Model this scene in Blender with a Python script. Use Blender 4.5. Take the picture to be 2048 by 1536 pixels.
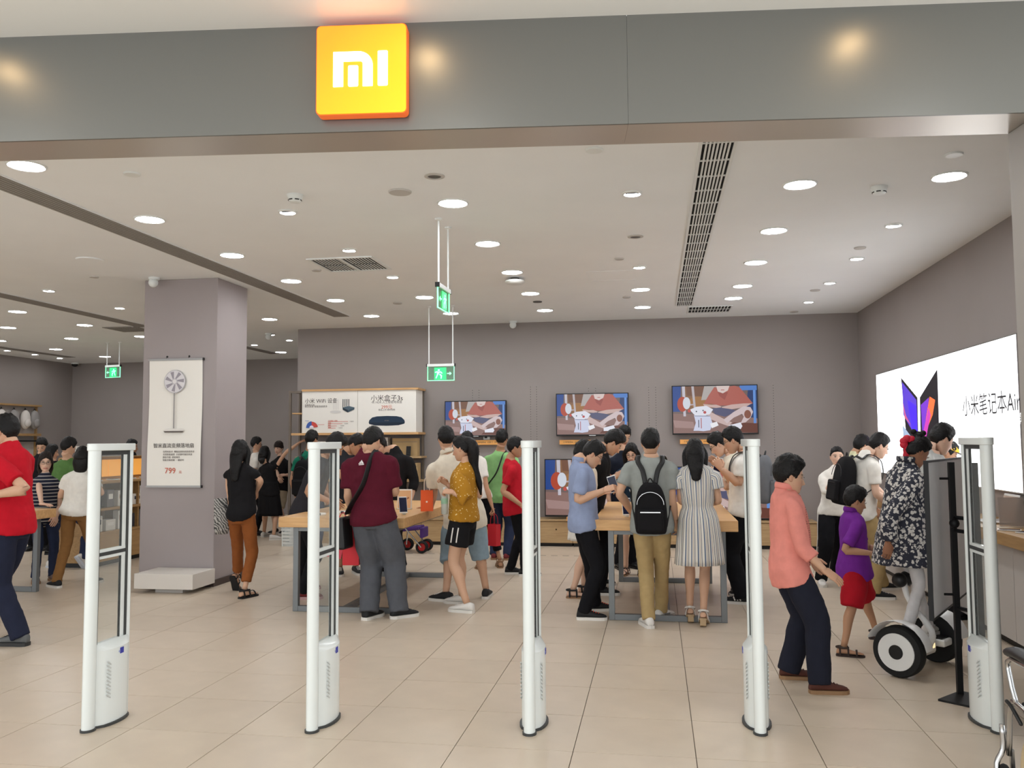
import bpy, bmesh, math, random
import numpy as np
from mathutils import Vector, Matrix

# ------------------------------------------------------------------ clear
for o in list(bpy.data.objects):
    bpy.data.objects.remove(o)
SC = bpy.context.scene
COL = SC.collection
random.seed(7)
RNG = np.random.default_rng(7)

# ------------------------------------------------------------------ camera
FPX, CAMZ = 1716.0, 1.55
def _rot(yaw, pitch, roll):
    yaw, pitch, roll = map(math.radians, (yaw, pitch, roll))
    f0 = np.array([-math.sin(yaw), math.cos(yaw), 0]); r0 = np.array([math.cos(yaw), math.sin(yaw), 0]); u0 = np.array([0, 0, 1.0])
    fw = f0 * math.cos(pitch) + u0 * math.sin(pitch); up = u0 * math.cos(pitch) - f0 * math.sin(pitch)
    r = r0 * math.cos(roll) + up * math.sin(roll); u = up * math.cos(roll) - r0 * math.sin(roll)
    return r, u, fw
RX, RU, RF = _rot(9.47, 3.78, -0.398)
CAM = np.array([0, 0, CAMZ])
cam_data = bpy.data.cameras.new('camera')
cam_data.sensor_fit = 'HORIZONTAL'; cam_data.sensor_width = 36.0; cam_data.lens = FPX / 2048 * 36
cam_data.clip_start = 0.05; cam_data.clip_end = 100
cam = bpy.data.objects.new('camera', cam_data); COL.objects.link(cam)
m = Matrix.Identity(4)
for i in range(3):
    m[i][0], m[i][1], m[i][2], m[i][3] = RX[i], RU[i], -RF[i], CAM[i]
cam.matrix_world = m
SC.camera = cam

def ray(x, y):
    return RF + RX * ((x - 1024) / FPX) - RU * ((y - 768) / FPX)
def FL(x, y, z=0.0):                 # point of the photograph on the horizontal plane z
    d = ray(x, y); return CAM + d * (z - CAMZ) / d[2]
def PL(x, y, Y):                     # point of the photograph at room depth Y
    d = ray(x, y); return CAM + d * Y / d[1]
def PX(p):
    c = np.asarray(p, float) - CAM; z = c @ RF
    return 1024 + FPX * (c @ RX) / z, 768 - FPX * (c @ RU) / z

# ------------------------------------------------------------------ world and exposure
w = bpy.data.worlds.new('mall_light'); SC.world = w; w.use_nodes = True
w.node_tree.nodes['Background'].inputs[0].default_value = (0.93, 0.97, 1.0, 1)
w.node_tree.nodes['Background'].inputs[1].default_value = 2.6
SC.view_settings.view_transform = 'Standard'; SC.view_settings.look = 'None'
SC.view_settings.gamma = 1.0; SC.view_settings.use_curve_mapping = False
SC.view_settings.exposure = 0.0
SC.cycles.adaptive_threshold = 0.02; SC.cycles.max_bounces = 6; SC.cycles.diffuse_bounces = 3; SC.cycles.glossy_bounces = 2; SC.cycles.transparent_max_bounces = 16; SC.cycles.caustics_reflective = False; SC.cycles.caustics_refractive = False
LAMP_STRENGTH = 81.0      # emission of the big ceiling downlights
SPOT_STRENGTH = 110.0
LAMP_COLOR = (1.0, 0.93, 0.83)

# ------------------------------------------------------------------ materials
MATS = {}
def s2l(c):
    return tuple(((v / 255) / 12.92 if v / 255 <= .04045 else ((v / 255 + .055) / 1.055) ** 2.4) for v in c)
def mat(name, col=(200, 200, 200), rough=.6, metal=0.0, spec=.5, emit=None, estr=0.0, bump=0.0, bscale=200.0, var=0.0, vscale=6.0,
        alpha=1.0, trans=0.0, sheen=0.0, attr=None, clear=0.0, obrand=0.0, ior=1.45):
    if name in MATS: return MATS[name]
    M = bpy.data.materials.new(name); M.use_nodes = True
    nt = M.node_tree; b = nt.nodes['Principled BSDF']
    c = s2l(col)
    b.inputs['Base Color'].default_value = (*c, 1); b.inputs['Roughness'].default_value = rough
    b.inputs['Metallic'].default_value = metal; b.inputs['Specular IOR Level'].default_value = spec
    b.inputs['Alpha'].default_value = alpha; b.inputs['Transmission Weight'].default_value = trans
    b.inputs['Sheen Weight'].default_value = sheen; b.inputs['Coat Weight'].default_value = clear; b.inputs['IOR'].default_value = ior
    if emit is not None:
        b.inputs['Emission Color'].default_value = (*s2l(emit), 1); b.inputs['Emission Strength'].default_value = estr
    src = None
    if attr:
        a = nt.nodes.new('ShaderNodeAttribute'); a.attribute_name = attr; src = a.outputs['Color']
        nt.links.new(src, b.inputs['Base Color'])
        if emit is not None: nt.links.new(src, b.inputs['Emission Color'])
    tc = nt.nodes.new('ShaderNodeTexCoord')
    if var or obrand:
        mix = nt.nodes.new('ShaderNodeHueSaturation')
        if src: nt.links.new(src, mix.inputs['Color'])
        else: mix.inputs['Color'].default_value = (*c, 1)
        n = nt.nodes.new('ShaderNodeTexNoise'); n.inputs['Scale'].default_value = vscale; n.inputs['Detail'].default_value = 5
        nt.links.new(tc.outputs['Object'], n.inputs['Vector'])
        mr = nt.nodes.new('ShaderNodeMapRange'); mr.inputs[1].default_value = .3; mr.inputs[2].default_value = .7
        mr.inputs[3].default_value = 1 - var; mr.inputs[4].default_value = 1 + var
        nt.links.new(n.outputs[0], mr.inputs[0]); out = mr.outputs[0]
        if obrand:
            oi = nt.nodes.new('ShaderNodeObjectInfo'); m2 = nt.nodes.new('ShaderNodeMapRange')
            m2.inputs[3].default_value = 1 - obrand; m2.inputs[4].default_value = 1 + obrand
            nt.links.new(oi.outputs['Random'], m2.inputs[0])
            mu = nt.nodes.new('ShaderNodeMath'); mu.operation = 'MULTIPLY'
            nt.links.new(out, mu.inputs[0]); nt.links.new(m2.outputs[0], mu.inputs[1]); out = mu.outputs[0]
        nt.links.new(out, mix.inputs['Value']); nt.links.new(mix.outputs[0], b.inputs['Base Color'])
    if bump:
        n = nt.nodes.new('ShaderNodeTexNoise'); n.inputs['Scale'].default_value = bscale; n.inputs['Detail'].default_value = 4
        nt.links.new(tc.outputs['Object'], n.inputs['Vector'])
        bp = nt.nodes.new('ShaderNodeBump'); bp.inputs['Strength'].default_value = bump; bp.inputs['Distance'].default_value = .01
        nt.links.new(n.outputs[0], bp.inputs['Height']); nt.links.new(bp.outputs[0], b.inputs['Normal'])
    MATS[name] = M
    return M
def wood(name, col, dark, scale=(1.2, 14, 14), rough=.45):
    M = mat(name, col, rough); nt = M.node_tree; b = nt.nodes['Principled BSDF']
    tc = nt.nodes.new('ShaderNodeTexCoord'); mp = nt.nodes.new('ShaderNodeMapping'); mp.inputs['Scale'].default_value = scale
    n = nt.nodes.new('ShaderNodeTexNoise'); n.inputs['Scale'].default_value = 3; n.inputs['Detail'].default_value = 8; n.inputs['Distortion'].default_value = .6
    r = nt.nodes.new('ShaderNodeValToRGB'); r.color_ramp.elements[0].color = (*s2l(dark), 1); r.color_ramp.elements[1].color = (*s2l(col), 1)
    r.color_ramp.elements[0].position = .3; r.color_ramp.elements[1].position = .65
    nt.links.new(tc.outputs['Object'], mp.inputs[0]); nt.links.new(mp.outputs[0], n.inputs['Vector'])
    nt.links.new(n.outputs[0], r.inputs[0]); nt.links.new(r.outputs[0], b.inputs['Base Color'])
    return M
def clear_panel(name, tint=(250, 252, 251), mixf=.93):
    M = bpy.data.materials.new(name); M.use_nodes = True; nt = M.node_tree
    b = nt.nodes['Principled BSDF']; b.inputs['Base Color'].default_value = (*s2l(tint), 1); b.inputs['Roughness'].default_value = .06
    t = nt.nodes.new('ShaderNodeBsdfTransparent'); t.inputs[0].default_value = (*s2l(tint), 1)
    mx = nt.nodes.new('ShaderNodeMixShader'); mx.inputs[0].default_value = mixf
    nt.links.new(b.outputs[0], mx.inputs[1]); nt.links.new(t.outputs[0], mx.inputs[2])
    nt.links.new(mx.outputs[0], nt.nodes['Material Output'].inputs[0]); MATS[name] = M
    return M

m_ceiling = mat('ceiling_paint', (242, 245, 246), .9, spec=.2, var=.015, vscale=1.5)
m_mall_ceiling = mat('mall_ceiling_gloss_paint', (240, 241, 238), .18, spec=.5)
m_wall = mat('mauve_grey_wall_paint', (150, 142, 139), .85, spec=.2, var=.03, vscale=1.2, bump=.03, bscale=300)
m_column = mat('column_paint', (162, 153, 152), .8, spec=.25, var=.02, vscale=2, bump=.03, bscale=300)
m_tile = mat('beige_porcelain_tile', (208, 192, 172), .32, spec=.4, var=.035, vscale=5, obrand=.025, bump=.015, bscale=60)
m_grout = mat('grey_grout', (118, 106, 95), .9)
m_fascia = mat('satin_grey_fascia_metal', (120, 120, 116), .34, metal=.6, bump=.008, bscale=400)
m_soffit = mat('brushed_soffit_metal', (196, 190, 182), .3, metal=.6)
m_white = mat('white_plastic', (232, 236, 234), .35)
m_gate = mat('glossy_white_gate_plastic', (226, 231, 229), .22)
m_gasket = mat('dark_grey_gasket', (58, 60, 60), .5)
m_black = mat('black_plastic', (20, 20, 21), .45)
m_blackmetal = mat('black_powder_coat_metal', (24, 24, 26), .5, metal=.3)
m_steel = mat('grey_steel_table_frame', (118, 122, 124), .4, metal=.35)
m_silver = mat('silver_metal', (190, 190, 190), .25, metal=1)
m_oak = wood('light_oak', (216, 172, 118), (196, 150, 98))
m_oak2 = wood('cabinet_oak', (190, 160, 118), (172, 142, 102), scale=(1.2, 14, 14))
m_oakdim = wood('counter_oak', (176, 140, 92), (158, 122, 78), scale=(14, 1.2, 14))
m_clear = clear_panel('clear_acrylic')
m_lamp = mat('lit_downlight_diffuser', (255, 255, 255), .5, emit=(250, 252, 255), estr=LAMP_STRENGTH)
m_spotlit = mat('lit_spotlight_bulb', (255, 255, 255), .5, emit=(252, 252, 252), estr=SPOT_STRENGTH)
m_slot = mat('dark_grey_slot_diffuser', (146, 142, 137), .7)
m_slotblack = mat('slot_black', (14, 14, 14), .9)
m_paper = mat('white_card', (238, 234, 226), .7)
m_baseboard = mat('dark_brown_baseboard', (70, 58, 55), .5)

# ------------------------------------------------------------------ geometry helpers
class MB:
    def __init__(s):
        s.v = []; s.f = []; s.mi = []; s.c = []; s.uv = []
    def add(s, v, f, mi=0, col=(1, 1, 1), uv=None):
        n = len(s.v); v = [tuple(float(k) for k in p) for p in v]
        s.v += v; s.f += [tuple(i + n for i in q) for q in f]; s.mi += [mi] * len(f)
        if isinstance(col, np.ndarray) and col.ndim == 2: s.c += [tuple(k) for k in col]
        else: s.c += [tuple(col)] * len(v)
        s.uv += list(uv) if uv is not None else [(0, 0)] * len(v)
        return s
    def box(s, c, d, mi=0, rz=0.0, col=(1, 1, 1), R=None):
        x, y, z = d[0] / 2, d[1] / 2, d[2] / 2
        P = np.array([(-x, -y, -z), (x, -y, -z), (x, y, -z), (-x, y, -z), (-x, -y, z), (x, -y, z), (x, y, z), (-x, y, z)])
        if rz: ca, sa = math.cos(rz), math.sin(rz); P = P @ np.array([[ca, sa, 0], [-sa, ca, 0], [0, 0, 1]])
        if R is not None: P = P @ np.asarray(R).T
        return s.add(P + np.asarray(c, float), [(0, 3, 2, 1), (4, 5, 6, 7), (0, 1, 5, 4), (1, 2, 6, 5), (2, 3, 7, 6), (3, 0, 4, 7)], mi, col)
    def bb(s, x0, x1, y0, y1, z0, z1, mi=0, col=(1, 1, 1)):
        return s.box(((x0 + x1) / 2, (y0 + y1) / 2, (z0 + z1) / 2), (x1 - x0, y1 - y0, z1 - z0), mi, col=col)
    def tube(s, pts, rad, n=10, mi=0, ref=None, sub=1, cap=True, col=(1, 1, 1), closed=False, round_end=False):
        v, f = tube(pts, rad, n, ref, sub, cap, closed, round_end); return s.add(v, f, mi, col)
    def prism(s, outline, O, U, V, N, t, mi=0, col=(1, 1, 1)):   # outline in the (U, V) plane through O, thickness t along N
        O, U, V, N = (np.asarray(k, float) for k in (O, U, V, N)); n = len(outline)
        A = [O + U * a + V * b for a, b in outline]; B = [p + N * t for p in A]
        return s.add(A + B, [tuple(range(n - 1, -1, -1)), tuple(range(n, 2 * n))] + [(i, (i + 1) % n, n + (i + 1) % n, n + i) for i in range(n)], mi, col)
    def cyl(s, c, r, h, n=24, mi=0, r2=None, col=(1, 1, 1), axis='z'):
        r2 = r if r2 is None else r2; a = np.linspace(0, 2 * math.pi, n, endpoint=False)
        ring = lambda rr, hh: np.stack([np.cos(a) * rr, np.sin(a) * rr, np.full(n, hh)], 1)
        P = np.concatenate([ring(r, 0), ring(r2, h)])
        if axis == 'y': P = P[:, [0, 2, 1]] * (1, 1, -1)
        if axis == 'x': P = P[:, [2, 0, 1]]
        return s.add(P + np.asarray(c, float), [tuple(range(n - 1, -1, -1)), tuple(range(n, 2 * n))] + [(i, (i + 1) % n, n + (i + 1) % n, n + i) for i in range(n)], mi, col)
    def lathe(s, prof, c=(0, 0, 0), n=24, mi=0, axis='z', col=(1, 1, 1)):
        a = np.linspace(0, 2 * math.pi, n, endpoint=False); P = []
        for r, h in prof: P += [(math.cos(t) * r, math.sin(t) * r, h) for t in a]
        P = np.array(P); m = len(prof)
        if axis == 'y': P = P[:, [0, 2, 1]] * (1, 1, -1)
        if axis == 'x': P = P[:, [2, 0, 1]]
        F = [(k * n + i, k * n + (i + 1) % n, (k + 1) * n + (i + 1) % n, (k + 1) * n + i) for k in range(m - 1) for i in range(n)]
        F += [tuple(range(n - 1, -1, -1)), tuple(range((m - 1) * n, m * n))]
        return s.add(P + np.asarray(c, float), F, mi, col)
    def ell(s, c, r, n=12, k=8, mi=0, col=(1, 1, 1), R=None):
        P = [(0, 0, -1)]
        for j in range(1, k):
            ph = -math.pi / 2 + math.pi * j / k
            P += [(math.cos(ph) * math.cos(t), math.cos(ph) * math.sin(t), math.sin(ph)) for t in np.linspace(0, 2 * math.pi, n, endpoint=False)]
        P.append((0, 0, 1)); P = np.array(P) * np.asarray(r)
        if R is not None: P = P @ np.asarray(R).T
        F = [(0, 1 + (i + 1) % n, 1 + i) for i in range(n)]
        F += [(1 + j * n + i, 1 + j * n + (i + 1) % n, 1 + (j + 1) * n + (i + 1) % n, 1 + (j + 1) * n + i) for j in range(k - 2) for i in range(n)]
        e = len(P) - 1; F += [(e, e - n + i, e - n + (i + 1) % n) for i in range(n)]
        return s.add(P + np.asarray(c, float), F, mi, col)
    def poly(s, pts, mi=0, col=(1, 1, 1)):
        return s.add(pts, [tuple(range(len(pts)))], mi, col)
    def build(s, name, mats, parent=None, loc=(0, 0, 0), smooth=False, bevel=0.0, colattr=False, uv=False, weld=False, autos=None):
        me = bpy.data.meshes.new(name); loc = np.asarray(loc, float)
        V = np.array(s.v) - loc
        me.from_pydata(V.tolist(), [], s.f)
        if not isinstance(mats, (list, tuple)): mats = [mats]
        for q in mats: me.materials.append(q)
        if len(mats) > 1: me.polygons.foreach_set('material_index', s.mi)
        if smooth: me.polygons.foreach_set('use_smooth', [True] * len(s.f))
        if colattr:
            at = me.color_attributes.new('Col', 'FLOAT_COLOR', 'POINT')
            at.data.foreach_set('color', np.hstack([np.array(s.c, float), np.ones((len(s.c), 1))]).ravel())
        if uv:
            ul = me.uv_layers.new(name='UVMap'); li = np.zeros(len(me.loops), int); me.loops.foreach_get('vertex_index', li)
            ul.data.foreach_set('uv', np.array(s.uv, float)[li].ravel())
        me.update()
        o = bpy.data.objects.new(name, me); COL.objects.link(o)
        if parent is not None:
            o.parent = parent; o.location = loc - world_loc(parent)
        else: o.location = loc
        if bevel:
            b = o.modifiers.new('bevel', 'BEVEL'); b.width = bevel; b.segments = 2; b.limit_method = 'ANGLE'
        if autos is not None:
            for p in me.polygons: p.use_smooth = True
            me.set_sharp_from_angle(angle=math.radians(autos))
        return o
def world_loc(o):
    p = np.array(o.location, float)
    while o.parent is not None: o = o.parent; p = p + np.array(o.location)
    return p
def unit(v): v = np.asarray(v, float); n = np.linalg.norm(v); return v / n if n > 1e-9 else v
def catmull(P, sub):
    P = np.asarray(P, float)
    if sub <= 1 or len(P) < 3: return P
    Q = np.vstack([2 * P[0] - P[1], P, 2 * P[-1] - P[-2]]); out = []
    for i in range(1, len(Q) - 2):
        p0, p1, p2, p3 = Q[i - 1:i + 3]
        for k in range(sub):
            t = k / sub
            out.append(.5 * (2 * p1 + (p2 - p0) * t + (2 * p0 - 5 * p1 + 4 * p2 - p3) * t * t + (3 * p1 - p0 - 3 * p2 + p3) * t ** 3))
    out.append(P[-1]); return np.array(out)
def tube(pts, rad, n=10, ref=None, sub=1, cap=True, closed=False, round_end=False):
    pts = np.asarray(pts, float); rad = np.asarray(rad, float)
    if rad.ndim == 0: rad = np.full((len(pts), 2), float(rad))
    if rad.ndim == 1: rad = np.stack([rad, rad], 1)
    both = catmull(np.hstack([pts, rad]), sub); pts, rad = both[:, :3], np.maximum(both[:, 3:], 1e-4)
    if round_end:
        t0 = unit(pts[0] - pts[1]); t1 = unit(pts[-1] - pts[-2]); r0, r1 = rad[0], rad[-1]
        A = [(pts[0] + t0 * r0.mean() * k, r0 * q) for k, q in ((.95, .3), (.75, .65), (.4, .92))]
        B = [(pts[-1] + t1 * r1.mean() * k, r1 * q) for k, q in ((.4, .92), (.75, .65), (.95, .3))]
        pts = np.vstack([[a for a, _ in A], pts, [b for b, _ in B]]); rad = np.vstack([[a for _, a in A], rad, [b for _, b in B]])
    m = len(pts)
    if closed: T = np.roll(pts, -1, 0) - np.roll(pts, 1, 0)
    else: T = np.gradient(pts, axis=0)
    T = T / np.maximum(np.linalg.norm(T, axis=1, keepdims=True), 1e-9)
    if ref is None: ref = np.array([1, 0, 0]) if abs(T[0][0]) < .8 else np.array([0, 1, 0])
    refs = np.asarray(ref, float); a = unit(refs - T[0] * (refs @ T[0])); V = []
    ang = np.linspace(0, 2 * math.pi, n, endpoint=False)
    for k in range(m):
        a = unit(a - T[k] * (a @ T[k])); b = np.cross(T[k], a)
        V.append(pts[k] + np.outer(np.cos(ang) * rad[k][0], a) + np.outer(np.sin(ang) * rad[k][1], b))
    V = np.vstack(V)
    F = [(k * n + i, k * n + (i + 1) % n, ((k + 1) % m) * n + (i + 1) % n, ((k + 1) % m) * n + i) for k in range(m if closed else m - 1) for i in range(n)]
    if cap and not closed: F += [tuple(range(n - 1, -1, -1)), tuple(range((m - 1) * n, m * n))]
    return V, F
def empty(name, loc, rz=0.0):
    o = bpy.data.objects.new(name, None); COL.objects.link(o); o.location = loc; o.rotation_euler.z = rz; o.empty_display_size = .1
    return o
def tag(o, label, cat=None, group=None, kind=None):
    if label: o['label'] = label
    if cat: o['category'] = cat
    if group: o['group'] = group
    if kind: o['kind'] = kind
    return o
def struct(o, label=None): o['kind'] = 'structure'; (label and o.__setitem__('label', label)); return o
def copy_tree(o, loc, label=None):
    c = o.copy(); COL.objects.link(c); c.location = loc
    if label: c['label'] = label
    for ch in [k for k in bpy.data.objects if k.parent == o]:
        d = ch.copy(); COL.objects.link(d); d.parent = c
        for g in [k for k in bpy.data.objects if k.parent == ch]:
            e = g.copy(); COL.objects.link(e); e.parent = d
    return c
def text(name, s, size, O, U, V, matl, parent=None, depth=.0006, align='CENTER'):
    """flat lettering in the plane (U, V) through O, as a thin mesh"""
    cu = bpy.data.curves.new(name, 'FONT'); cu.body = s; cu.size = size; cu.align_x = align; cu.align_y = 'CENTER'
    cu.extrude = depth; cu.resolution_u = 3
    t = bpy.data.objects.new(name, cu); COL.objects.link(t)
    dg = bpy.context.evaluated_depsgraph_get(); me = bpy.data.meshes.new_from_object(t.evaluated_get(dg)); bpy.data.objects.remove(t)
    o = bpy.data.objects.new(name, me); me.name = name; COL.objects.link(o); me.materials.clear(); me.materials.append(matl)
    U, V = unit(U), unit(V); N = np.cross(U, V); mm = Matrix.Identity(4)
    for i in range(3): mm[i][0], mm[i][1], mm[i][2], mm[i][3] = U[i], V[i], N[i], O[i]
    me.transform(mm)
    if parent is not None:
        me.transform(Matrix.Translation(-Vector(world_loc(parent)))); o.parent = parent
    return o
# ================================================================== the setting
CZ = 3.37            # shop ceiling
XR, XL, YB, YF = 2.915, -13.1, 13.02, 17.6
FA = math.radians(6.1); FU = np.array([math.cos(FA), math.sin(FA), 0]); FN = np.array([math.sin(FA), -math.cos(FA), 0])   # shop front: along, and out to the mall
FO = np.array([-0.631, 3.836, 0.0])                        # a point on the front face of the fascia
def front(u, n=0.0, z=0.0): return FO + FU * u + FN * n + np.array([0, 0, z])

# ---- floor: grout bed with single tiles on it
TX0, TW, TY0, TD = 0.167, 0.602, 4.38, 0.5655
fl = struct(MB().bb(-14.2, 6.0, -3.0, 18.2, -.06, -.006).build('floor', m_grout), 'beige tiled shop floor')
me_tile = bpy.data.meshes.new('tile'); g = .0022
b_ = MB().bb(g, TW - g, g, TD - g, -.010, 0.0); me_tile.from_pydata(b_.v, [], b_.f); me_tile.materials.append(m_tile)
cells = []
for i in range(-24, 10):
    for j in range(-13, 25):
        x, y = TX0 + i * TW, TY0 + j * TD
        if x < -14.2 or x + TW > 6.0 or y < -3 or y + TD > 18.2: continue
        vis = 0.0
        if y > 2.6:
            q = [PX((x + a * TW, y + b * TD, 0)) for a, b in ((0, 0), (1, 0), (1, 1), (0, 1))]
            cx = sum(k[0] for k in q) / 4; cy = sum(k[1] for k in q) / 4
            if -150 < cx < 2200 and cy < 1640 and x < XR:
                vis = abs(sum(q[k][0] * q[(k + 1) % 4][1] - q[(k + 1) % 4][0] * q[k][1] for k in range(4))) / 2
        cells.append((vis, x, y))
cells.sort(key=lambda c: -c[0])
rest = MB()
for k, (vis, x, y) in enumerate(cells):
    if k < 290 and vis > 0:
        t = bpy.data.objects.new('tile', me_tile); COL.objects.link(t); t.parent = fl; t.location = (x, y, 0)
    else: rest.bb(x + g, x + TW - g, y + g, y + TD - g, -.010, 0.0)
tag(rest.build('tile_field', m_tile, fl), None, kind='stuff')

# ---- shop walls
struct(MB().bb(-5.47, XR + .2, YB, YB + .2, 0, CZ).bb(-5.67, -5.47, YB, YF, 0, CZ).build('wall_back', m_wall), 'mauve grey back wall behind the televisions')
struct(MB().bb(XL - .2, -5.47, YF, YF + .2, 0, CZ).build('wall_far_left', m_wall), 'grey wall at the far end of the left bay')
struct(MB().bb(XL - .2, XL, 2.6, YF + .2, 0, CZ).build('wall_left', m_wall), 'grey side wall at the far left')
struct(MB().bb(XR, XR + .2, 4.55, YB + .2, 0, CZ).build('wall_right', m_wall), 'grey right side wall carrying the light box')
struct(MB().bb(-5.47, XR, YB - .012, YB, 0, .10).build('baseboard_back', m_baseboard))
struct(MB().bb(XR - .012, XR, 5.0, YB - .012, 0, .10).build('baseboard_right', m_baseboard))
# ---- column
CX0, CX1, CY0, CY1 = -5.62, -4.74, 8.72, 9.42
struct(MB().bb(CX0, CX1, CY0, CY1, .0, CZ).build('wall_column', m_column, bevel=.006), 'square grey column carrying the fan banner')
struct(MB().bb(CX0 - .012, CX1 + .012, CY0 - .012, CY1 + .012, 0, .07).build('baseboard_column', m_baseboard))

# ---- ceiling with cut-outs is one slab; slots and grilles sit in it
_a = front((XL - .2 - FO[0]) / FU[0], -.2); _b = front((XR + .2 - FO[0]) / FU[0], -.2)
ce = struct(MB().prism([(XL - .2, _a[1]), (XR + .2, _b[1]), (XR + .2, YF + .2), (XL - .2, YF + .2)], (0, 0, CZ), (1, 0, 0), (0, 1, 0), (0, 0, 1), .12).build('ceiling', m_ceiling), 'white plaster shop ceiling')
# the part of the slab in front of the fascia line is hidden above the fascia; trim it by building the fascia in front
# ---- fascia above the entrance
FH0, FH1, FT = 3.0, 3.515, .275
def fbox(mb, u0, u1, n0, n1, z0, z1, mi=0):
    P = [front(u, n, z) for z in (z0, z1) for u, n in ((u0, n1), (u1, n1), (u1, n0), (u0, n0))]
    return mb.add(P, [(0, 3, 2, 1), (4, 5, 6, 7), (0, 1, 5, 4), (1, 2, 6, 5), (2, 3, 7, 6), (3, 0, 4, 7)], mi)
fa = MB(); seams = [-9.0, -5.85, -2.63, 0.535, 3.6, 5.2]
fa_o = struct(fbox(MB(), -9.0, 5.2, -FT, -.012, FH0 + .004, FH1).build('trim_1', m_gasket), 'grey metal fascia across the shop front')
for a, b in zip(seams[:-1], seams[1:]):
    fbox(MB(), a + .0005, b - .0005, -.012, 0, FH0, FH1).build('fascia_panel', m_fascia, fa_o)
    fbox(MB(), a + .0005, b - .0005, -FT, -.012, FH0, FH0 + .004).build('soffit_panel', m_soffit, fa_o)
# side jamb at the right end of the opening
u_j = float((np.array([1.69, 4.34, 0]) - FO) @ FU)
struct(fbox(MB(), u_j, u_j + 2.6, -FT, .0, 0, FH0).build('wall_jamb', mat('jamb_panel', (168, 163, 158), .5, metal=.2), bevel=.004), 'grey jamb panel at the right end of the entrance')
# mall ceiling in front of the shop
mc = MB(); fbox(mc, -9.0, 5.2, 0.0, 7.5, FH1, FH1 + .1); struct(mc.build('ceiling_mall', m_mall_ceiling), 'glossy white mall ceiling in front of the fascia')
for u in (-6.2, -2.66, -.44, 1.66, 4.6):
    p = front(u, .36, FH1)
    t = tag(empty('mall_downlight', p), 'recessed downlight in the mall ceiling at %s' % {-6.2: 'the far left', -2.66: 'left of the orange sign', -.44: 'right of the orange sign', 1.66: 'the right end of the fascia', 4.6: 'the far right'}[u], 'downlight', 'mall downlights above the fascia')
    MB().lathe([(.062, .0), (.062, -.006), (.05, -.008), (.048, .0)], p).build('trim_ring', m_white, t, smooth=False)
    MB().cyl(p + (0, 0, -.004), .047, .003).build('diffuser', mat('lit_mall_lamp', (255, 255, 255), .5, emit=(255, 214, 160), estr=60), t)
for r_, row in ((1.9, 'first row in front of the shop'), (4.1, 'second row in front of the shop'), (6.3, 'third row in front of the shop')):  # rows of unseen lamps, added to brighten the shop front
    for u in (-6.5, -3.5, -.5, 2.5):
        p = front(u, r_, FH1)
        t = tag(empty('added_mall_lamp', p), 'added unseen round fill lamp, ' + row, 'downlight', 'added fill lamps ' + row)
        MB().lathe([(.135, 0), (.135, -.006), (.122, -.010), (.115, -.006), (.115, 0)], p, n=28).build('trim_ring', m_white, t)
        MB().cyl(p + (0, 0, -.006), .115, .004, n=28).build('diffuser', mat('lit_added_mall_lamp', (255, 255, 255), .5, emit=(246, 250, 255), estr=60), t)

# ---- ceiling slots and grilles (things fixed in the ceiling)
def slot(x0, x1, y0, y1, n, label):
    t = tag(empty('linear_diffuser', ((x0 + x1) / 2, (y0 + y1) / 2, CZ)), label, 'air diffuser', 'linear air slots')
    MB().bb(x0, x1, y0, y1, CZ - .002, CZ).build('backing', m_slotblack, t)
    wd = (x1 - x0) / n
    for k in range(n): MB().bb(x0 + wd * k + wd * .12, x0 + wd * (k + 1) - wd * .12, y0 + .01, y1 - .01, CZ - .012, CZ - .002).build('slat', m_slot, t)
    fr = MB().bb(x0 - .014, x0, y0 - .014, y1 + .014, CZ - .008, CZ).bb(x1, x1 + .014, y0 - .014, y1 + .014, CZ - .008, CZ).bb(x0, x1, y0 - .014, y0, CZ - .008, CZ).bb(x0, x1, y1, y1 + .014, CZ - .008, CZ)
    fr.build('frame', m_ceiling, t)
slot(-4.58, -4.34, 4.3, 11.78, 7, 'long grey air slot running past the column')
slot(-7.96, -7.72, 6.5, 12.2, 5, 'long grey air slot left of the column')
slot(-12.2, -11.98, 10.5, 16.2, 4, 'long grey air slot near the far left wall')
slot(-7.78, -7.58, 13.6, 16.5, 4, 'short grey air slot seen between column and back wall')
def grille(x0, x1, y0, y1, nx, step, label, w=.012, group='bar grilles'):
    t = tag(empty('bar_grille', ((x0 + x1) / 2, (y0 + y1) / 2, CZ)), label, 'air grille', group)
    MB().bb(x0, x1, y0, y1, CZ - .002, CZ).build('backing', m_slotblack, t)
    for k in range(nx):
        x = x0 + (x1 - x0) * (k + 1) / (nx + 1); MB().bb(x - w / 2, x + w / 2, y0, y1, CZ - .014, CZ - .004).build('bar', m_white, t)
    n = max(2, round((y1 - y0) / step))
    for k in range(n + 1):
        y = y0 + (y1 - y0) * k / n; MB().bb(x0, x1, y - .008, y + .008, CZ - .010, CZ - .002).build('cross_bar', m_white, t)
    MB().bb(x0 - .02, x0, y0 - .02, y1 + .02, CZ - .012, CZ).bb(x1, x1 + .02, y0 - .02, y1 + .02, CZ - .012, CZ).bb(x0, x1, y0 - .02, y0, CZ - .012, CZ).bb(x0, x1, y1, y1 + .02, CZ - .012, CZ).build('frame', m_white, t)
grille(.315, .505, 4.6, 11.77, 7, .34, 'long black and white bar grille in the right ceiling')
grille(.49, 1.05, 11.93, 12.48, 12, .27, 'short bar grille near the back wall')
t = tag(empty('square_grille', (-3.06, 8.31, CZ)), 'square four panel vent grille in the ceiling left of the exit sign', 'air grille')
MB().bb(-3.38, -2.74, 8.0, 8.62, CZ - .002, CZ).build('backing', m_slotblack, t)
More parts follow.
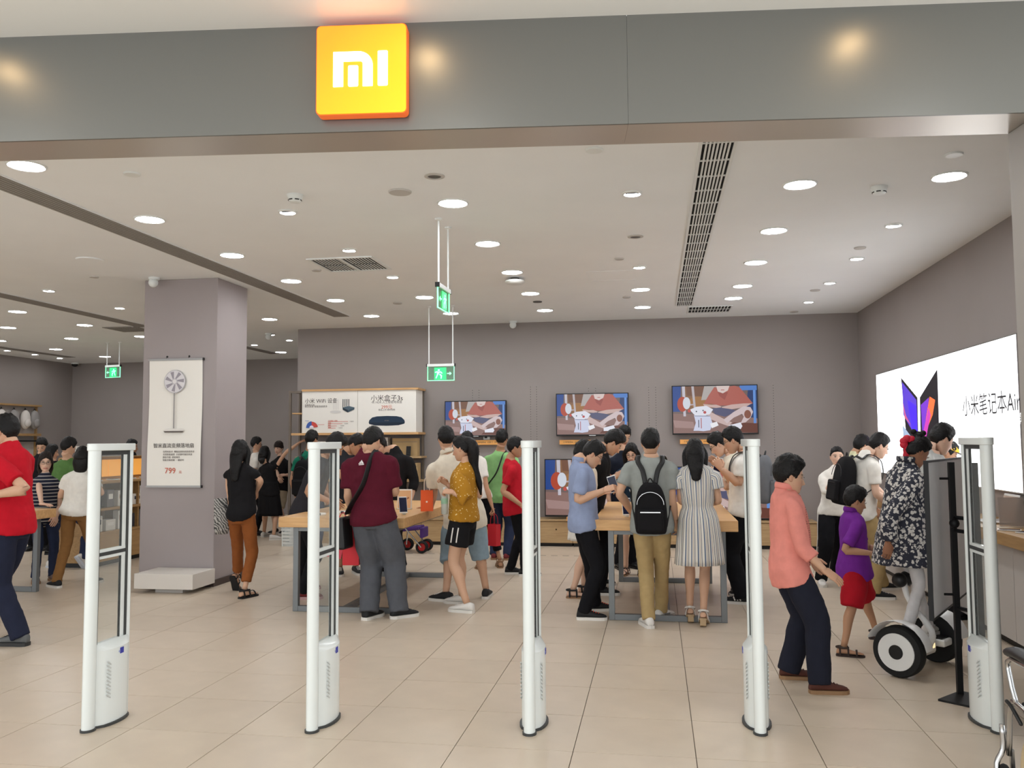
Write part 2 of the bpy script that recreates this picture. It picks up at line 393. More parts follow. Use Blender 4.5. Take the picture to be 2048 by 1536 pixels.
for qx in (0, 1):
    for qy in (0, 1):
        for k in range(9):
            x = -3.36 + qx * .32 + .02 + k * .033; y = 8.02 + qy * .30
            MB().bb(x, x + .011, y, y + .27, CZ - .008, CZ - .004).build('bar', m_white, t)
MB().bb(-3.40, -3.37, 7.98, 8.64, CZ - .012, CZ).bb(-2.75, -2.72, 7.98, 8.64, CZ - .012, CZ).bb(-3.37, -2.75, 7.98, 8.01, CZ - .012, CZ).bb(-3.37, -2.75, 8.61, 8.64, CZ - .012, CZ).bb(-3.08, -3.05, 8.01, 8.61, CZ - .012, CZ).build('frame', m_white, t)
t = tag(empty('return_air_panel', (-8.26, 12.4, CZ)), 'square dark return air panel in the left bay ceiling', 'air grille')
MB().bb(-8.53, -7.99, 12.12, 12.68, CZ - .01, CZ).build('frame', m_slot, t)
for k in range(8): MB().bb(-8.5 + k * .064, -8.455 + k * .064, 12.15, 12.65, CZ - .014, CZ - .010).build('slat', m_slot, t)
# access hatch outlines
for k, (x0, x1, y0, y1, lb) in enumerate(((-.72, -.18, 9.2, 9.75, 'thin outline of an access hatch near the ceiling middle'),)):
    t = tag(MB().bb(x0, x1, y0, y0 + .008, CZ - .003, CZ).bb(x0, x1, y1 - .008, y1, CZ - .003, CZ).bb(x0, x0 + .008, y0, y1, CZ - .003, CZ).bb(x1 - .008, x1, y0, y1, CZ - .003, CZ).build('access_hatch', m_ceiling), lb, 'hatch')

# ---- downlights
def downlight_mesh():
    t = empty('ceiling_downlight', (0, 0, CZ))
    MB().lathe([(.122, 0), (.122, -.005), (.112, -.010), (.104, -.006), (.104, 0)], (0, 0, CZ), n=32).build('trim_ring', m_white, t)
    MB().cyl((0, 0, CZ - .006), .104, .004, n=32).build('diffuser', m_lamp, t)
    tag(t, 'x', 'downlight', 'round ceiling downlights'); return t
def spot_mesh():
    t = empty('ceiling_spotlight', (0, 0, CZ))
    MB().lathe([(.075, 0), (.075, -.006), (.062, -.012), (.056, -.006), (.052, 0)], (0, 0, CZ), n=24).build('trim_ring', m_white, t)
    MB().box((0, .012, CZ - .007), (.074, .058, .008), R=Matrix.Rotation(.25, 3, 'X')).build('bulb', m_spotlit, t)
    tag(t, 'x', 'spotlight', 'small gimbal spotlights'); return t
rows = [4.91, 6.3, 7.68, 9.05, 10.42, 11.83, 13.3, 14.75, 16.25]
nth = ['nearest', 'second', 'third', 'fourth', 'fifth', 'sixth', 'seventh', 'eighth', 'ninth']
spec = [(-4.03, [0, 1, 2, 3, 4, 5], 'in the row beside the long air slot'), (-1.5, [1, 2, 3, 4, 5], 'in the row above the exit signs'), (1.05, [1, 2, 3, 4], 'in the row right of the bar grille'),
        (2.05, [1], 'above the right wall'), (-.15, [4, 5], 'in the row left of the bar grille'), (-2.85, [4, 5], 'in the row left of the hanging exit signs'),
        (-8.62, [4, 5, 6], 'in the row left of the column'), (-5.6, [5], 'just right of the column'), (-9.94, [6], 'deep in the left bay'), (-11.35, [6, 7, 8], 'by the far left wall'), (-7.44, [8], 'deep behind the column')]
dl = None
for x, rr, where in spec:
    for i, k in enumerate(rr):
        lb = ('round lit downlight ' + where) if len(rr) == 1 else '%s round lit downlight %s' % (nth[i], where)
        if dl is None: dl = downlight_mesh(); dl.location = (x, rows[k], CZ); dl['label'] = lb
        else: copy_tree(dl, (x, rows[k], CZ), lb)
for x, k, lb in ((-8.62, 1, 'first'), (-8.62, 2, 'second'), (-8.62, 3, 'third'), (-11.35, 2, 'fourth'), (-11.35, 3, 'fifth'), (-11.35, 4, 'sixth'), (-11.35, 5, 'seventh'), (-9.94, 4, 'eighth'), (-9.94, 5, 'ninth')):  # out-of-view fixtures added to the grid to lift the dark left bay
    copy_tree(dl, (x, rows[k], CZ), '%s added round downlight brightening the left bay, unseen beyond the left picture edge' % lb)
copy_tree(dl, (1.02, 11.31, CZ), 'last round lit downlight in the row right of the bar grille')
sspec = [(-2.84, [1, 2, 3], 'in the row left of the exit signs'), (-.14, [1, 3], 'in the row left of the bar grille'), (2.04, [2, 3, 4, 5], 'in the row beside the right wall'),
         (-7.08, [3, 4], 'in front of the column in the left bay'), (-12.4, [7], 'near the far left wall')]
sp = None
def add_spot(x, y, lb):
    global sp
    if sp is None: sp = spot_mesh(); sp.location = (x, y, CZ); sp['label'] = lb; o = sp
    else: o = copy_tree(sp, (x, y, CZ), lb)
    return o
for x, rr, where in sspec:
    for i, k in enumerate(rr):
        add_spot(x, rows[k], ('small lit spotlight ' + where) if len(rr) == 1 else '%s small lit spotlight %s' % (nth[i], where))
for x, y, lb in ((-12.4, 15.5, 'middle small spotlight of three along the far left wall'), (-12.45, 16.3, 'last small spotlight along the far left wall'), (-6.38, 13.55, 'small spotlight right of the column, nearest of the trio behind it'),
                 (-6.41, 14.35, 'small spotlight right of the column, middle of the trio behind it'), (-6.42, 15.1, 'small spotlight right of the column, farthest of the trio'), (-7.35, 14.9, 'small spotlight close beside the column edge, far back')):
    add_spot(x, y, lb)
# ---- unlit ceiling fittings
def disc(name, x, y, r, prof, m_, lb, cat):
    tag(MB().lathe([(r * a, b) for a, b in prof], (x, y, CZ), n=28).build(name, m_), lb, cat)
flat = [(1, 0), (1, -.006), (.93, -.012), (.2, -.013)]
m_grey = mat('grey_speaker_mesh', (196, 193, 188), .8); m_dkgrey = mat('dark_unlit_lamp', (92, 88, 84), .5)
for px, py, r, nm, m_, lb, cat in (((264), 347, .055, 'ceiling_sensor', m_white, 'white round ceiling disc above the air slot at left', 'ceiling disc'),
        (800, 383, .085, 'ceiling_speaker', m_grey, 'grey round ceiling speaker left of the exit signs', 'speaker'), (1908, 308, .055, 'ceiling_sensor', m_white, 'white round disc near the front right ceiling corner', 'ceiling disc'),
        (1188, 299, .055, 'ceiling_sensor', m_white, 'white disc half hidden by the fascia edge', 'ceiling disc'), (180, 519, .13, 'ceiling_speaker', m_ceiling, 'pale round ceiling speaker left of the column', 'speaker'),
        (188, 553, .05, 'sprinkler_plate', m_grey, 'small grey sprinkler plate left of the column', 'sprinkler'), (1720, 495, .055, 'sprinkler_plate', m_grey, 'grey sprinkler plate between the right spotlights', 'sprinkler'),
        (1630, 580, .06, 'sprinkler_plate', m_grey, 'grey sprinkler plate near the last right spotlights', 'sprinkler'), (1239, 517, .045, 'sprinkler_plate', m_grey, 'grey sprinkler plate left of a small lit spotlight', 'sprinkler'),
        (1253, 594, .05, 'sprinkler_plate', m_grey, 'grey sprinkler plate left of the last middle downlights', 'sprinkler'), (1075, 603, .06, 'sprinkler_plate', m_dkgrey, 'dark sprinkler plate behind the middle downlight row', 'sprinkler'),
        (795, 606, .06, 'sprinkler_plate', m_grey, 'grey sprinkler plate near the exit sign rods', 'sprinkler'), (1588, 623, .06, 'sprinkler_plate', m_grey, 'grey sprinkler plate close to the back right corner', 'sprinkler'),
        (633, 540, .05, 'sprinkler_plate', m_grey, 'pale sprinkler plate beside the square vent', 'sprinkler')):
    p = FL(px, py, CZ); disc(nm, p[0], p[1], r, flat, m_, lb, cat)
for px, py, lb in ((869, 352, 'unlit recessed lamp in front of the ceiling speaker'), (1271, 473, 'unlit recessed lamp between two small lit spotlights')):
    p = FL(px, py, CZ); t = tag(empty('unlit_spotlight', p), lb, 'spotlight')
    MB().lathe([(.07, 0), (.07, -.006), (.05, -.010), (.045, 0)], p).build('trim_ring', m_grey, t); MB().cyl(p + (0, 0, -.005), .044, .003).build('bulb', m_dkgrey, t)
for px, py, lb in ((590, 396, 'white smoke detector above a small lit spotlight at left'), (1758, 380, 'white smoke detector between the two right downlights')):
    p = FL(px, py - 6, CZ); t = tag(empty('smoke_detector', p), lb, 'smoke detector')
    MB().lathe([(.06, 0), (.06, -.012), (.05, -.03), (.05, -.036)], p).build('base', m_white, t)
    MB().lathe([(.046, -.036), (.046, -.046), (.034, -.056), (.01, -.058)], p).build('sensor_cap', m_white, t)
    for k in range(6):
        a = k * math.pi / 3 + .2; MB().box(p + (.0445 * math.cos(a), .0445 * math.sin(a), -.041), (.008, .03, .007), rz=a).build('vent_slot', m_black, t)
p = FL(1030, 556, CZ); t = tag(empty('access_point', p), 'round white wireless unit hanging slightly off the ceiling', 'wireless unit')
MB().cyl(p + (0, 0, -.03), .05, .03).build('bracket', m_dkgrey, t); MB().lathe([(.105, -.03), (.115, -.045), (.09, -.066), (.02, -.07)], p).build('cover', m_white, t, autos=40)
def domecam(px, py, Y, lb):
    p = FL(px, py, CZ) if Y is None else PL(px, py, Y); t = tag(empty('security_camera', p), lb, 'security camera')
    MB().lathe([(.06, 0), (.06, -.02), (.045, -.03)], p).build('mount', m_white, t)
    q = p + (0, -.015, -.055); MB().ell(q, (.05, .05, .05), 16, 10).build('ball', m_white, t, smooth=True)
    MB().cyl(q + (0, -.036, -.012), .026, .014, 16, axis='y').build('lens', m_black, t)
p = np.array([-5.42, 8.60, CZ])
for (x, y), lb in (((-5.42, 8.58), 'white ball security camera at the top of the column'), ((-2.12, 12.85), 'white ball security camera above the middle television'), ((-6.35, 13.4), 'white ball security camera right of the column, far back')):
    p = np.array([x, y, CZ]); t = tag(empty('security_camera', p), lb, 'security camera')
    MB().lathe([(.06, 0), (.06, -.02), (.045, -.03)], p).build('mount', m_white, t)
    q = p + (0, -.015, -.06); MB().ell(q, (.052, .052, .052), 16, 10).build('ball', m_white, t, smooth=True)
    MB().cyl(q + (-.016, -.036, -.008), .017, .016, 14, axis='y').build('lens', m_black, t); MB().cyl(q + (.018, -.036, -.008), .017, .016, 14, axis='y').build('sensor', m_black, t)
p = np.array([CX0 - .05, 9.0, 3.12]); t = tag(empty('wall_camera', p), 'small white camera on the left side of the column', 'security camera')
MB().box(p + (.03, 0, 0), (.04, .05, .09)).build('bracket', m_white, t, bevel=.006); MB().cyl(p + (-.02, -.04, -.02), .03, .08, 16, axis='y').build('housing', m_white, t); 
p = np.array([-12.9, 17.4, CZ]); t = tag(empty('dome_camera', p), 'dark dome camera in the far left ceiling corner', 'security camera')
MB().lathe([(.08, 0), (.08, -.03)], p).build('mount', m_white, t); MB().ell(p + (0, 0, -.03), (.07, .07, .06), 16, 8).build('dome', m_black, t, smooth=True)

# ---- hanging exit signs
m_exit = mat('lit_green_exit_glass', (40, 160, 90), .3, emit=(52, 235, 130), estr=1.1); m_exitglass = clear_panel('green_tinted_exit_glass', (196, 226, 208), .8)
m_exitw = mat('lit_exit_pictogram', (180, 255, 210), .4, emit=(110, 255, 170), estr=2.2)
def man(flip):    # running man made of strips, in a 1 x 1 field
    S = [[(.30, .72), (.46, .72), (.46, .86), (.30, .86)], [(.22, .60), (.30, .68), (.56, .68), (.70, .54), (.64, .48), (.52, .58), (.44, .58), (.30, .36), (.18, .10), (.10, .14), (.22, .42)], [(.40, .44), (.50, .50), (.66, .34), (.62, .08), (.52, .08), (.54, .28)], [(.30, .68), (.22, .60), (.06, .56), (.04, .64), (.20, .70)]]
    return [[((1 - a if flip else a), b) for a, b in q] for q in S]
def exit_sign(c, U, W, Hh, rods, label, flip, arrow_right):
    U = unit(U); V = np.array([0, 0, 1.]); N = np.cross(U, V); t = tag(empty('exit_sign', c), label, 'exit sign', 'hanging exit signs')
    R = np.array([U, N, V]).T
    MB().box(c + V * (Hh / 2 + .018), (W + .01, .035, .036), R=R).build('housing', m_white, t, bevel=.003)
    for s in (-1, 1): MB().box(c + V * (Hh / 2 + .018) + U * s * (W / 2 + .008), (.012, .037, .04), R=R).build('end_cap', m_black, t)
    MB().box(c, (W, .008, Hh), R=R).build('glass_plate', m_exitglass, t)
    fr = MB()
    for s in (-1, 1): fr.box(c + U * s * (W / 2 - .003), (.006, .010, Hh), R=R)
    fr.box(c - V * (Hh / 2 - .003), (W, .010, .006), R=R); fr.build('lit_edge', m_exitw, t)
    d = .0055; s0 = Hh * .86; cx = -W * .02 if arrow_right else W * .02
    for side in (1, -1):
        O = c + N * (-1) * side * d
        x0 = cx - s0 / 2
        MB().prism([(x0, -s0 / 2), (x0 + s0, -s0 / 2), (x0 + s0, s0 / 2), (x0, s0 / 2)], O, U, V, -N * side, .001).build('pictogram_field', m_exit, t)
        pm = MB()
        for q in man(flip): pm.prism([(x0 + a * s0, -s0 / 2 + b * s0) for a, b in q], O - N * side * .0012, U, V, -N * side, .001)
        pm.build('running_figure', m_exitw, t)
        sg = 1 if arrow_right else -1; ax = cx + sg * (s0 / 2 + .012)
        MB().prism([(ax, -.006), (ax + sg * .035, -.006), (ax + sg * .035, -.022), (ax + sg * .062, 0), (ax + sg * .035, .022), (ax + sg * .035, .006), (ax, .006)][::sg], O, U, V, -N * side, .001).build('arrow', m_exitw, t)
    for r in rods:
        b = c + U * r + V * (Hh / 2 + .036)
        MB().tube([b, (b[0], b[1], CZ)], .008, 8).build('rod', m_white, t); MB().lathe([(.03, 0), (.03, -.012), (.012, -.02)], (b[0], b[1], CZ), n=16).build('ceiling_cap', m_white, t)
exit_sign(np.array([-2.83, 11.17, 2.46 - .005]), (1, 0, 0), .37, .19, (-.165, .165), 'hanging green exit sign with arrow pointing right', False, True)
exit_sign(np.array([-1.72, 6.88, 2.715]), (0.02, 1, 0), .36, .17, (-.15, .15), 'hanging green exit sign seen nearly edge on', True, False)
exit_sign(np.array([-9.63, 14.02, 2.83]), (1, -.25, 0), .36, .19, (-.15, .15), 'small green exit sign far back left of the column', True, False)
# ================================================================== orange sign on the fascia
def flatpic(name, layers, O, U, V, W, H, matl, parent, z0=.0004, dz=.0005):
    """printed picture: coloured outlines in 0..1 coordinates laid one over the other on a flat sheet"""
    U, V = unit(U), unit(V); N = np.cross(U, V); mb = MB()
    for k, (col, pts) in enumerate(layers):
        mb.poly([np.asarray(O) + U * (a - .5) * W + V * (b - .5) * H + N * (z0 + dz * k) for a, b in pts], 0, s2l(col))
    return mb.build(name, matl, parent, colattr=True)
def rrect(x0, x1, y0, y1, r, n=6):
    P = []
    for cx, cy, a0 in ((x1 - r, y0 + r, -90), (x1 - r, y1 - r, 0), (x0 + r, y1 - r, 90), (x0 + r, y0 + r, 180)):
        P += [(cx + r * math.cos(math.radians(a0 + 90 * k / n)), cy + r * math.sin(math.radians(a0 + 90 * k / n))) for k in range(n + 1)]
    return P
def ellp(cx, cy, rx, ry, n=28, a0=0, a1=360):
    return [(cx + rx * math.cos(math.radians(a0 + (a1 - a0) * k / n)), cy + ry * math.sin(math.radians(a0 + (a1 - a0) * k / n))) for k in range(n if a1 - a0 == 360 else n + 1)]
SW = .425; sc_ = front(-.692, .0, 3.268); V3 = np.array([0, 0, 1.])
sg = tag(empty('shop_sign', sc_), 'square orange lit sign with white MI lettering on the grey fascia', 'sign')
MB().prism(rrect(-SW / 2, SW / 2, -SW / 2, SW / 2, .022), sc_ + FN * .012, FU, V3, FN, .055).build('housing', mat('orange_sign_side', (236, 110, 40), .4, emit=(240, 100, 30), estr=.35), sg)
MB().prism(rrect(-SW * .3, SW * .3, -SW * .3, SW * .3, .01), sc_, FU, V3, FN, .012).build('mounting_plate', m_gasket, sg)
mo = mat('lit_orange_sign_face', (255, 140, 30), .3, emit=(255, 150, 30), estr=1.0)
nt = mo.node_tree; tc = nt.nodes.new('ShaderNodeTexCoord'); n1 = nt.nodes.new('ShaderNodeTexGradient'); mp = nt.nodes.new('ShaderNodeMapping')
mp.inputs['Scale'].default_value = (1.5, 1.5, 1.5); mp.inputs['Location'].default_value = (.42, .5, .5)
rm = nt.nodes.new('ShaderNodeValToRGB'); rm.color_ramp.elements[0].color = (*s2l((255, 138, 40)), 1); rm.color_ramp.elements[1].color = (*s2l((255, 204, 30)), 1)
nz = nt.nodes.new('ShaderNodeVectorMath'); nz.operation = 'DOT_PRODUCT'; nz.inputs[1].default_value = (1.4, 0, -1.5)
ad = nt.nodes.new('ShaderNodeMath'); ad.operation = 'ADD'; ad.inputs[1].default_value = .45
nt.links.new(tc.outputs['Object'], nz.inputs[0]); nt.links.new(nz.outputs['Value'], ad.inputs[0]); nt.links.new(ad.outputs[0], rm.inputs[0])
nt.links.new(rm.outputs[0], nt.nodes['Principled BSDF'].inputs['Emission Color'])
MB().prism(rrect(-SW / 2 + .004, SW / 2 - .004, -SW / 2 + .004, SW / 2 - .004, .02), sc_ + FN * .067, FU, V3, FN, .005).build('face', mo, sg, loc=sc_)
mw = mat('lit_white_letters', (255, 255, 255), .4, emit=(255, 255, 252), estr=2.2)
def arc_m():
    x0, x1, y0, y1 = -.118, .066, -.083, .082; t = .046; R = .066; P = [(x0, y0), (x0 + t, y0), (x0 + t, y1 - t)]
    P += [(x1 - t - .012 + .012 * math.sin(k * math.pi / 8), y1 - t - .012 + .012 * math.cos(k * math.pi / 8)) for k in range(5)]
    P += [(x1 - t, y0), (x1, y0)] + [(x1 - R + R * math.cos(k * math.pi / 16), y1 - R + R * math.sin(k * math.pi / 16)) for k in range(9)] + [(x0, y1)]
    return P
so = sc_ + FN * .072 + FU * -.012
MB().prism(arc_m(), so, FU, V3, FN, .004).build('letter', mw, sg)
MB().prism(rrect(-.048, -.002, -.083, .016, .006), so, FU, V3, FN, .004).build('letter', mw, sg)
MB().prism(rrect(.09, .136, -.083, .082, .006), so, FU, V3, FN, .004).build('letter', mw, sg)

# ================================================================== security gates
m_sticker = mat('blue_sticker', (52, 58, 160), .5)
def gate(px_near, label, side=1, L=.40):
    p = FL(*px_near); p = np.array([p[0], p[1] + .04, 0]); t = tag(empty('security_gate', p), label, 'security gate', 'security gates across the entrance'); HZ = 1.55
    X = lambda v, u, z: p + np.array([v, u, z])
    def post(u, nm):
        MB().prism([(math.cos(a) * .031, math.sin(a) * .040) for a in np.linspace(0, 2 * math.pi, 20, endpoint=False)], X(0, u, .012), (1, 0, 0), (0, 1, 0), (0, 0, 1), HZ - .05).build(nm, m_gate, t, autos=50)
    post(0, 'post'); MB().prism([(math.cos(a) * .024, math.sin(a) * .014) for a in np.linspace(0, 2 * math.pi, 20, endpoint=False)], X(0, .318, .012), (1, 0, 0), (0, 1, 0), (0, 0, 1), HZ - .05).build('post', m_gate, t, autos=50)
    cap = [(math.cos(a) * .036, (.045 * math.sin(a) if math.sin(a) < 0 else .318 + .022 * math.sin(a))) for a in np.linspace(0, 2 * math.pi, 28, endpoint=False)]
    MB().prism(cap, X(0, 0, HZ - .04), (1, 0, 0), (0, 1, 0), (0, 0, 1), .04).build('top_cap', m_gate, t, bevel=.004, autos=40)
    # inner frame: gasket lines, antenna strip and the two clear panels
    def rail(w, u0_, u1_, z0, z1, nm, m_): MB().bb(p[0] - w, p[0] + w, p[1] + u0_, p[1] + u1_, z0, z1).build(nm, m_, t)
    for z0, z1 in ((.44, .92), (.95, HZ - .064)):
        rail(.003, .046, .246, z0, z1, 'clear_panel', m_clear); rail(.006, .246, .251, z0, z1, 'gasket', m_gasket); rail(.009, .251, .284, z0, z1, 'antenna_strip', m_gate)
    rail(.013, .284, .304, .02, HZ - .04, 'gasket', m_gasket); rail(.012, .038, .046, .02, HZ - .04, 'gasket', m_gasket)
    rail(.012, .046, .284, .925, .945, 'crossbar', m_gasket)
    for z in (.909, .945): rail(.010, .046, .284, z, z + .016, 'crossbar', m_gate)
    rail(.011, .046, .284, HZ - .064, HZ - .04, 'gasket', m_gasket)
    # bulged casing
    def lens(w, k=0.0): return [(s * w * (math.sin(math.pi * q) ** .5 if 0 < q < 1 else 0) * 1.0 + s * .016, .03 + (L - .11) * q) for s, qs in ((1, np.linspace(0, 1, 9)), (-1, np.linspace(1, 0, 9))) for q in qs]
    MB().prism(lens(.048), X(0, 0, .014), (1, 0, 0), (0, 1, 0), (0, 0, 1), .398).build('casing', m_gate, t, autos=35)
    c = MB(); A = lens(.048); B = lens(.006); n = len(A)
    c.add([X(a, b, .412) for a, b in A] + [X(a, b, .448) for a, b in B], [(i, (i + 1) % n, n + (i + 1) % n, n + i) for i in range(n)] + [tuple(range(n, 2 * n))]); c.build('casing_top', m_gate, t, autos=60)
    MB().prism([(a * 1.12, .0 + (b) * 1.0) for a, b in lens(.053)], X(0, 0, .0), (1, 0, 0), (0, 1, 0), (0, 0, 1), .014).build('foot_plate', m_gasket, t)
    for u in (0,): MB().prism([(math.cos(a) * .038, math.sin(a) * .045) for a in np.linspace(0, 2 * math.pi, 20, endpoint=False)], X(0, u, 0), (1, 0, 0), (0, 1, 0), (0, 0, 1), .013).build('foot_ring', m_gasket, t)
    for s in (1, -1):
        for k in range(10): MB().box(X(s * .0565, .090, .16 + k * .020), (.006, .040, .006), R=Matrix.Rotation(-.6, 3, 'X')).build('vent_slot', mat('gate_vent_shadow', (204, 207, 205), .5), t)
        q = X(s * .0645, .19, .388); MB().box(q, (.003, .032, .032)).build('sticker', m_sticker, t); MB().box(q + np.array([0, -.022, -.002]), (.003, .010, .010)).build('sticker_mark', mat('sticker_grey', (150, 160, 200), .5), t)
for q, lb in (((166, 1467), 'leftmost white security gate nearest the red shirted man'), ((618, 1468), 'white security gate in front of the left display table'), ((1057, 1473), 'middle white security gate of the five'),
              ((1523, 1473), 'white security gate beside the woman in coral blouse'), ((2003, 1470), 'rightmost white security gate by the wheelchair')):
    gate(q, lb)

# ================================================================== display tables
def table(x0, x1, y0, y1, label, ztop=.862):
    t = tag(empty('display_table', ((x0 + x1) / 2, (y0 + y1) / 2, 0)), label, 'table', 'oak display tables')
    MB().bb(x0, x1, y0, y1, ztop - .092, ztop).build('tabletop', m_oak, t, loc=((x0 + x1) / 2, (y0 + y1) / 2, ztop), bevel=.004)
    lx0, lx1, ly0, ly1 = x0 + .12, x1 - .10, y0 + .06, y1 - .10; w = .05
    for lx in (lx0, lx1 - w):
        for ly in (ly0, ly1 - w): MB().bb(lx, lx + w, ly, ly + w, .0, ztop - .092).build('leg', m_steel, t, bevel=.003)
    for ly in (ly0, ly1 - w):
        MB().bb(lx0 + w, lx1 - w, ly, ly + w, .0, .05).build('floor_bar', m_steel, t, bevel=.003); MB().bb(lx0 + w, lx1 - w, ly, ly + w, ztop - .132, ztop - .092).build('top_bar', m_steel, t, bevel=.003)
    MB().bb((lx0 + lx1) / 2 - w / 2, (lx0 + lx1) / 2 + w / 2, ly0 + w, ly1 - w, .0, .05).build('floor_bar', m_steel, t, bevel=.003)
    for lx in (lx0, lx1 - w): MB().bb(lx, lx + w, ly0 + w, ly1 - w, ztop - .132, ztop - .092).build('top_bar', m_steel, t, bevel=.003)
    return t
T1 = (-3.44, -2.24, 7.50, 9.76); T2 = (-.545, .672, 7.50, 9.72)
table(*T1, 'oak display table with grey steel frame in front of the burgundy shirted man')
table(*T2, 'oak display table with grey steel frame beside the striped dress')
t = tag(empty('wall_counter', (2.7, 8.4, 0)), 'oak topped counter with pale grey base along the right wall under the light box', 'counter')
t.name = 'display_counter'
MB().bb(2.46, XR - .002, 5.6, 11.6, .77, .862).build('countertop', m_oakdim, t, loc=(2.6, 8, .8), bevel=.004)
for k in range(5): MB().bb(2.56, XR - .014, 5.7 + k * 1.16 + .003, 5.7 + (k + 1) * 1.16 - .003, .06, .77).build('base_panel', mat('pale_grey_base', (196, 190, 184), .6), t, bevel=.003)
MB().bb(2.60, XR - .014, 5.74, 11.5, 0, .06).build('plinth', m_black, t)
tb = table(-7.75, -6.34, 6.2, 8.32, 'oak display table at the left edge behind the red shirted man')

# ================================================================== televisions on the back wall
m_pic = mat('lit_screen_picture', (0, 0, 0), .25, emit=(255, 255, 255), estr=.75, attr='Col')
MATS['lit_screen_picture'].node_tree.links.remove(MATS['lit_screen_picture'].node_tree.nodes['Principled BSDF'].inputs['Base Color'].links[0])
def scene_pic(zoom=False):
    L = [((120, 96, 92), [(0, 0), (1, 0), (1, 1), (0, 1)]), ((150, 108, 100), [(0, 0), (1, 0), (1, .36), (0, .42)]), ((176, 136, 130), [(.02, .12), (.26, .10), (.24, .24), (0, .28)]), ((116, 60, 46), [(.6, .02), (1, .0), (1, .2), (.72, .22)]),
         ((30, 70, 160), [(0, .46), (.085, .46), (.10, 1), (0, 1)]), ((150, 100, 60), [(.14, .5), (.46, .44), (.5, .8), (.36, 1), (.12, 1)]), ((176, 112, 48), ellp(.31, .66, .12, .12)), ((128, 78, 52), [(.17, .8), (.36, .78), (.38, 1), (.16, 1)]),
         ((186, 176, 172), [(.34, .7), (.5, .72), (.52, 1), (.38, 1)]), ((36, 60, 120), [(.86, .34), (1, .3), (1, .98), (.9, .98)]), ((70, 130, 225), [(.80, .90), (1, .90), (1, 1), (.80, 1)]), ((90, 150, 240), [(.955, .2), (.985, .2), (.985, .9), (.955, .9)]),
         ((206, 200, 214), [(.125, .36), (.155, .36), (.148, 1), (.112, 1)]), ((196, 184, 190), [(.25, .52), (.275, .52), (.255, 1), (.225, 1)]), ((196, 178, 190), [(.14, .58), (.26, .60), (.26, .625), (.14, .61)]),
         ((205, 66, 36), ellp(.115, .62, .062, .16)), ((220, 226, 240), ellp(.165, .64, .045, .13)),
         ((196, 92, 78), [(.37, .62), (.43, .80), (.50, .98), (.60, .90), (.66, .98), (.74, 1.0), (.80, .96), (.88, .78), (.95, .62), (.86, .56), (.78, .62), (.74, .58), (.55, .58), (.46, .62)]), ((172, 74, 64), [(.52, .96), (.56, .78), (.62, .70), (.66, .86), (.60, .90)]),
         ((232, 206, 200), [(.52, 1), (.54, .88), (.60, .84), (.66, .90), (.68, 1)]), ((200, 90, 84), [(.575, .905), (.62, .905), (.615, .92), (.58, .92)]),
         ((216, 176, 168), [(.36, .62), (.46, .60), (.52, .60), (.58, .56), (.56, .52), (.48, .54), (.38, .56)]), ((216, 176, 168), [(.94, .62), (.86, .54), (.70, .50), (.60, .50), (.58, .55), (.70, .60), (.84, .62)]),
         ((84, 84, 124), [(.46, .52), (.56, .54), (.70, .50), (.76, .46), (.62, .34), (.50, .40)]), ((216, 182, 178), [(.40, .42), (.46, .44), (.62, .28), (.70, .22), (.66, .14), (.54, .22), (.44, .30)]),
         ((222, 198, 200), [(.60, .28), (.72, .44), (.84, .56), (.92, .54), (.95, .44), (.92, .32), (.86, .22), (.80, .20), (.84, .34), (.82, .40), (.72, .32), (.64, .20)]), ((150, 84, 64), ellp(.885, .39, .04, .09)),
         ((240, 242, 255), [(.66, .16), (.80, .22), (.82, .14), (.80, .08), (.66, .08)]), ((236, 238, 252), [(.20, .50), (.28, .56), (.40, .58), (.48, .50), (.44, .40), (.36, .36), (.26, .38)]), ((226, 70, 60), ellp(.195, .475, .018, .035)),
         ((214, 220, 250), [(.25, .38), (.44, .37), (.47, .2), (.44, .06), (.36, .04), (.30, .05), (.24, .05), (.27, .22)]), ((80, 80, 110), [(.26, .37), (.44, .365), (.44, .355), (.26, .36)]), ((210, 70, 70), ellp(.38, .44, .018, .03)), ((60, 60, 80), ellp(.36, .48, .008, .016)), ((60, 60, 80), ellp(.28, .46, .008, .016)), ((200, 90, 90), [(.33, .32), (.34, .32), (.34, .1), (.33, .1)]),
         ((250, 250, 255), [(.44, .20), (.52, .24), (.54, .16), (.46, .10)]), ((70, 70, 96), [(.30, .28), (.31, .28), (.31, .12), (.30, .12)])]
    return [(tuple(int(.80 * v + .20 * (sum(c) / 3 + 30)) for v in c), p) for c, p in L]
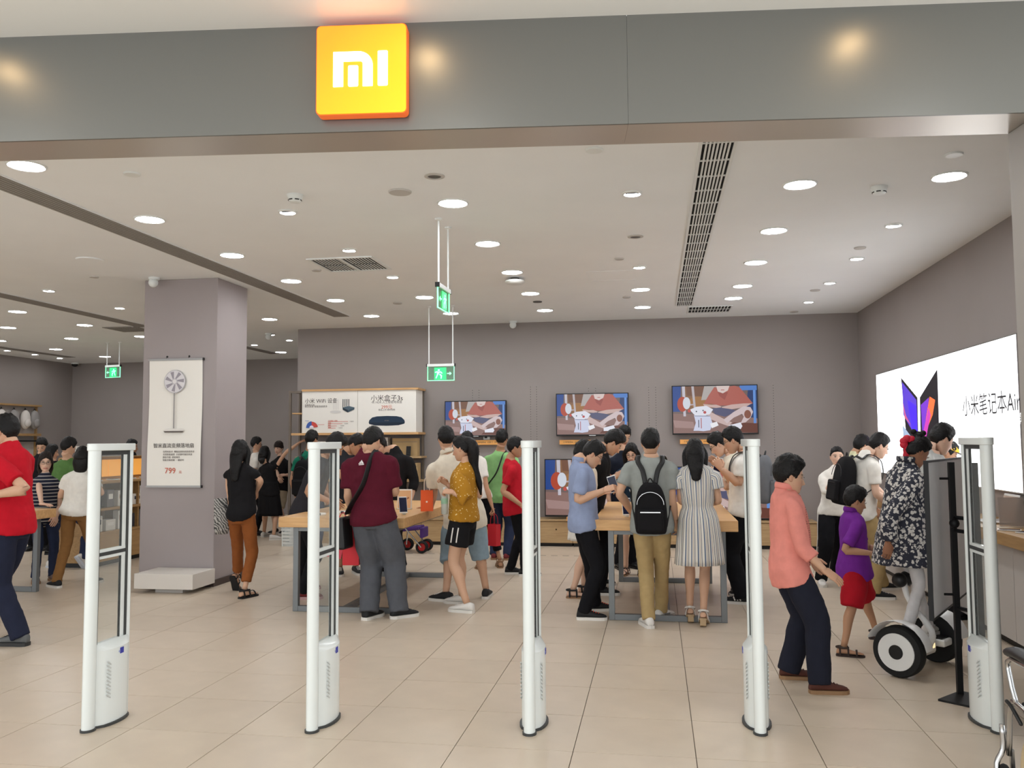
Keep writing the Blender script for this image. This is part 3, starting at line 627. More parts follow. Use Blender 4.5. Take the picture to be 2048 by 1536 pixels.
def tv(x0, x1, z0, z1, Y, label, crop=None, stand=False):
    c = np.array([(x0 + x1) / 2, Y, (z0 + z1) / 2]); t = tag(empty('television', c), label, 'television', 'televisions on the back wall')
    W, H = x1 - x0, z1 - z0
    MB().bb(x0, x1, Y - .03, Y + .03, z0, z1).build('case', m_black, t, bevel=.004)
    pic = scene_pic()
    if crop:
        a0, a1, b0, b1 = crop; pic2 = []
        for col, pts in pic:
            q = [((a - a0) / (a1 - a0), (b - b0) / (b1 - b0)) for a, b in pts]
            for ax, lim, keep in ((0, 0, 1), (0, 1, -1), (1, 0, 1), (1, 1, -1)):
                r = []
                for k in range(len(q)):
                    A, B = q[k - 1], q[k]; ia, ib = (A[ax] - lim) * keep >= 0, (B[ax] - lim) * keep >= 0
                    if ia != ib: s_ = (lim - A[ax]) / (B[ax] - A[ax]); r.append((A[0] + (B[0] - A[0]) * s_, A[1] + (B[1] - A[1]) * s_))
                    if ib: r.append(B)
                q = r
                if len(q) < 3: break
            if len(q) >= 3: pic2.append((col, q))
        pic = pic2
    bz = .014; flatpic('screen', pic, (c[0], Y - .0305, c[2] + .004), (1, 0, 0), (0, 0, 1), W - 2 * bz, H - 2 * bz - .008, m_pic, t)
    MB().bb(c[0] - .05, c[0] + .05, Y - .0315, Y - .030, z0 + .003, z0 + .010).build('badge', m_silver, t)
    if stand:
        MB().bb(c[0] - .30, c[0] + .30, Y - .12, Y + .10, .392, .41).build('stand_foot', m_black, t, bevel=.003); MB().bb(c[0] - .05, c[0] + .05, Y - .02, Y + .02, .40, z0 + .02).build('stand_neck', m_black, t)
    else: MB().bb(c[0] - .2, c[0] + .2, Y + .03, YB - .001, c[2] - .15, c[2] + .15).build('wall_bracket', m_black, t)
tv(-3.21, -2.244, 1.615, 2.168, 12.93, 'wall television over the lime green shirt, smallest of the three upper ones')
tv(-1.481, -.391, 1.615, 2.256, 12.93, 'middle wall television of the three upper ones')
tv(.244, 1.477, 1.62, 2.345, 12.93, 'rightmost and largest wall television')
tv(-1.637, -.12, .43, 1.275, 12.72, 'low television standing on the cabinet behind the blue shirt', stand=True)
tv(.22, 1.62, .40, 1.157, 12.78, 'low television standing behind the striped dress', stand=True)
m_tag = mat('orange_price_strip', (238, 172, 96), .6); m_ink = mat('dark_ink', (70, 62, 58), .8); m_inklight = mat('grey_ink', (130, 122, 116), .8); m_inkred = mat('red_ink', (206, 96, 70), .8)
for x0, x1, z0, z1, lb in ((-2.78, -2.30, 1.49, 1.562, 'orange price strip under the left wall television'), (-1.437, -.96, 1.487, 1.555, 'orange price strip under the middle wall television'), (.353, .83, 1.484, 1.55, 'orange price strip under the right wall television')):
    t = tag(empty('price_strip', (x0, 12.96, z0)), lb, 'price tag', 'price strips under the televisions')
    MB().bb(x0, x1, 12.95, YB - .001, z0, z1).build('plate', m_tag, t)
    text('lettering', '小米电视4A  43英寸  1999元', .03, ((x0 + x1) / 2, 12.9493, (z0 + z1) / 2), (1, 0, 0), (0, 0, 1), m_ink, t)
t = tag(empty('price_card', (-1.2, 12.55, .39)), 'small orange card on the cabinet below the low television', 'price tag'); MB().bb(-1.30, -1.05, 12.50, 12.56, .382, .44).build('card', m_tag, t, bevel=.002)
t = tag(empty('wall_socket', (-2.58, YB, 1.66)), 'small wall box under the left television', 'socket'); MB().bb(-2.62, -2.52, YB - .03, YB, 1.57, 1.64).build('plate', m_white, t); MB().bb(-2.60, -2.56, YB - .04, YB - .03, 1.59, 1.62).build('plug', m_black, t)
# perforated rails in the back wall
m_rail = mat('perforated_rail_grey', (149, 141, 138), .8); m_hole = mat('rail_hole_dark', (82, 76, 74), .8)
for k, (px, top, bot, lb) in enumerate(((847, 773, 1030, 'beside the white shelf boxes'), (945, 775, 1035, 'behind the left television, left one'), (958, 775, 1035, 'behind the left television, right one'), (1061, 772, 1035, 'between left and middle televisions, left one'), (1073, 772, 1035, 'between left and middle televisions, right one'),
        (1177, 771, 1035, 'behind the middle television, left one'), (1191, 771, 1035, 'behind the middle television, right one'), (1297, 769, 1040, 'between middle and right televisions, left one'), (1311, 769, 1040, 'between middle and right televisions, right one'), (1420, 768, 1040, 'behind the right television'), (1546, 765, 1040, 'right of the largest television'))):
    a, b = PL(px, top, YB), PL(px, bot, YB); t = tag(empty('perforated_rail', (a[0], YB, b[2])), 'thin perforated shelf rail ' + lb, 'shelf rail', 'perforated wall rails')
    MB().bb(a[0] - .009, a[0] + .009, YB - .002, YB, .5, a[2]).build('rail', m_rail, t)
    h_ = MB(); z = .54
    while z < a[2] - .02:
        h_.bb(a[0] - .0045, a[0] + .0045, YB - .0032, YB - .002, z, z + .012)
        z += .038
    tag(h_.build('holes', m_hole, t), None, kind='stuff')
# low oak cabinet along the back wall, single units
cab = [(-3.5, 'behind the stroller'), (-2.36, 'under the left television'), (-1.22, 'under the low television'), (-.08, 'under the middle television'), (1.06 - .57, 'x')][:4] + [(1.06, 'behind the striped dress')]
for x, wh in cab:
    t = tag(empty('low_cabinet', (x + .57, 12.78, 0)), 'low oak cabinet unit ' + wh, 'cabinet', 'low oak cabinets along the back wall')
    MB().bb(x + .002, x + 1.138, 12.62, 13.005, .05, .372).build('body', m_oak2, t); MB().bb(x, x + 1.14, 12.58, 13.008, .372, .392).build('top', m_oak2, t, bevel=.002)
    MB().bb(x + .006, x + 1.134, 12.6, 12.62, .055, .366).build('door', m_oak2, t, loc=(x, 12.6, .05), bevel=.002); MB().cyl((x + .9, 12.6, .25), .012, .004, 12, axis='y').build('lock', m_silver, t)
    MB().bb(x + .01, x + 1.13, 12.64, 12.98, 0, .05).build('plinth', m_black, t)

# ================================================================== shelf unit with printed boxes
sx0, sx1, syf = -5.62, -3.56, 12.60
t = tag(empty('tall_shelf_unit', (-4.6, 12.8, 0)), 'tall oak wall shelf unit with grey posts at the back wall left end', 'shelf')
m_post = mat('grey_brown_shelf_post', (112, 102, 92), .5, metal=.4)
for x in (sx0, sx1 - .03): MB().bb(x, x + .03, 12.96, 12.99, .30, 2.36).build('post', m_post, t)
MB().bb(sx0, sx0 + .035, 12.58, 12.615, 0, 2.345).build('post', m_post, t); MB().bb(sx0 + .035, -5.42, 12.585, 12.61, 2.31, 2.345).build('top_rail', m_post, t); MB().bb(sx0, sx0 + .03, 12.6, 12.97, 2.32, 2.345).build('top_rail', m_post, t)
MB().bb(-5.41, -3.54, 12.58, 13.0, 2.335, 2.365).build('top_board', m_oak, t, bevel=.002)
MB().bb(-5.58, -3.54, 12.585, 13.0, 1.655, 1.69).build('shelf_board', m_oak, t, bevel=.002); MB().bb(-5.58, -5.42, 12.62, 13.0, 1.985, 2.005).build('shelf_board', m_oak, t)
for z in (1.325, .965, .62): MB().bb(-5.55, -3.52, 12.68, 13.0, z - .03, z).build('shelf_board', m_oak2, t, bevel=.002)
MB().bb(-5.56, -3.52, 12.66, 13.0, .0, .32).build('bottom_box', m_oak2, t)
def adbox(x0, x1, z0, z1, label, fill):
    c = np.array([(x0 + x1) / 2, 12.79, (z0 + z1) / 2]); q = tag(empty('advert_box', c), label, 'display box', 'white advert boxes on the shelf unit')
    MB().bb(x0, x1, 12.60, 12.99, z0, z1).build('box', m_paper, q, bevel=.002); fill(q, x0, x1, z0, z1); return q
def fill_wifi(q, x0, x1, z0, z1):
    W, H = x1 - x0, z1 - z0; c = ((x0 + x1) / 2, 12.5995, (z0 + z1) / 2); U, V = (1, 0, 0), (0, 0, 1); A = lambda a, b: (x0 + a * W, 12.599, z1 - b * H)
    text('lettering', '小米 WiFi 设备', .082, A(.05, .24), U, V, m_ink, q, align='LEFT'); text('lettering', '全新路由器', .032, A(.05, .33), U, V, m_inklight, q, align='LEFT'); text('lettering', '稳定高速 智能连接更多', .036, A(.05, .37), U, V, m_inklight, q, align='LEFT')
    pale = (216, 212, 208); L = []
    for k in range(4): L.append((pale, [(.565 + k * .028, .55), (.575 + k * .028, .55), (.575 + k * .028, .8), (.565 + k * .028, .8)]))
    L.append((pale, ellp(.61, .5, .10, .035)))
    for k in range(4): L.append(((44, 58, 66), [(.735 + k * .035, .6), (.748 + k * .035, .6), (.748 + k * .035, .80), (.735 + k * .035, .80)]))
    L += [((40, 52, 62), [(.735, .60), (.83, .54), (.83, .48), (.74, .545)]), ((66, 84, 96), [(.83, .54), (.95, .60), (.945, .55), (.83, .48)]), ((86, 104, 116), [(.735, .60), (.85, .635), (.95, .60), (.83, .54)])]
    L += [((66, 98, 176), [(.18, .12)] + ellp(.18, .12, .10, .16, 10, 90, 180)), ((206, 76, 66), [(.18, .12)] + ellp(.18, .12, .115, .15, 10, 10, 90)), ((230, 226, 240), [(.18, .12)] + ellp(.18, .12, .04, .06, 10, 0, 180))]
    L += [((80, 110, 180), [(.06, .29), (.13, .29), (.13, .298), (.06, .298)]), ((206, 100, 90), [(.30, .195), (.41, .195), (.41, .203), (.30, .203)])]
    for k, w_ in enumerate((.36, .26, .16, .14)): L.append(((206, 96, 84), [(.475, .262 - k * .052), (.475 + w_, .262 - k * .052), (.475 + w_, .272 - k * .052), (.475, .272 - k * .052)]))
    flatpic('print', L, c, U, V, W, H, mat('printed_paper', (255, 255, 255), .7, attr='Col'), q)
    for k, (tx, w_) in enumerate((('千兆网口 双频', .86), ('高速', .76), ('稳定', .69), ('家用', .66))): text('lettering', tx, .024, A(.475, .715 + k * .052), U, V, m_inkred, q, align='LEFT'); text('lettering', '1200M', .024, A(w_, .735 + k * .05), U, V, m_inklight, q, align='LEFT')
def fill_box(q, x0, x1, z0, z1):
    W, H = x1 - x0, z1 - z0; c = ((x0 + x1) / 2, 12.5995, (z0 + z1) / 2); U, V = (1, 0, 0), (0, 0, 1); A = lambda a, b: (x0 + a * W, 12.599, z1 - b * H)
    text('lettering', '小米盒子3s', .105, A(.5, .20), U, V, m_ink, q); text('lettering', '4K HDR 人工智能电视盒', .045, A(.5, .29), U, V, m_inklight, q); text('lettering', '299元', .07, A(.5, .405), U, V, m_inkred, q); text('lettering', '新品上市 限时抢购', .032, A(.5, .47), U, V, m_inklight, q)
    P = [(.19, .24), (.20, .29), (.25, .355), (.33, .38), (.5, .388), (.67, .38), (.75, .355), (.80, .29), (.81, .24), (.80, .20), (.70, .165), (.5, .155), (.30, .165), (.20, .20)]
    flatpic('print', [((32, 52, 74), P), ((26, 40, 58), [(.19, .235), (.81, .235), (.80, .20), (.70, .165), (.5, .155), (.30, .165), (.20, .20)])], c, U, V, W, H, mat('printed_paper', (255, 255, 255), .7, attr='Col'), q)
    text('lettering', 'mi box', .025, (c[0], 12.5972, z0 + .28 * H), U, V, m_inklight, q)
adbox(-5.41, -4.51, 1.69, 2.335, 'white advert box with antenna router print and pie chart', fill_wifi); adbox(-4.505, -3.58, 1.69, 2.335, 'white advert box with dark blue set top box print', fill_box)
m_kraft = mat('kraft_card', (196, 166, 120), .75, var=.04)
def pbox(x0, x1, y0, y1, z0, z1, m_, label, nm='product_box', mark=None, group='boxes on the wall shelf'):
    t = tag(empty(nm, ((x0 + x1) / 2, (y0 + y1) / 2, z0)), label, 'box', group); MB().bb(x0, x1, y0, y1, z0, z1).build('carton', m_, t, bevel=.002); MB().bb(x0 + .003, x1 - .003, y0 - .001, y0 + .002, z1 - (z1 - z0) * .22, z1 - (z1 - z0) * .2).build('lid_seam', m_inklight, t)
    if mark: mark(t)
    return t
pbox(-4.02, -3.62, 12.81, 12.95, 1.325, 1.60, m_kraft, 'kraft carton on the upper shelf beside the phone box'); pbox(-4.30, -4.09, 12.80, 12.95, 1.325, 1.615, m_paper, 'white carton showing a dark phone on the upper shelf')
pbox(-3.98, -3.82, 12.74, 12.93, .965, 1.22, m_kraft, 'left kraft carton of the pair on the middle shelf'); pbox(-3.81, -3.60, 12.74, 12.93, .965, 1.22, m_kraft, 'right kraft carton of the pair on the middle shelf')
pbox(-4.3, -3.99, 12.74, 12.93, .62, .88, m_kraft, 'kraft carton on the lowest shelf'); pbox(-5.3, -4.9, 12.74, 12.95, 1.325, 1.56, m_paper, 'white carton behind the teal shirted man'); pbox(-4.8, -4.4, 12.74, 12.95, .965, 1.25, m_kraft, 'wide kraft carton behind the dark haired customers')
for x, lb in ((-4.2, 'dark phone on a stand in front of the white carton'), (-3.74, 'dark phone on a stand in front of the kraft carton')):
    t = tag(empty('display_phone', (x, 12.74, 1.325)), lb, 'phone', 'phones on the wall shelf'); MB().box((x, 12.74, 1.405), (.072, .01, .145), R=Matrix.Rotation(-.2, 3, 'X')).build('phone_body', m_black, t, bevel=.003); MB().box((x, 12.750, 1.345), (.05, .06, .04)).build('stand', m_black, t, bevel=.004)
t = tag(empty('shelf_price_card', (-3.95, 12.70, 1.325)), 'small white price card on the upper shelf', 'price tag'); MB().box((-3.95, 12.71, 1.35), (.09, .01, .05), R=Matrix.Rotation(-.3, 3, 'X')).build('card', m_paper, t); MB().bb(-3.98, -3.92, 12.70, 12.73, 1.325, 1.333).build('foot', m_clear, t)

# ================================================================== fan banner on the column
bx0, bx1, bz0, bz1 = -5.53, -4.895, 1.075, 2.47
yb_ = CY0 - .012; bc = np.array([(bx0 + bx1) / 2, yb_, (bz0 + bz1) / 2]); t = tag(empty('hanging_banner', bc), 'white roll banner with printed standing fan on the column', 'banner')
def sheet():
    mb = MB(); n = 16; V = []
    for k in range(n + 1):
        q = k / n; z = bz0 + (bz1 - bz0) * q; off = -.008 * math.sin(q * 7) - .004 - .01 * (1 - q)
        V += [(bx0, yb_ + off, z), (bx1, yb_ + off, z)]
    m_ = len(V); V += [(a, b + .0015, c) for a, b, c in V]
    F = [(2 * k, 2 * k + 1, 2 * k + 3, 2 * k + 2) for k in range(n)] + [(m_ + 2 * k + 2, m_ + 2 * k + 3, m_ + 2 * k + 1, m_ + 2 * k) for k in range(n)] + [(2 * k, 2 * k + 2, m_ + 2 * k + 2, m_ + 2 * k) for k in range(n)] + [(2 * k + 1, m_ + 2 * k + 1, m_ + 2 * k + 3, 2 * k + 3) for k in range(n)]
    return mb.add(V, F)
sheet().build('sheet', m_paper, t, smooth=False)
for z in (bz0, bz1): MB().bb(bx0 - .006, bx1 + .006, yb_ - .016, yb_ + .006, z - .011, z + .011).build('rail', mat('banner_rail', (150, 148, 146), .4, metal=.5), t); MB().bb(bx1 + .004, bx1 + .016, yb_ - .018, yb_ + .008, z - .014, z + .014).build('end_cap', m_black, t)
for x in (bx0 + .2, bx1 - .17): MB().cyl((x, CY0 - .001, bz1 + .035), .012, .018, 12, axis='y').build('hook', m_black, t); MB().tube([(x, CY0 - .01, bz1 + .035), (x, yb_ - .004, bz1 + .008)], .002, 6).build('hanger', m_black, t)
BW, BH = bx1 - bx0, bz1 - bz0; yo = yb_ - .024; L = []
fx, fz, fr_ = .5, .825, .20; asp = BW / BH
L.append(((176, 174, 180), ellp(fx, fz, fr_, fr_ * asp, 40))); L.append(((222, 218, 220), ellp(fx, fz, fr_ * .955, fr_ * .955 * asp, 40)))
for k in range(7):
    a = math.radians(k * 360 / 7 + 12); pts = [(fr_ * .25, -.12), (fr_ * .86, -.32), (fr_ * .9, .05), (fr_ * .28, .30)]
    L.append(((158, 152, 160), [(fx + r * math.cos(a + d), fz + r * math.sin(a + d) * asp) for r, d in pts]))
L += [((196, 192, 196), ellp(fx, fz, fr_ * .27, fr_ * .27 * asp, 24)), ((226, 222, 222), ellp(fx, fz, fr_ * .18, fr_ * .18 * asp, 24)), ((156, 152, 150), [(fx - .012, .455), (fx + .012, .455), (fx + .012, fz - fr_ * asp), (fx - .012, fz - fr_ * asp)]),
      ((226, 222, 216), [(.30, .44), (.36, .452), (.64, .452), (.70, .44), (.70, .436), (.30, .436)]), ((112, 104, 98), [(.31, .436), (.69, .436), (.665, .422), (.335, .422)])]
flatpic('print', L, (bc[0], yo, bc[2]), (1, 0, 0), (0, 0, 1), BW, BH, MATS['printed_paper'], t)
A = lambda a, b: (bx0 + a * BW, yo, bz0 + b * BH)
text('lettering', '智米直流变频落地扇', .054, A(.5, .318), (1, 0, 0), (0, 0, 1), m_ink, t)
for k, s_ in enumerate(('自然风技术  模拟自然的风轻柔舒适', '无线智能遥控  手机随时操控风速', '静音节能  超低噪音', '智能互联控制  一键定时')): text('lettering', s_, .024, A(.30, .272 - k * .022), (1, 0, 0), (0, 0, 1), m_inklight, t, align='LEFT')
text('lettering', '799', .088, A(.34, .122), (1, 0, 0), (0, 0, 1), m_inkred, t, align='LEFT'); text('lettering', '元', .036, A(.605, .112), (1, 0, 0), (0, 0, 1), m_inkred, t, align='LEFT')
# white plinth at the column foot
t = tag(empty('low_plinth', (-5.05, 8.48, 0)), 'low white display plinth at the foot of the column', 'plinth'); MB().bb(-5.37, -4.71, 8.25, 8.70, .045, .20).build('slab', mat('plinth_white', (214, 208, 200), .6), t, bevel=.003); MB().bb(-5.17, -4.86, 8.32, 8.66, 0, .045).build('foot', mat('plinth_foot', (176, 170, 164), .6), t)

# ================================================================== light box on the right wall
t = tag(empty('light_box', (XR - .03, 9.7, 1.74)), 'big lit white advert panel with two open laptops on the right wall', 'light box')
MB().bb(XR - .03, XR, 7.46, 11.95, 1.095, 2.39).build('frame', m_silver, t); LY0, LY1, LZ0, LZ1 = 7.475, 11.935, 1.105, 2.38
lbx = XR - .032; U = np.array([0, -1., 0]); V = np.array([0, 0, 1.]); W, H = LY1 - LY0, LZ1 - LZ0; lc = np.array([lbx, (LY0 + LY1) / 2, (LZ0 + LZ1) / 2])
MB().bb(XR - .0315, XR - .03, LY0, LY1, LZ0, LZ1).build('diffuser', mat('lit_white_light_box', (255, 255, 255), .5, emit=(250, 252, 255), estr=2.4), t)
def lbp(px, py):
    d = ray(px, py); q = CAM + d * lbx / d[0]; return ((q[1] - lc[1]) * -1 / W + .5, (q[2] - lc[2]) / H + .5)
def quad(c, *pts): return (c, [lbp(*p) for p in pts])
Lp = [quad((24, 22, 28), (1802, 755), (1835, 795), (1838, 935), (1815, 900)), quad((84, 60, 190), (1804, 764), (1833, 800), (1836, 880), (1818, 850), (1807, 830)), quad((70, 40, 230), (1815, 800), (1833, 812), (1836, 900), (1826, 870)), quad((190, 90, 130), (1805, 800), (1812, 830), (1822, 850), (1810, 836)),
      quad((24, 22, 28), (1840, 795), (1875, 738), (1879, 860), (1876, 900), (1843, 935)), quad((110, 50, 190), (1842, 810), (1858, 795), (1856, 850), (1846, 880)), quad((236, 110, 60), (1852, 840), (1860, 793), (1871, 800), (1866, 830), (1858, 850)), quad((190, 60, 170), (1848, 860), (1858, 815), (1862, 830), (1852, 880)),
      quad((150, 170, 196), (1806, 850), (1822, 872), (1828, 905), (1808, 884))]
m_lbpic = mat('lit_light_box_print', (0, 0, 0), .5, emit=(255, 255, 255), estr=.8, attr='Col'); flatpic('print', Lp, lc, U, V, W, H, m_lbpic, t)
m_lbink = mat('light_box_lettering', (64, 64, 68), .6)
a = lbp(1925, 816); text('lettering', '小米笔记本Air 玩', .21, lc + U * (a[0] - .5) * W + V * (a[1] - .5) * H, U, V, m_lbink, t, align='LEFT')
a = lbp(1930, 845); text('lettering', '像杂志一样轻薄 全金属超轻薄机身', .10, lc + U * (a[0] - .5) * W + V * (a[1] - .5) * H, U, V, mat('light_box_pale_lettering', (200, 200, 200), .6, emit=(250, 250, 250), estr=1.1), t, align='LEFT')
# ================================================================== sign stand on the right
d = unit((.30, .58, 0)); nrm = np.array([d[1], -d[0], 0]); o0 = np.array([1.552, 5.363, 0])
t = tag(empty('poster_stand', (1.80, 5.57, 0)), 'black two pole poster stand seen from behind beside the rightmost gate', 'poster stand')
MB().prism([(1.615, 5.517), (1.774, 5.387), (1.965, 5.585), (1.80, 5.716)], (0, 0, 0), (1, 0, 0), (0, 1, 0), (0, 0, 1), .012).build('base_plate', m_blackmetal, t)
for q in ((1.782, 5.655), (1.862, 5.50)): MB().bb(q[0] - .016, q[0] + .016, q[1] - .016, q[1] + .016, .012, 1.40).build('pole', m_blackmetal, t)
a, b = np.array([1.782, 5.655, 0]), np.array([1.862, 5.50, 0])
for z in (1.065, .985, .52): MB().tube([a + (0, 0, z), b + (0, 0, z)], .012, 8).build('cross_bar', m_blackmetal, t)
MB().ell((1.782, 5.635, 1.03), (.03, .03, .03)).build('clamp_knob', m_blackmetal, t, smooth=True)
BL = 1.15; c = o0 + d * BL / 2
R_ = np.array([d, -nrm, (0, 0, 1)]).T
MB().box(c + (0, 0, .955), (BL, .02, .90), R=R_).build('poster_board', mat('poster_back_grey', (238, 239, 242), .7), t)
for k in (-1, 1): MB().box(c + d * k * (BL / 2 - .005) + (0, 0, .955), (.012, .026, .91), R=R_).build('board_edge', m_blackmetal, t)
for z in (.50, 1.41): MB().box(c + (0, 0, z), (BL, .026, .012), R=R_).build('board_edge', m_blackmetal, t)
for z in (.6, 1.3): MB().tube([o0 + d * .33 + (0, 0, z), a + (0, 0, z)], .008, 6).build('bracket', m_blackmetal, t)

# ================================================================== self balancing scooter
m_tyre = mat('black_rubber_tyre', (22, 22, 23), .75); m_scw = mat('scooter_white', (232, 232, 230), .3)
wa = np.array([1.54, 6.03, .165]); wb = np.array([1.90, 6.47, .165]); ax = unit(wb - wa); sd = np.array([-ax[1], ax[0], 0]); sm = (wa + wb) / 2
t = tag(empty('balance_scooter', (sm[0], sm[1], 0)), 'white two wheeled self balancing scooter under the girl in floral dress', 'scooter')
def wheel(c, s):
    R = np.array([sd, np.array([0, 0, 1.]), ax]).T
    def lathe(prof, nm, m_):
        mb = MB().lathe(prof, n=36); mb.v = [tuple(R @ np.array(p) + c) for p in mb.v]; return mb.build(nm, m_, t, autos=40)
    lathe([(.118, -.045), (.155, -.042), (.165, -.022), (.165, .022), (.155, .042), (.118, .045)], 'tyre', m_tyre)
    lathe([(.118, -s * .046 - .004), (.120, -s * .046 + .004)], 'hub_cover', m_scw); lathe([(.045, -s * .051 - .003), (.047, -s * .051 + .003)], 'hub_cap', m_black)
wheel(wa, 1); wheel(wb, -1)
for c, s in ((wa, 1), (wb, -1)):
    arc = [c + ax * (s * .02) + sd * math.cos(a) * .19 + np.array([0, 0, math.sin(a) * .19]) for a in np.linspace(.35, math.pi - .15, 12)]
    MB().tube(arc, [(.006, .075)] * 12, 12, ref=np.cross(ax, sd) * 0 + unit(arc[0] - c), sub=1).build('fender', m_scw, t, autos=50)
    q = c + ax * s * .12 + np.array([0, 0, .005]); MB().box(q, (.13, .26, .05), R=np.array([ax, sd, (0, 0, 1)]).T).build('foot_deck', m_scw, t, bevel=.012); MB().box(q + (0, 0, .028), (.11, .22, .008), R=np.array([ax, sd, (0, 0, 1)]).T).build('foot_mat', m_black, t)
MB().box(sm + (0, 0, -.01), (.20, .16, .10), R=np.array([ax, sd, (0, 0, 1)]).T).build('body', m_scw, t, bevel=.02)
MB().box(sm + sd * -.085 + (0, 0, .0), (.09, .012, .03), R=np.array([ax, sd, (0, 0, 1)]).T).build('head_lamp', mat('scooter_lamp', (255, 236, 190), .4, emit=(255, 226, 170), estr=1.0), t)
fs = sm + sd * -.07
MB().tube([fs + (0, 0, .0), fs + sd * -.02 + (0, 0, .10), fs + sd * .12 + (0, 0, .28), fs + sd * .155 + (0, 0, .40)], [(.022, .022), (.022, .02), (.018, .018), (.02, .03)], 10, sub=4).build('steering_stem', m_scw, t, smooth=True)
for s in (-1, 1): MB().ell(fs + sd * .16 + ax * s * .05 + (0, 0, .42), (.05, .05, .05), 12, 8).build('knee_pad', m_black, t, smooth=True)

# ================================================================== wheelchair at the right edge
t = tag(empty('wheelchair', (1.45, 3.1, 0)), 'silver wheelchair with tan tyre cut off by the right picture edge', 'wheelchair')
m_tan = mat('tan_rubber_tyre', (186, 166, 132), .7); m_spoke = mat('grey_wheel_spoke', (120, 120, 122), .4, metal=.6); m_seat = mat('black_seat_fabric', (24, 24, 26), .9)
hd = unit((.06, .998, 0)); sx_ = np.array([hd[1], -hd[0], 0]); org = FL(2086, 1472, .45); org[2] = 0; WR = .225
WP = lambda s_, f_, z_: org + sx_ * s_ + hd * f_ + np.array([0, 0, z_])
for s_ in (0.0, .52):
    i_ = 1 if s_ == 0 else -1
    c = WP(s_, 0, WR); ring = lambda r, n=40: [c + hd * math.cos(a) * r + np.array([0, 0, math.sin(a) * r]) for a in np.linspace(0, 2 * math.pi, n, endpoint=False)]
    MB().tube(ring(WR - .018), .018, 10, closed=True).build('tyre', m_tan, t, smooth=True); MB().tube(ring(WR - .042), .010, 8, closed=True).build('rim', m_spoke, t, smooth=True)
    MB().ell(c, (.035, .035, .035)).build('hub', m_silver, t, smooth=True)
    for k in range(14):
        a = k * 2 * math.pi / 14; MB().tube([c, c + hd * math.cos(a) * (WR - .04) + np.array([0, 0, math.sin(a) * (WR - .04)])], .002, 5).build('spoke', m_silver, t)
    cf = WP(s_ + .02 * i_, .52, .082); cring = [cf + hd * math.cos(a) * .066 + np.array([0, 0, math.sin(a) * .066]) for a in np.linspace(0, 2 * math.pi, 24, endpoint=False)]
    MB().tube(cring, .015, 8, closed=True).build('caster_tyre', m_tyre, t, smooth=True); MB().cyl(cf - sx_ * .012, .052, .024, 20, axis='x').build('caster_hub', m_spoke, t)
    MB().tube([cf - sx_ * .028, cf - sx_ * .028 + hd * .015 + (0, 0, .08), cf + hd * .02 + (0, 0, .14), cf + hd * .02 + (0, 0, .24)], .012, 8, sub=3).build('caster_fork', m_silver, t, smooth=True)
    MB().tube([WP(s_ + .04 * i_, -.12, WR), WP(s_ + .04 * i_, -.13, .50), WP(s_ + .04 * i_, -.18, .90), WP(s_ + .04 * i_, -.22, .93)], .012, 8, sub=3).build('back_tube', m_silver, t, smooth=True)
    MB().tube([WP(s_ + .04 * i_, -.22, .93), WP(s_ + .04 * i_, -.33, .91)], .017, 10, round_end=True).build('push_grip', m_black, t, smooth=True)
    MB().tube([WP(s_ + .04 * i_, -.13, .44), WP(s_ + .04 * i_, .34, .45), WP(s_ + .04 * i_, .48, .42), WP(s_ + .04 * i_, .53, .20)], .012, 8, sub=3).build('side_tube', m_silver, t, smooth=True)
    MB().tube([WP(s_ + .04 * i_, .40, .44), WP(s_ + .03 * i_, .44, .54), WP(s_ + .03 * i_, .41, .63), WP(s_ + .04 * i_, -.13, .64)], .011, 8, sub=3).build('arm_tube', m_silver, t, smooth=True)
    MB().tube([WP(s_ + .03 * i_, .42, .655), WP(s_ + .03 * i_, .30, .675), WP(s_ + .03 * i_, .0, .675)], [(.030, .020), (.034, .024), (.03, .02)], 12, sub=3, round_end=True, ref=sx_).build('armrest_pad', m_black, t, smooth=True)
    MB().tube([WP(s_ + .02 * i_, .30, .40), WP(s_ + .0 * i_, .34, .455), WP(s_ - .01 * i_, .36, .47)], .008, 8, sub=2, round_end=True).build('brake_lever', m_black, t, smooth=True)
    MB().tube([WP(s_ + .05 * i_, .53, .22), WP(s_ + .07 * i_, .59, .10)], .011, 8).build('footrest_tube', m_silver, t); MB().box(WP(s_ + .12 * i_, .585, .09), (.15, .10, .015), R=np.array([sx_, hd, (0, 0, 1)]).T).build('footplate', m_black, t)
MB().box(WP(.26, .16, .45), (.42, .46, .03), R=np.array([sx_, hd, (0, 0, 1)]).T).build('seat', m_seat, t, bevel=.01); MB().box(WP(.26, -.15, .70), (.42, .03, .42), R=np.array([sx_, hd, (0, 0, 1)]).T).build('backrest', m_seat, t, bevel=.01)
MB().box(WP(.055, .14, .54), (.006, .34, .17), R=np.array([sx_, hd, (0, 0, 1)]).T).build('side_guard', m_seat, t)
t.location = tuple(org)
for c_ in [k for k in bpy.data.objects if k.parent == t]: c_.location = tuple(-org)

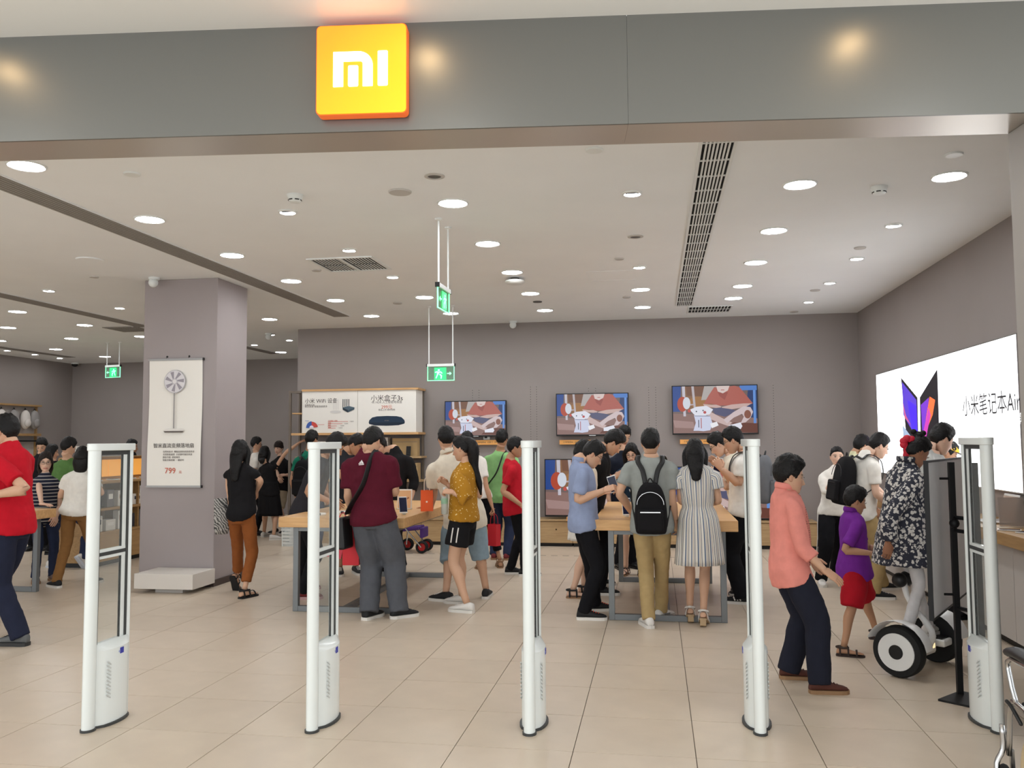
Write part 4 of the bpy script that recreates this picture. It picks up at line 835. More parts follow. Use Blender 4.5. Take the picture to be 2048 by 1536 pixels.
# ================================================================== left bay: display counter, wall rack
t = tag(empty('display_counter', (-7.2, 10.2, 0)), 'oak display counter with lit orange backboard left of the column', 'counter')
cx1 = -6.92
MB().bb(-7.45, cx1 - .02, 9.78, 12.6, .06, .40).build('base_box', m_oakdim, t)
for k in range(5): MB().bb(cx1 - .02, cx1, 9.78 + k * .564 + .003, 9.78 + (k + 1) * .564 - .003, .06, .40).build('door', m_oakdim, t, loc=(cx1, 9.78 + k * .564, .2), bevel=.002)
MB().bb(-7.4, cx1 - .05, 9.82, 12.55, 0, .06).build('plinth', m_black, t)
for z in (.40, .70, 1.04): MB().bb(-7.45, cx1 + .01, 9.76, 12.62, z, z + .03).build('shelf_board', m_oakdim, t, bevel=.002)
MB().bb(-7.45, -7.42, 9.78, 12.6, .43, 1.36).build('back_panel', m_oakdim, t)
for y in (9.78, 10.70, 11.62, 12.57): MB().bb(-7.42, cx1 - .01, y, y + .025, .43, 1.04).build('divider', m_oakdim, t)
m_glow = mat('lit_amber_backboard', (214, 150, 70), .6, emit=(255, 178, 84), estr=.55)
for k in range(3): MB().bb(-7.418, -7.40, 9.80 + k * .93, 9.80 + (k + 1) * .93 - .012, 1.10, 1.33).build('lit_backboard', m_glow, t)
MB().bb(-7.44, -7.30, 9.78, 12.6, 1.36, 1.375).build('light_rail', m_oakdim, t)
kinds = [((226, 222, 214), (.10, .16, .20)), ((60, 62, 70), (.09, .12, .18)), ((216, 212, 204), (.12, .20, .14)), ((120, 116, 118), (.10, .14, .22)), ((236, 232, 226), (.08, .10, .24))]
names_l = ['white tall', 'dark', 'white wide', 'grey', 'slim white']; wherez = {.43: 'on the lower shelf', .73: 'on the middle shelf'}
kk = 0
for z in (.43, .73):
    for k in range(11):
        y = 9.93 + k * .235; (c_, s_) = kinds[(k * 2 + (z > .5)) % 5]
        y += .09 if abs(y - 10.71) < .11 else (.09 if abs(y - 11.63) < .11 else 0)
        q = tag(empty('packaged_product', (cx1 - .14, y, z)), '%s package %s of left counter, %s from its front' % (names_l[(k * 2 + (z > .5)) % 5], wherez[z], ['first', 'second', 'third', 'fourth', 'fifth', 'sixth', 'seventh', 'eighth', 'ninth', 'tenth', 'eleventh', 'twelfth', 'thirteenth'][k]), 'package', 'packages on the left counter')
        MB().box((cx1 - .10, y, z + s_[2] / 2 + .001), s_).build('carton', mat('pack_%d' % ((k * 2 + (z > .5)) % 5), c_, .5), q, bevel=.004); MB().box((cx1 - .10 + s_[0] / 2, y, z + s_[2] * .62), (.003, s_[1] * .6, s_[2] * .3)).build('printed_label', mat('pack_label_%d' % (k % 3), [(60, 66, 80), (230, 226, 220), (170, 120, 70)][k % 3], .6), q)
for k in range(7):
    y = 9.95 + k * .36; q = tag(empty('display_gadget', (cx1 - .1, y, 1.07)), 'small white gadget on top of the left counter, %s from its front end' % nth[k].replace('nearest', 'first'), 'gadget', 'gadgets on the left counter')
    MB().box((cx1 - .12, y, 1.079), (.14, .09, .014)).build('gadget_body', m_white, q, bevel=.004); MB().box((cx1 - .12, y, 1.088), (.11, .07, .004)).build('gadget_screen', m_black, q)
t = tag(empty('counter_sign', (-7.3, 10.12, 1.375)), 'white card sign standing above the left counter', 'sign'); MB().bb(-7.34, -7.32, 9.95, 10.34, 1.40, 1.52).build('card', m_paper, t); MB().bb(-7.36, -7.30, 10.05, 10.2, 1.376, 1.40).build('foot', m_white, t)
t = tag(empty('hanging_rack', (XL + .1, 15.6, 1.6)), 'oak framed wall rack for bags on the far left wall', 'rack')
MB().bb(XL + .002, XL + .02, 14.6, 16.42, 1.2, 2.34).build('back_panel', mat('rack_panel', (186, 178, 172), .7), t)
for z, h_ in ((2.34, .035), (1.72, .05), (1.60, .03)): MB().bb(XL + .002, XL + .16, 14.6, 16.44, z, z + h_).build('rail', m_oakdim if h_ > .03 else m_blackmetal, t)
MB().bb(XL + .002, XL + .06, 16.40, 16.44, 1.2, 2.37).build('side_post', m_oakdim, t)
for k, y in enumerate((15.0, 15.35, 15.7, 16.02, 16.29)):
    m_ = [mat('bag_grey', (150, 146, 144), .8), mat('bag_white', (214, 208, 202), .8)][k % 2]
    q = tag(empty('hanging_backpack', (XL + .12, y, 1.8)), '%s backpack hanging on the far left wall rack, %s from the left' % (['grey', 'white'][k % 2], nth[k].replace('nearest', 'first')), 'backpack', 'backpacks on the wall rack')
    MB().ell((XL + .11, y, 2.06), (.075, .13, .20), 14, 10).build('bag_body', m_, q, smooth=True); MB().ell((XL + .17, y, 1.99), (.04, .09, .09), 12, 8).build('front_pocket', m_, q, smooth=True); MB().tube([(XL + .1, y - .03, 2.24), (XL + .1, y, 2.30), (XL + .1, y + .03, 2.24)], .008, 6, sub=3).build('grab_loop', m_black, q)

# ================================================================== things on the two middle tables
m_phw = mat('white_phone_shell', (232, 230, 228), .3); m_scr = mat('dark_phone_screen', (24, 30, 62), .15); m_band = mat('white_band', (226, 222, 216), .5)
def phone_on(x, y, z, label, up=False, rz=0.0, group='display phones on the tables', scr=None):
    q = tag(empty('display_phone', (x, y, z)), label, 'phone', group)
    if up:
        R = Matrix.Rotation(rz, 3, 'Z') @ Matrix.Rotation(-.35, 3, 'X'); c = np.array([x, y, z + .092])
        MB().box(c, (.078, .009, .16), R=R).build('phone_body', m_phw, q, bevel=.003); MB().box(c + np.array(R @ Vector((0, -.0052, 0))), (.070, .001, .138), R=R).build('phone_screen', scr or m_scr, q)
        MB().box((x, y + .03, z + .03), (.03, .06, .06), rz=rz).build('stand', m_white, q, bevel=.006)
    else:
        MB().box((x, y, z + .0055), (.078, .155, .009), rz=rz).build('phone_body', m_phw, q, bevel=.002); MB().box((x, y, z + .0105), (.070, .136, .001), rz=rz).build('phone_screen', scr or m_scr, q)
    return q
zt = .862
phone_on(-2.36, 7.86, zt, 'white phone propped upright at the right front of the left display table', True, .5); phone_on(-2.62, 7.78, zt, 'white phone lying near the front of the left display table', rz=.4); phone_on(-2.42, 7.64, zt, 'white phone lying at the front right corner of the left display table', rz=-.2)
for x, y, lb in ((-3.12, 7.72, 'white sample band lying at the front left of the left display table'), (-2.98, 7.95, 'white coiled band further back on the left display table')):
    q = tag(empty('wrist_band', (x, y, zt)), lb, 'wrist band', 'wrist bands on the left table'); MB().tube([(x + math.cos(a) * .05, y + math.sin(a) * .035, zt + .012) for a in np.linspace(0, 2 * math.pi, 20, endpoint=False)], [(.012, .004)] * 20, 8, closed=True, ref=(0, 0, 1)).build('strap', m_band, q, smooth=True); MB().box((x, y - .036, zt + .014), (.03, .012, .02)).build('capsule', m_black, q, bevel=.003)
t = tag(empty('advert_card', (-2.52, 8.45, zt)), 'upright card with warm picture on the left display table', 'card stand'); MB().box((-2.52, 8.45, zt + .105), (.15, .012, .20), R=Matrix.Rotation(-.12, 3, 'X')).build('card', m_paper, t); MB().box((-2.52, 8.43, zt + .008), (.16, .06, .014)).build('foot', m_clear, t)
flatpic('print', [((222, 176, 130), [(.06, .06), (.94, .06), (.94, .94), (.06, .94)]), ((160, 106, 76), [(.2, .3), (.85, .55), (.8, .62), (.3, .4)])], (-2.52, 8.438, zt + .105), (1, 0, 0), (0, .12, 1), .15, .20, MATS['printed_paper'], t)
def carrier(c, W, D, H, rz, m_, label, nm='paper_bag', logo=True, hand=None, tilt=0.0):
    q = tag(empty(nm, c), label, 'paper bag'); R = Matrix.Rotation(rz, 3, 'Z') @ Matrix.Rotation(tilt, 3, 'Y'); c = np.asarray(c, float); T = lambda x, y, z: c + np.array(R @ Vector((x, y, z)))
    w, d_ = W / 2, D / 2; P = [(-w, -d_, 0), (w, -d_, 0), (w, d_, 0), (-w, d_, 0), (-w, -d_, H), (w, -d_, H), (w, d_, H), (-w, d_, H), (-w, 0, H * .45), (w, 0, H * .45), (-w * .96, 0, H), (w * .96, 0, H)]
    MB().add([T(*p) for p in P], [(0, 3, 2, 1), (0, 1, 5, 4), (2, 3, 7, 6), (1, 2, 9), (1, 9, 11, 5), (2, 6, 11, 9), (3, 0, 8), (0, 4, 10, 8), (3, 8, 10, 7)]).build('bag_body', m_, q)
    for s in (-1, 1): MB().tube([T(-w * .45, s * d_ * .9, H - .02), T(-w * .4, s * d_ * .6, H + .09), T(0, 0, H + .13), T(w * .4, s * d_ * .6, H + .09), T(w * .45, s * d_ * .9, H - .02)], .0035, 6, sub=4).build('handle', mat('bag_cord', (230, 214, 200), .8) if logo else m_, q, smooth=True)
    if logo: MB().add([T(a * W * .14, -d_ - .0008, H * .45 + b * W * .14) for a, b in rrect(-.5, .5, -.5, .5, .15)], [tuple(range(28))]).build('printed_logo', mat('bag_logo', (250, 230, 214), .7), q)
    return q
m_obag = mat('orange_paper', (240, 96, 40), .6); m_rbag = mat('red_paper', (196, 32, 44), .6); m_pbag = mat('pink_red_paper', (208, 70, 86), .6)
q0 = PL(854, 1018, 8.3); carrier((q0[0], 8.3, zt), .12, .07, .205, .2, m_obag, 'orange paper bag standing on the left display table')
# acrylic phone stands on the second table
for k, (x, y, lb) in enumerate(((-.27, 7.80, 'phone on a slanted clear stand at the front left of the second table'), (-.16, 8.2, 'phone on a slanted clear stand behind the first one on the second table'), (-.12, 8.65, 'phone on a slanted clear stand deep on the second table'), (.30, 8.4, 'phone on a slanted clear stand at the right of the second table'))):
    q = phone_on(x, y, zt, lb, True, .25, scr=mat('warm_phone_screen', (200, 150, 110), .3, emit=(220, 160, 120), estr=.3) if k % 2 else None); [MB().tube([(x + .06 + k_, y + .02, zt + .004), (x - .05 + k_, y + .10, zt + .24)], .004, 6).build('stand_edge', m_white, q) for k_ in (0, .075)]
# laptops and cards on the right wall counter
for k, (x, y, lb) in enumerate(((2.68, 7.55, 'clear picture stand with laptop on the right wall counter near the gate'), (2.68, 8.7, 'open laptop on the right wall counter in the middle'), (2.68, 9.9, 'open laptop on the right wall counter far back'))):
    q = tag(empty('display_laptop', (x, y, zt)), lb, 'laptop', 'laptops on the right counter'); MB().box((x, y, zt + .009), (.22, .31, .016)).build('keyboard_base', m_silver, q, bevel=.003); MB().box((x + .13, y, zt + .12), (.012, .31, .22), R=Matrix.Rotation(.25, 3, 'Y')).build('lid', m_silver, q, bevel=.003)
    MB().box((x + .122, y, zt + .12), (.002, .29, .19), R=Matrix.Rotation(.25, 3, 'Y')).build('laptop_screen', mat('muted_screen', (150, 130, 118), .3, emit=(150, 120, 100), estr=.25), q)
t = tag(empty('clear_card_stand', (2.6, 7.15, zt)), 'clear upright card holder on the right wall counter', 'card stand'); MB().box((2.66, 7.12, zt + .12), (.18, .006, .22), R=Matrix.Rotation(-.1, 3, 'X')).build('sheet', clear_panel('smoky_acrylic', (214, 206, 200), .6), t); MB().box((2.66, 7.13, zt + .006), (.19, .06, .012)).build('foot', m_clear, t)
for k, (x, y) in enumerate(((2.56, 6.9), (2.62, 6.75))): phone_on(x, y, zt, ['pale phone lying on the right wall counter beside the card holder', 'pale phone lying nearest the right end of the wall counter'][k], rz=1.2 + k)

# ================================================================== white basket and stroller
b0 = FL(588, 1087); t = tag(empty('slatted_basket', (b0[0] + .12, b0[1], 0)), 'white slatted plastic shopping basket left of the front table leg', 'basket'); bx, by = b0[0] + .12, b0[1] - .25
for k in range(7):
    z = .03 + k * .05; e = .14 + .004 * k
    MB().bb(bx - e, bx + e, by - .12 - .004 * k, by - .112 - .004 * k, z, z + .034).build('slat', m_white, t); MB().bb(bx - e, bx + e, by + .112 + .004 * k, by + .12 + .004 * k, z, z + .034).build('slat', m_white, t)
    for s in (-1, 1): MB().bb(bx + s * e - .004, bx + s * e + .004, by - .115 - .004 * k, by + .115 + .004 * k, z, z + .034).build('slat', m_white, t)
for sx2 in (-1, 1):
    for sy2 in (-1, 1): MB().bb(bx + sx2 * .142 - .008, bx + sx2 * .142 + .008, by + sy2 * .118 - .008, by + sy2 * .118 + .008, 0, .37).build('corner_post', m_white, t)
MB().bb(bx - .14, bx + .14, by - .11, by + .11, .0, .02).build('floor_panel', m_white, t); MB().box((bx + .09, by - .148, .27), (.05, .004, .05)).build('sticker', mat('red_sticker', (196, 80, 60), .6), t)
s0 = FL(812, 1108); t = tag(empty('baby_stroller', (s0[0], s0[1], 0)), 'purple and black folding stroller with red wheel hubs behind the left table', 'stroller'); O = np.array([s0[0] - .1, s0[1], 0])
m_red = mat('red_hub', (196, 40, 36), .5); m_purple = mat('purple_fabric', (74, 44, 110), .9)
for wx, wy in ((.0, 0), (.0, .42), (.30, .10), (.30, .36)):
    for k in (-1, 1):
        c = O + np.array([wx, wy + k * .03, .085]); MB().tube([c + np.array([math.cos(a) * .07, 0, math.sin(a) * .07]) for a in np.linspace(0, 2 * math.pi, 20, endpoint=False)], .015, 8, closed=True).build('wheel', m_tyre, t, smooth=True); MB().cyl(c + (0, .01, 0), .052, .02, 16, axis='y').build('wheel_hub', m_red, t)
for wy in (.06, .36):
    MB().tube([O + np.array([.0, wy, .085]), O + np.array([.02, wy, .30]), O + np.array([-.28, wy, .95])], .011, 8).build('handle_tube', m_silver, t); MB().tube([O + np.array([.30, wy, .085]), O + np.array([.06, wy, .36]), O + np.array([-.1, wy, .62])], .011, 8).build('front_tube', m_silver, t)
MB().box(O + np.array([.10, .21, .33]), (.34, .30, .05), R=Matrix.Rotation(-.1, 3, 'Y')).build('seat', m_purple, t, bevel=.015); MB().box(O + np.array([-.10, .21, .52]), (.05, .30, .40), R=Matrix.Rotation(-.35, 3, 'Y')).build('backrest', m_black, t, bevel=.015); MB().box(O + np.array([.30, .21, .28]), (.05, .28, .14)).build('leg_panel', m_purple, t, bevel=.012)
# dashed marking strip on the floor in front of the low cabinets
fy = 11.62
for k in range(34):
    x = -3.9 + k * .155
    if k % 1 == 0: tag(MB().bb(x, x + .085, fy, fy + .014, .0, .0012).build('floor_dash', m_black), 'short dark dash of the broken line taped on the floor before the cabinets', 'floor marking', 'dashes of the taped floor line')
# ================================================================== people
m_skin = mat('skin', (200, 160, 135), .55, attr='Col', spec=.35)
m_skin.node_tree.nodes['Principled BSDF'].inputs['Subsurface Weight'].default_value = .0
m_hair = mat('black_hair', (15, 13, 13), .5, spec=.3, bump=.6, bscale=70, var=.25, vscale=30)
m_hairb = mat('dark_brown_hair', (34, 24, 20), .5, spec=.3, bump=.5, bscale=90, var=.25, vscale=30)
TONES = {'fair': (222, 184, 160), 'mid': (206, 164, 136), 'tan': (184, 140, 110), 'dark': (150, 106, 80)}
def cloth(name, col, rough=.9, **k): return mat(name, col, rough, spec=.2, var=.06, vscale=18, bump=.12, bscale=160, **k)
fold_tex = bpy.data.textures.new('fold_noise', 'CLOUDS'); fold_tex.noise_scale = .11; fold_tex.noise_depth = 3
def sstep(x, a, b): t = np.clip((x - a) / (b - a), 0, 1); return t * t * (3 - 2 * t)
_w = np.linspace(-1, 1, 57)[:-1]; HTH = math.pi * np.sign(_w) * np.abs(_w) ** 1.45; HPH = np.linspace(-math.pi / 2, math.pi / 2, 46)[1:-1]
def head_surface():
    th, ph = np.meshgrid(HTH, HPH); a, b, c = .074, .094, .115
    cp = np.cos(ph) ** .82; x = a * cp * np.sin(th); y = b * cp * np.cos(th); z = c * np.sin(ph); ct = np.cos(th)
    t = np.clip(-z / c, 0, 1); fr = sstep(ct, -.1, .6)
    x = x * (1 - .26 * t ** 1.8); y = np.where(ct < 0, y * (1 - .55 * sstep(t, .15, .95)), y * .95)
    y = y + .040 * t ** 2.2 - .006
    g = lambda u, s: np.exp(-(u / s) ** 2)
    nz = np.where(z > -.034, g(z + .034, .036), g(z + .034, .010))
    y = y + fr * (.023 * g(x, .0125) * nz + .005 * g(x - .0, .024) * g(z + .036, .010))
    y = y - fr * .0085 * (g(x - .031, .017) + g(x + .031, .017)) * g(z - .008, .012)
    y = y + fr * .0035 * g(z - .028, .010) * g(x, .05) + fr * .004 * (g(x - .043, .018) + g(x + .043, .018)) * g(z + .022, .018)
    y = y + fr * (.0065 * g(x, .020) * (g(z + .059, .006) + g(z + .071, .006)) - .003 * g(x, .022) * g(z + .065, .0028)) + fr * .006 * g(x, .022) * g(z + .097, .012)
    return np.stack([x, y, z], -1)
HS = head_surface()
def head_colors(tone, lip=(176, 98, 92)):
    x, y, z = HS[..., 0], HS[..., 1], HS[..., 2]; fr = (np.cos(np.meshgrid(HTH, HPH)[0]) > .3); g = lambda u, s: np.exp(-(u / s) ** 2)
    C = np.ones(HS.shape) * np.array(s2l(tone)); mix = lambda C, m, c: C * (1 - m[..., None]) + np.array(s2l(c)) * m[..., None]
    C = mix(C, fr * np.clip(1.3 * g(np.maximum(np.abs(x) - .019, 0), .007) * g(z + .065, .0085), 0, .85), lip)
    C = mix(C, fr * np.clip(1.6 * g(np.abs(x) - .033, .016) * g(z - .0285 + .12 * (np.abs(x) - .033), .0042), 0, .9), (34, 26, 24))
    C = mix(C, fr * .25 * g(np.abs(x) - .045, .022) * g(z + .03, .02), (206, 120, 104)); return C
def hair_line(th, style):
    A = np.degrees(np.abs(th))
    if style == 'fringe': K = [(0, .028), (35, .026), (58, .012), (75, -.02), (92, .008), (112, -.03), (140, -.068), (180, -.07)]
    elif style in ('bob', 'long', 'pony_low'): K = [(0, .066), (25, .052), (50, .010), (70, -.075), (90, -.09), (180, -.095)]
    elif style in ('bob_fringe',): K = [(0, .026), (35, .022), (52, -.005), (66, -.085), (90, -.09), (180, -.095)]
    elif style == 'pulled': K = [(0, .068), (40, .060), (65, .030), (80, .006), (100, -.01), (125, -.05), (180, -.065)]
    else: K = [(0, .064), (35, .058), (58, .036), (74, -.012), (92, .014), (112, -.028), (140, -.062), (180, -.066)]
    return np.interp(A, [k[0] for k in K], [k[1] for k in K])
def ik(s, w, l1, l2, pole):
    v = w - s; d = np.linalg.norm(v); u = v / max(d, 1e-6); d2 = min(d, (l1 + l2) * .999); a = (l1 * l1 - l2 * l2 + d2 * d2) / (2 * d2); h = math.sqrt(max(l1 * l1 - a * a, 0))
    p = pole - u * (pole @ u); p = unit(p); return s + u * (a * d / d2) + p * h
def hand_geo(mb, w, d, pn, s, curl, col, thumb=1, spread=.0):
    """palm and five fingers at wrist w, pointing along d, palm facing pn"""
    d = unit(d); pn = unit(pn - d * (pn @ d)); lat = np.cross(d, pn) * thumb    # lat points to the thumb side
    L = .185 * s
    mb.tube([w - d * .02 * s, w + d * .012 * s, w + d * .045 * s, w + d * .082 * s, w + d * .096 * s], np.array([(.024, .019), (.030, .017), (.040, .0155), (.041, .013), (.036, .009)]) * s, 12, ref=lat, sub=2, col=col)
    for k, (o, ln) in enumerate(((.030, .070), (.0105, .079), (-.010, .073), (-.029, .057))):
        p = w + d * .085 * s + lat * o * s; a = 0.0; pts = [p - d * .012 * s, p]; seg = (.44, .31, .25); c_ = curl * (1 + .12 * (k - 1))
        for q in seg:
            a += c_ * (.95 if q == .44 else 1.15); p = p + (d * math.cos(a) + pn * math.sin(a) + lat * (o * spread * 8)) * ln * q * s; pts.append(p)
        mb.tube(pts, np.array([.0092, .0092, .0085, .0076, .0062]) * s, 7, col=col, round_end=True)
    p = w + d * .022 * s + lat * .028 * s; t1 = unit(d * .62 + lat * .62 + pn * .45); t2 = unit(d * .85 + lat * .15 + pn * (.35 + curl * .5)); mb.tube([p - t1 * .014 * s, p + t1 * .030 * s, p + t1 * .030 * s + t2 * .028 * s, p + t1 * .03 * s + t2 * .050 * s], np.array([.0125, .0110, .0092, .0072]) * s, 8, col=col, round_end=True)
def remesh(o, vox=.012, it=4, fold=.012, strength=None):
    r = o.modifiers.new('remesh', 'REMESH'); r.mode = 'VOXEL'; r.voxel_size = vox; r.use_smooth_shade = True
    s = o.modifiers.new('smooth', 'SMOOTH'); s.factor = .5; s.iterations = it
    if fold:
        d = o.modifiers.new('folds', 'DISPLACE'); d.texture = fold_tex; d.strength = fold; d.mid_level = .5; d.texture_coords = 'GLOBAL'
SHOES = {}
def shoe_geo(mb, base, hd, s, w=1.0, hgt=1.0, mi=0, low=False):
    """upper of a shoe as a loft from heel to toe; base is the point under the ankle"""
    hd = unit(hd); lat = np.array([hd[1], -hd[0], 0]) if abs(hd[2]) < .9 else np.array([1., 0, 0]); lat = unit(lat); up = np.cross(lat, hd)
    st = [(-.075, .020, .035), (-.066, .033, .078), (-.03, .037, .088), (.01, .039, .088), (.05, .042, .074), (.09, .045, .058), (.13, .046, .048), (.165, .041, .040), (.188, .028, .030), (.196, .010, .020)]
    n = 14; V = []
    for x, wd, h in st:
        for k in range(n):
            a = 2 * math.pi * k / n; ca, sa = math.cos(a), math.sin(a); zz = .012 + (h * hgt - .012) * (.5 + .5 * np.sign(sa) * abs(sa) ** .75); xx = wd * w * np.sign(ca) * abs(ca) ** .7 * (1 - .28 * max(0, sa))
            V.append(base + hd * x * s + lat * xx * s + up * zz * s)
    m_ = len(st); F = [(k * n + i, k * n + (i + 1) % n, (k + 1) * n + (i + 1) % n, (k + 1) * n + i) for k in range(m_ - 1) for i in range(n)] + [tuple(range(n - 1, -1, -1)), tuple(range((m_ - 1) * n, m_ * n))]
    mb.add(V, F, mi); return hd, lat, up
def sole_geo(mb, base, hd, s, th=.022, w=1.0, grow=.004):
    hd = unit(hd); lat = unit(np.array([hd[1], -hd[0], 0])); up = np.cross(lat, hd)
    o = [(-.079, 0), (-.072, .028), (-.04, .039), (.02, .039), (.09, .047), (.14, .048), (.175, .040), (.198, .018), (.203, 0)]
    o = [(x, y * w + (grow if y else 0)) for x, y in o] + [(x, -(y * w + grow)) for x, y in o[-2:0:-1]]
    mb.prism([(x * s, y * s) for x, y in o], base, hd, lat, up, th * s)
PEOPLE = []
def person(label, root, face, h=1.70, sex='m', tone='mid', head=None, hyaw=0, hpitch=8, hroll=0, neck=None, pel=None, lean=0,
           Lel=None, Lwr=None, Rel=None, Rwr=None, Lhd=None, Rhd=None, Lcurl=.35, Rcurl=.35, Lpn=None, Rpn=None,
           Lft=None, Rft=None, Lkn=None, Rkn=None, Lang=None, Rang=None, Llift=0, Rlift=0, Ltilt=0, Rtilt=0,
           hair='short', hairlen=.35, haircol=None, hthick=1.0, shirt=None, sleeve=.55, hem=-.22, fit=1.0, collar=False,
           legs=('trousers', None), legw=1.0, shoe=None, sole=None, shoekind='shoe', glasses=False, build=1.0, headscale=1.0, twist=0, sleevefit=1.0, group=None, dress=None, shirtmi=None, legs_to=None, legcol=None, hemy=None):
    s = h / 1.70; root = np.array([root[0], root[1], 0.0]); Y0 = root[1]
    fa_ = math.radians(face); F = np.array([math.sin(fa_), math.cos(fa_), 0]); Rr = np.array([math.cos(fa_), -math.sin(fa_), 0]); UP = np.array([0, 0, 1.])
    def J(q, dflt):
        if q is None: return dflt
        if len(q) == 4: return root + Rr * q[1] + F * q[2] + UP * q[3] if q[0] == 'l' else np.array(q[1:], float)
        return PL(q[0], q[1], Y0 + (q[2] if len(q) > 2 else 0))
    wide = {'m': 1.0, 'f': .9, 'c': .88}[sex] * build; arm_r = {'m': 1.0, 'f': .84, 'c': .82}[sex] * build
    P = J(pel, root + UP * .530 * h); N = J(neck, P + UP * .285 * h + F * lean); N = N + unit(N - P) * .05 * s
    hemz = PL(root[0] * 0 + PX(P)[0], hemy, P[1])[2] if hemy else .528 * h + max(Llift, Rlift) - .10 * s; P = np.array([P[0], P[1], .528 * h + max(Llift, Rlift)]); u = unit(N - P)
    tw = math.radians(twist); R2 = Rr * math.cos(tw) + F * math.sin(tw)
    lat = unit(Rr - u * (Rr @ u)); fwd = np.cross(u, lat); slat = unit(R2 - u * (R2 @ u))
    # head
    yaw = math.radians(face + hyaw); pit = math.radians(hpitch); hf = np.array([math.sin(yaw) * math.cos(pit), math.cos(yaw) * math.cos(pit), -math.sin(pit)]); hr = np.array([math.cos(yaw), -math.sin(yaw), 0]); hu = np.cross(hr, hf)
    if hroll: c_, s_ = math.cos(math.radians(hroll)), math.sin(math.radians(hroll)); hr, hu = hr * c_ + hu * s_, hu * c_ - hr * s_
    hs = s * headscale * (1.0 if sex != 'c' else 1.12) * .97; Hc = J(head, N + u * .125 * s + hf * .035 * s); HR = np.stack([hr, hf, hu], 1)
    tn = TONES[tone] if isinstance(tone, str) else tone; sk = s2l(tn); body = MB()
    hp = HS.reshape(-1, 3) * hs @ HR.T + Hc; nr, ns = HS.shape[:2]
    Fh = [(k * ns + i, k * ns + (i + 1) % ns, (k + 1) * ns + (i + 1) % ns, (k + 1) * ns + i) for k in range(nr - 1) for i in range(ns)] + [tuple(range(ns - 1, -1, -1)), tuple(range((nr - 1) * ns, nr * ns))]
    body.add(hp, Fh, 0, head_colors(tn, (176, 98, 92) if sex != 'm' else (164, 104, 92)).reshape(-1, 3))
    for k in (-1, 1):
        body.ell(Hc + HR @ (np.array([k * .0735, -.012, -.002]) * hs), np.array([.0075, .019, .031]) * hs, 10, 8, col=tuple(np.array(sk) * (.95, .86, .84)), R=HR @ np.array([[math.cos(k * .35), -math.sin(k * .35), 0], [math.sin(k * .35), math.cos(k * .35), 0], [0, 0, 1]]))
        e = np.array([k * .0305, .0795, .0065]); body.ell(Hc + HR @ (e * hs), np.array([.0135, .007, .0058]) * hs, 10, 6, col=s2l((196, 184, 178)), R=HR); body.ell(Hc + HR @ ((e + (0, .0035, 0)) * hs), np.array([.0064, .0050, .0056]) * hs, 8, 6, col=s2l((22, 16, 14)), R=HR)
        body.tube([Hc + HR @ (np.array([k * q[0], q[1], q[2]]) * hs) for q in ((.0165, .0835, .0085), (.030, .0875, .0135), (.045, .0800, .0085))], .0016 * hs, 5, sub=2, col=s2l((26, 20, 18)))
    # neck and trunk in one loft
    nb = Hc + HR @ (np.array([0, -.022, -.075]) * hs); T = np.linalg.norm(N - P)
    tp = [P - u * .10 * s, P, P + u * T * .28 + fwd * .01 * s, P + u * T * .6 + fwd * .012 * s, P + u * T * .85, N - u * .015 * s, N + u * .035 * s, (N + u * .05 * s) * .45 + nb * .55, nb]
    nr_ = .050 if sex == 'm' else .043
    body.tube(tp, np.array([(.10, .08), (.130, .088), (.115 if sex != 'm' else .125, .082), (.130, .09), (.130, .075), (.085, .058), (nr_ * 1.15, nr_ * 1.15), (nr_, nr_), (nr_, nr_)]) * s * np.array([wide, 1]), 18, ref=lat, sub=3, col=sk)
    joints = {}
    sh_w = {'m': .178, 'f': .155, 'c': .150}[sex] * s * build
    for sd, sgn, el, wr, hd_, curl, pn in (('L', -1, Lel, Lwr, Lhd, Lcurl, Lpn), ('R', 1, Rel, Rwr, Rhd, Rcurl, Rpn)):
        S = N - u * .098 * s + slat * sgn * sh_w
        Wd = S - UP * .50 * s + Rr * sgn * .06 * s + F * .05 * s
        W = J(wr, Wd); E = J(el, ik(S, W, .285 * s, .245 * s, -F * .8 - UP * .35 + Rr * sgn * .45))
        fd = unit(W - E); d = fd if hd_ is None else (unit(PL(hd_[0], hd_[1], W[1]) - W) if len(hd_) == 2 else unit(hd_))
        p_n = np.asarray(pn, float) if pn is not None else (-Rr * sgn * .8 + F * .2 - UP * .1 if abs(fd[2]) > .6 else -UP * .75 - Rr * sgn * .5)
        joints[sd] = (S, E, W, d, p_n)
        a_ = arm_r * s
        body.tube([S + slat * -sgn * .02 * s, S - UP * .03 * s + (E - S) * .12, S + (E - S) * .5, E, E + (W - E) * .28, E + (W - E) * .7, W], np.array([.050, .054, .046, .037, .041, .031, .0245]) * a_ * (np.array([.7, .7, .85, 1, 1, 1, 1]) if sleeve < 1.2 else np.array([.7, .7, .75, .8, .85, .95, 1])), 12, sub=3, col=sk)
        hand_geo(body, W, d, p_n, s * (.96 if sex != 'm' else 1.0), curl, tuple(np.array(sk) * (1.0, .95, .93)), thumb=(1 if sgn > 0 else -1))
    # legs
    feet = {}; legp = {}
    for sd, sgn, ft, kn, ang, lift, tilt in (('L', -1, Lft, Lkn, Lang, Llift, Ltilt), ('R', 1, Rft, Rkn, Rang, Rlift, Rtilt)):
        f = FL(*ft) if ft is not None and len(ft) == 2 else (J(ft, None) if ft is not None else root + Rr * sgn * .095 * s + F * .0)
        f = np.array([f[0], f[1], lift]); a = fa_ + math.radians(ang if ang is not None else sgn * 9); tl = math.radians(tilt)
        fh = np.array([math.sin(a) * math.cos(tl), math.cos(a) * math.cos(tl), -math.sin(tl)])
        up = np.cross(unit(np.array([fh[1], -fh[0], 0])), fh)
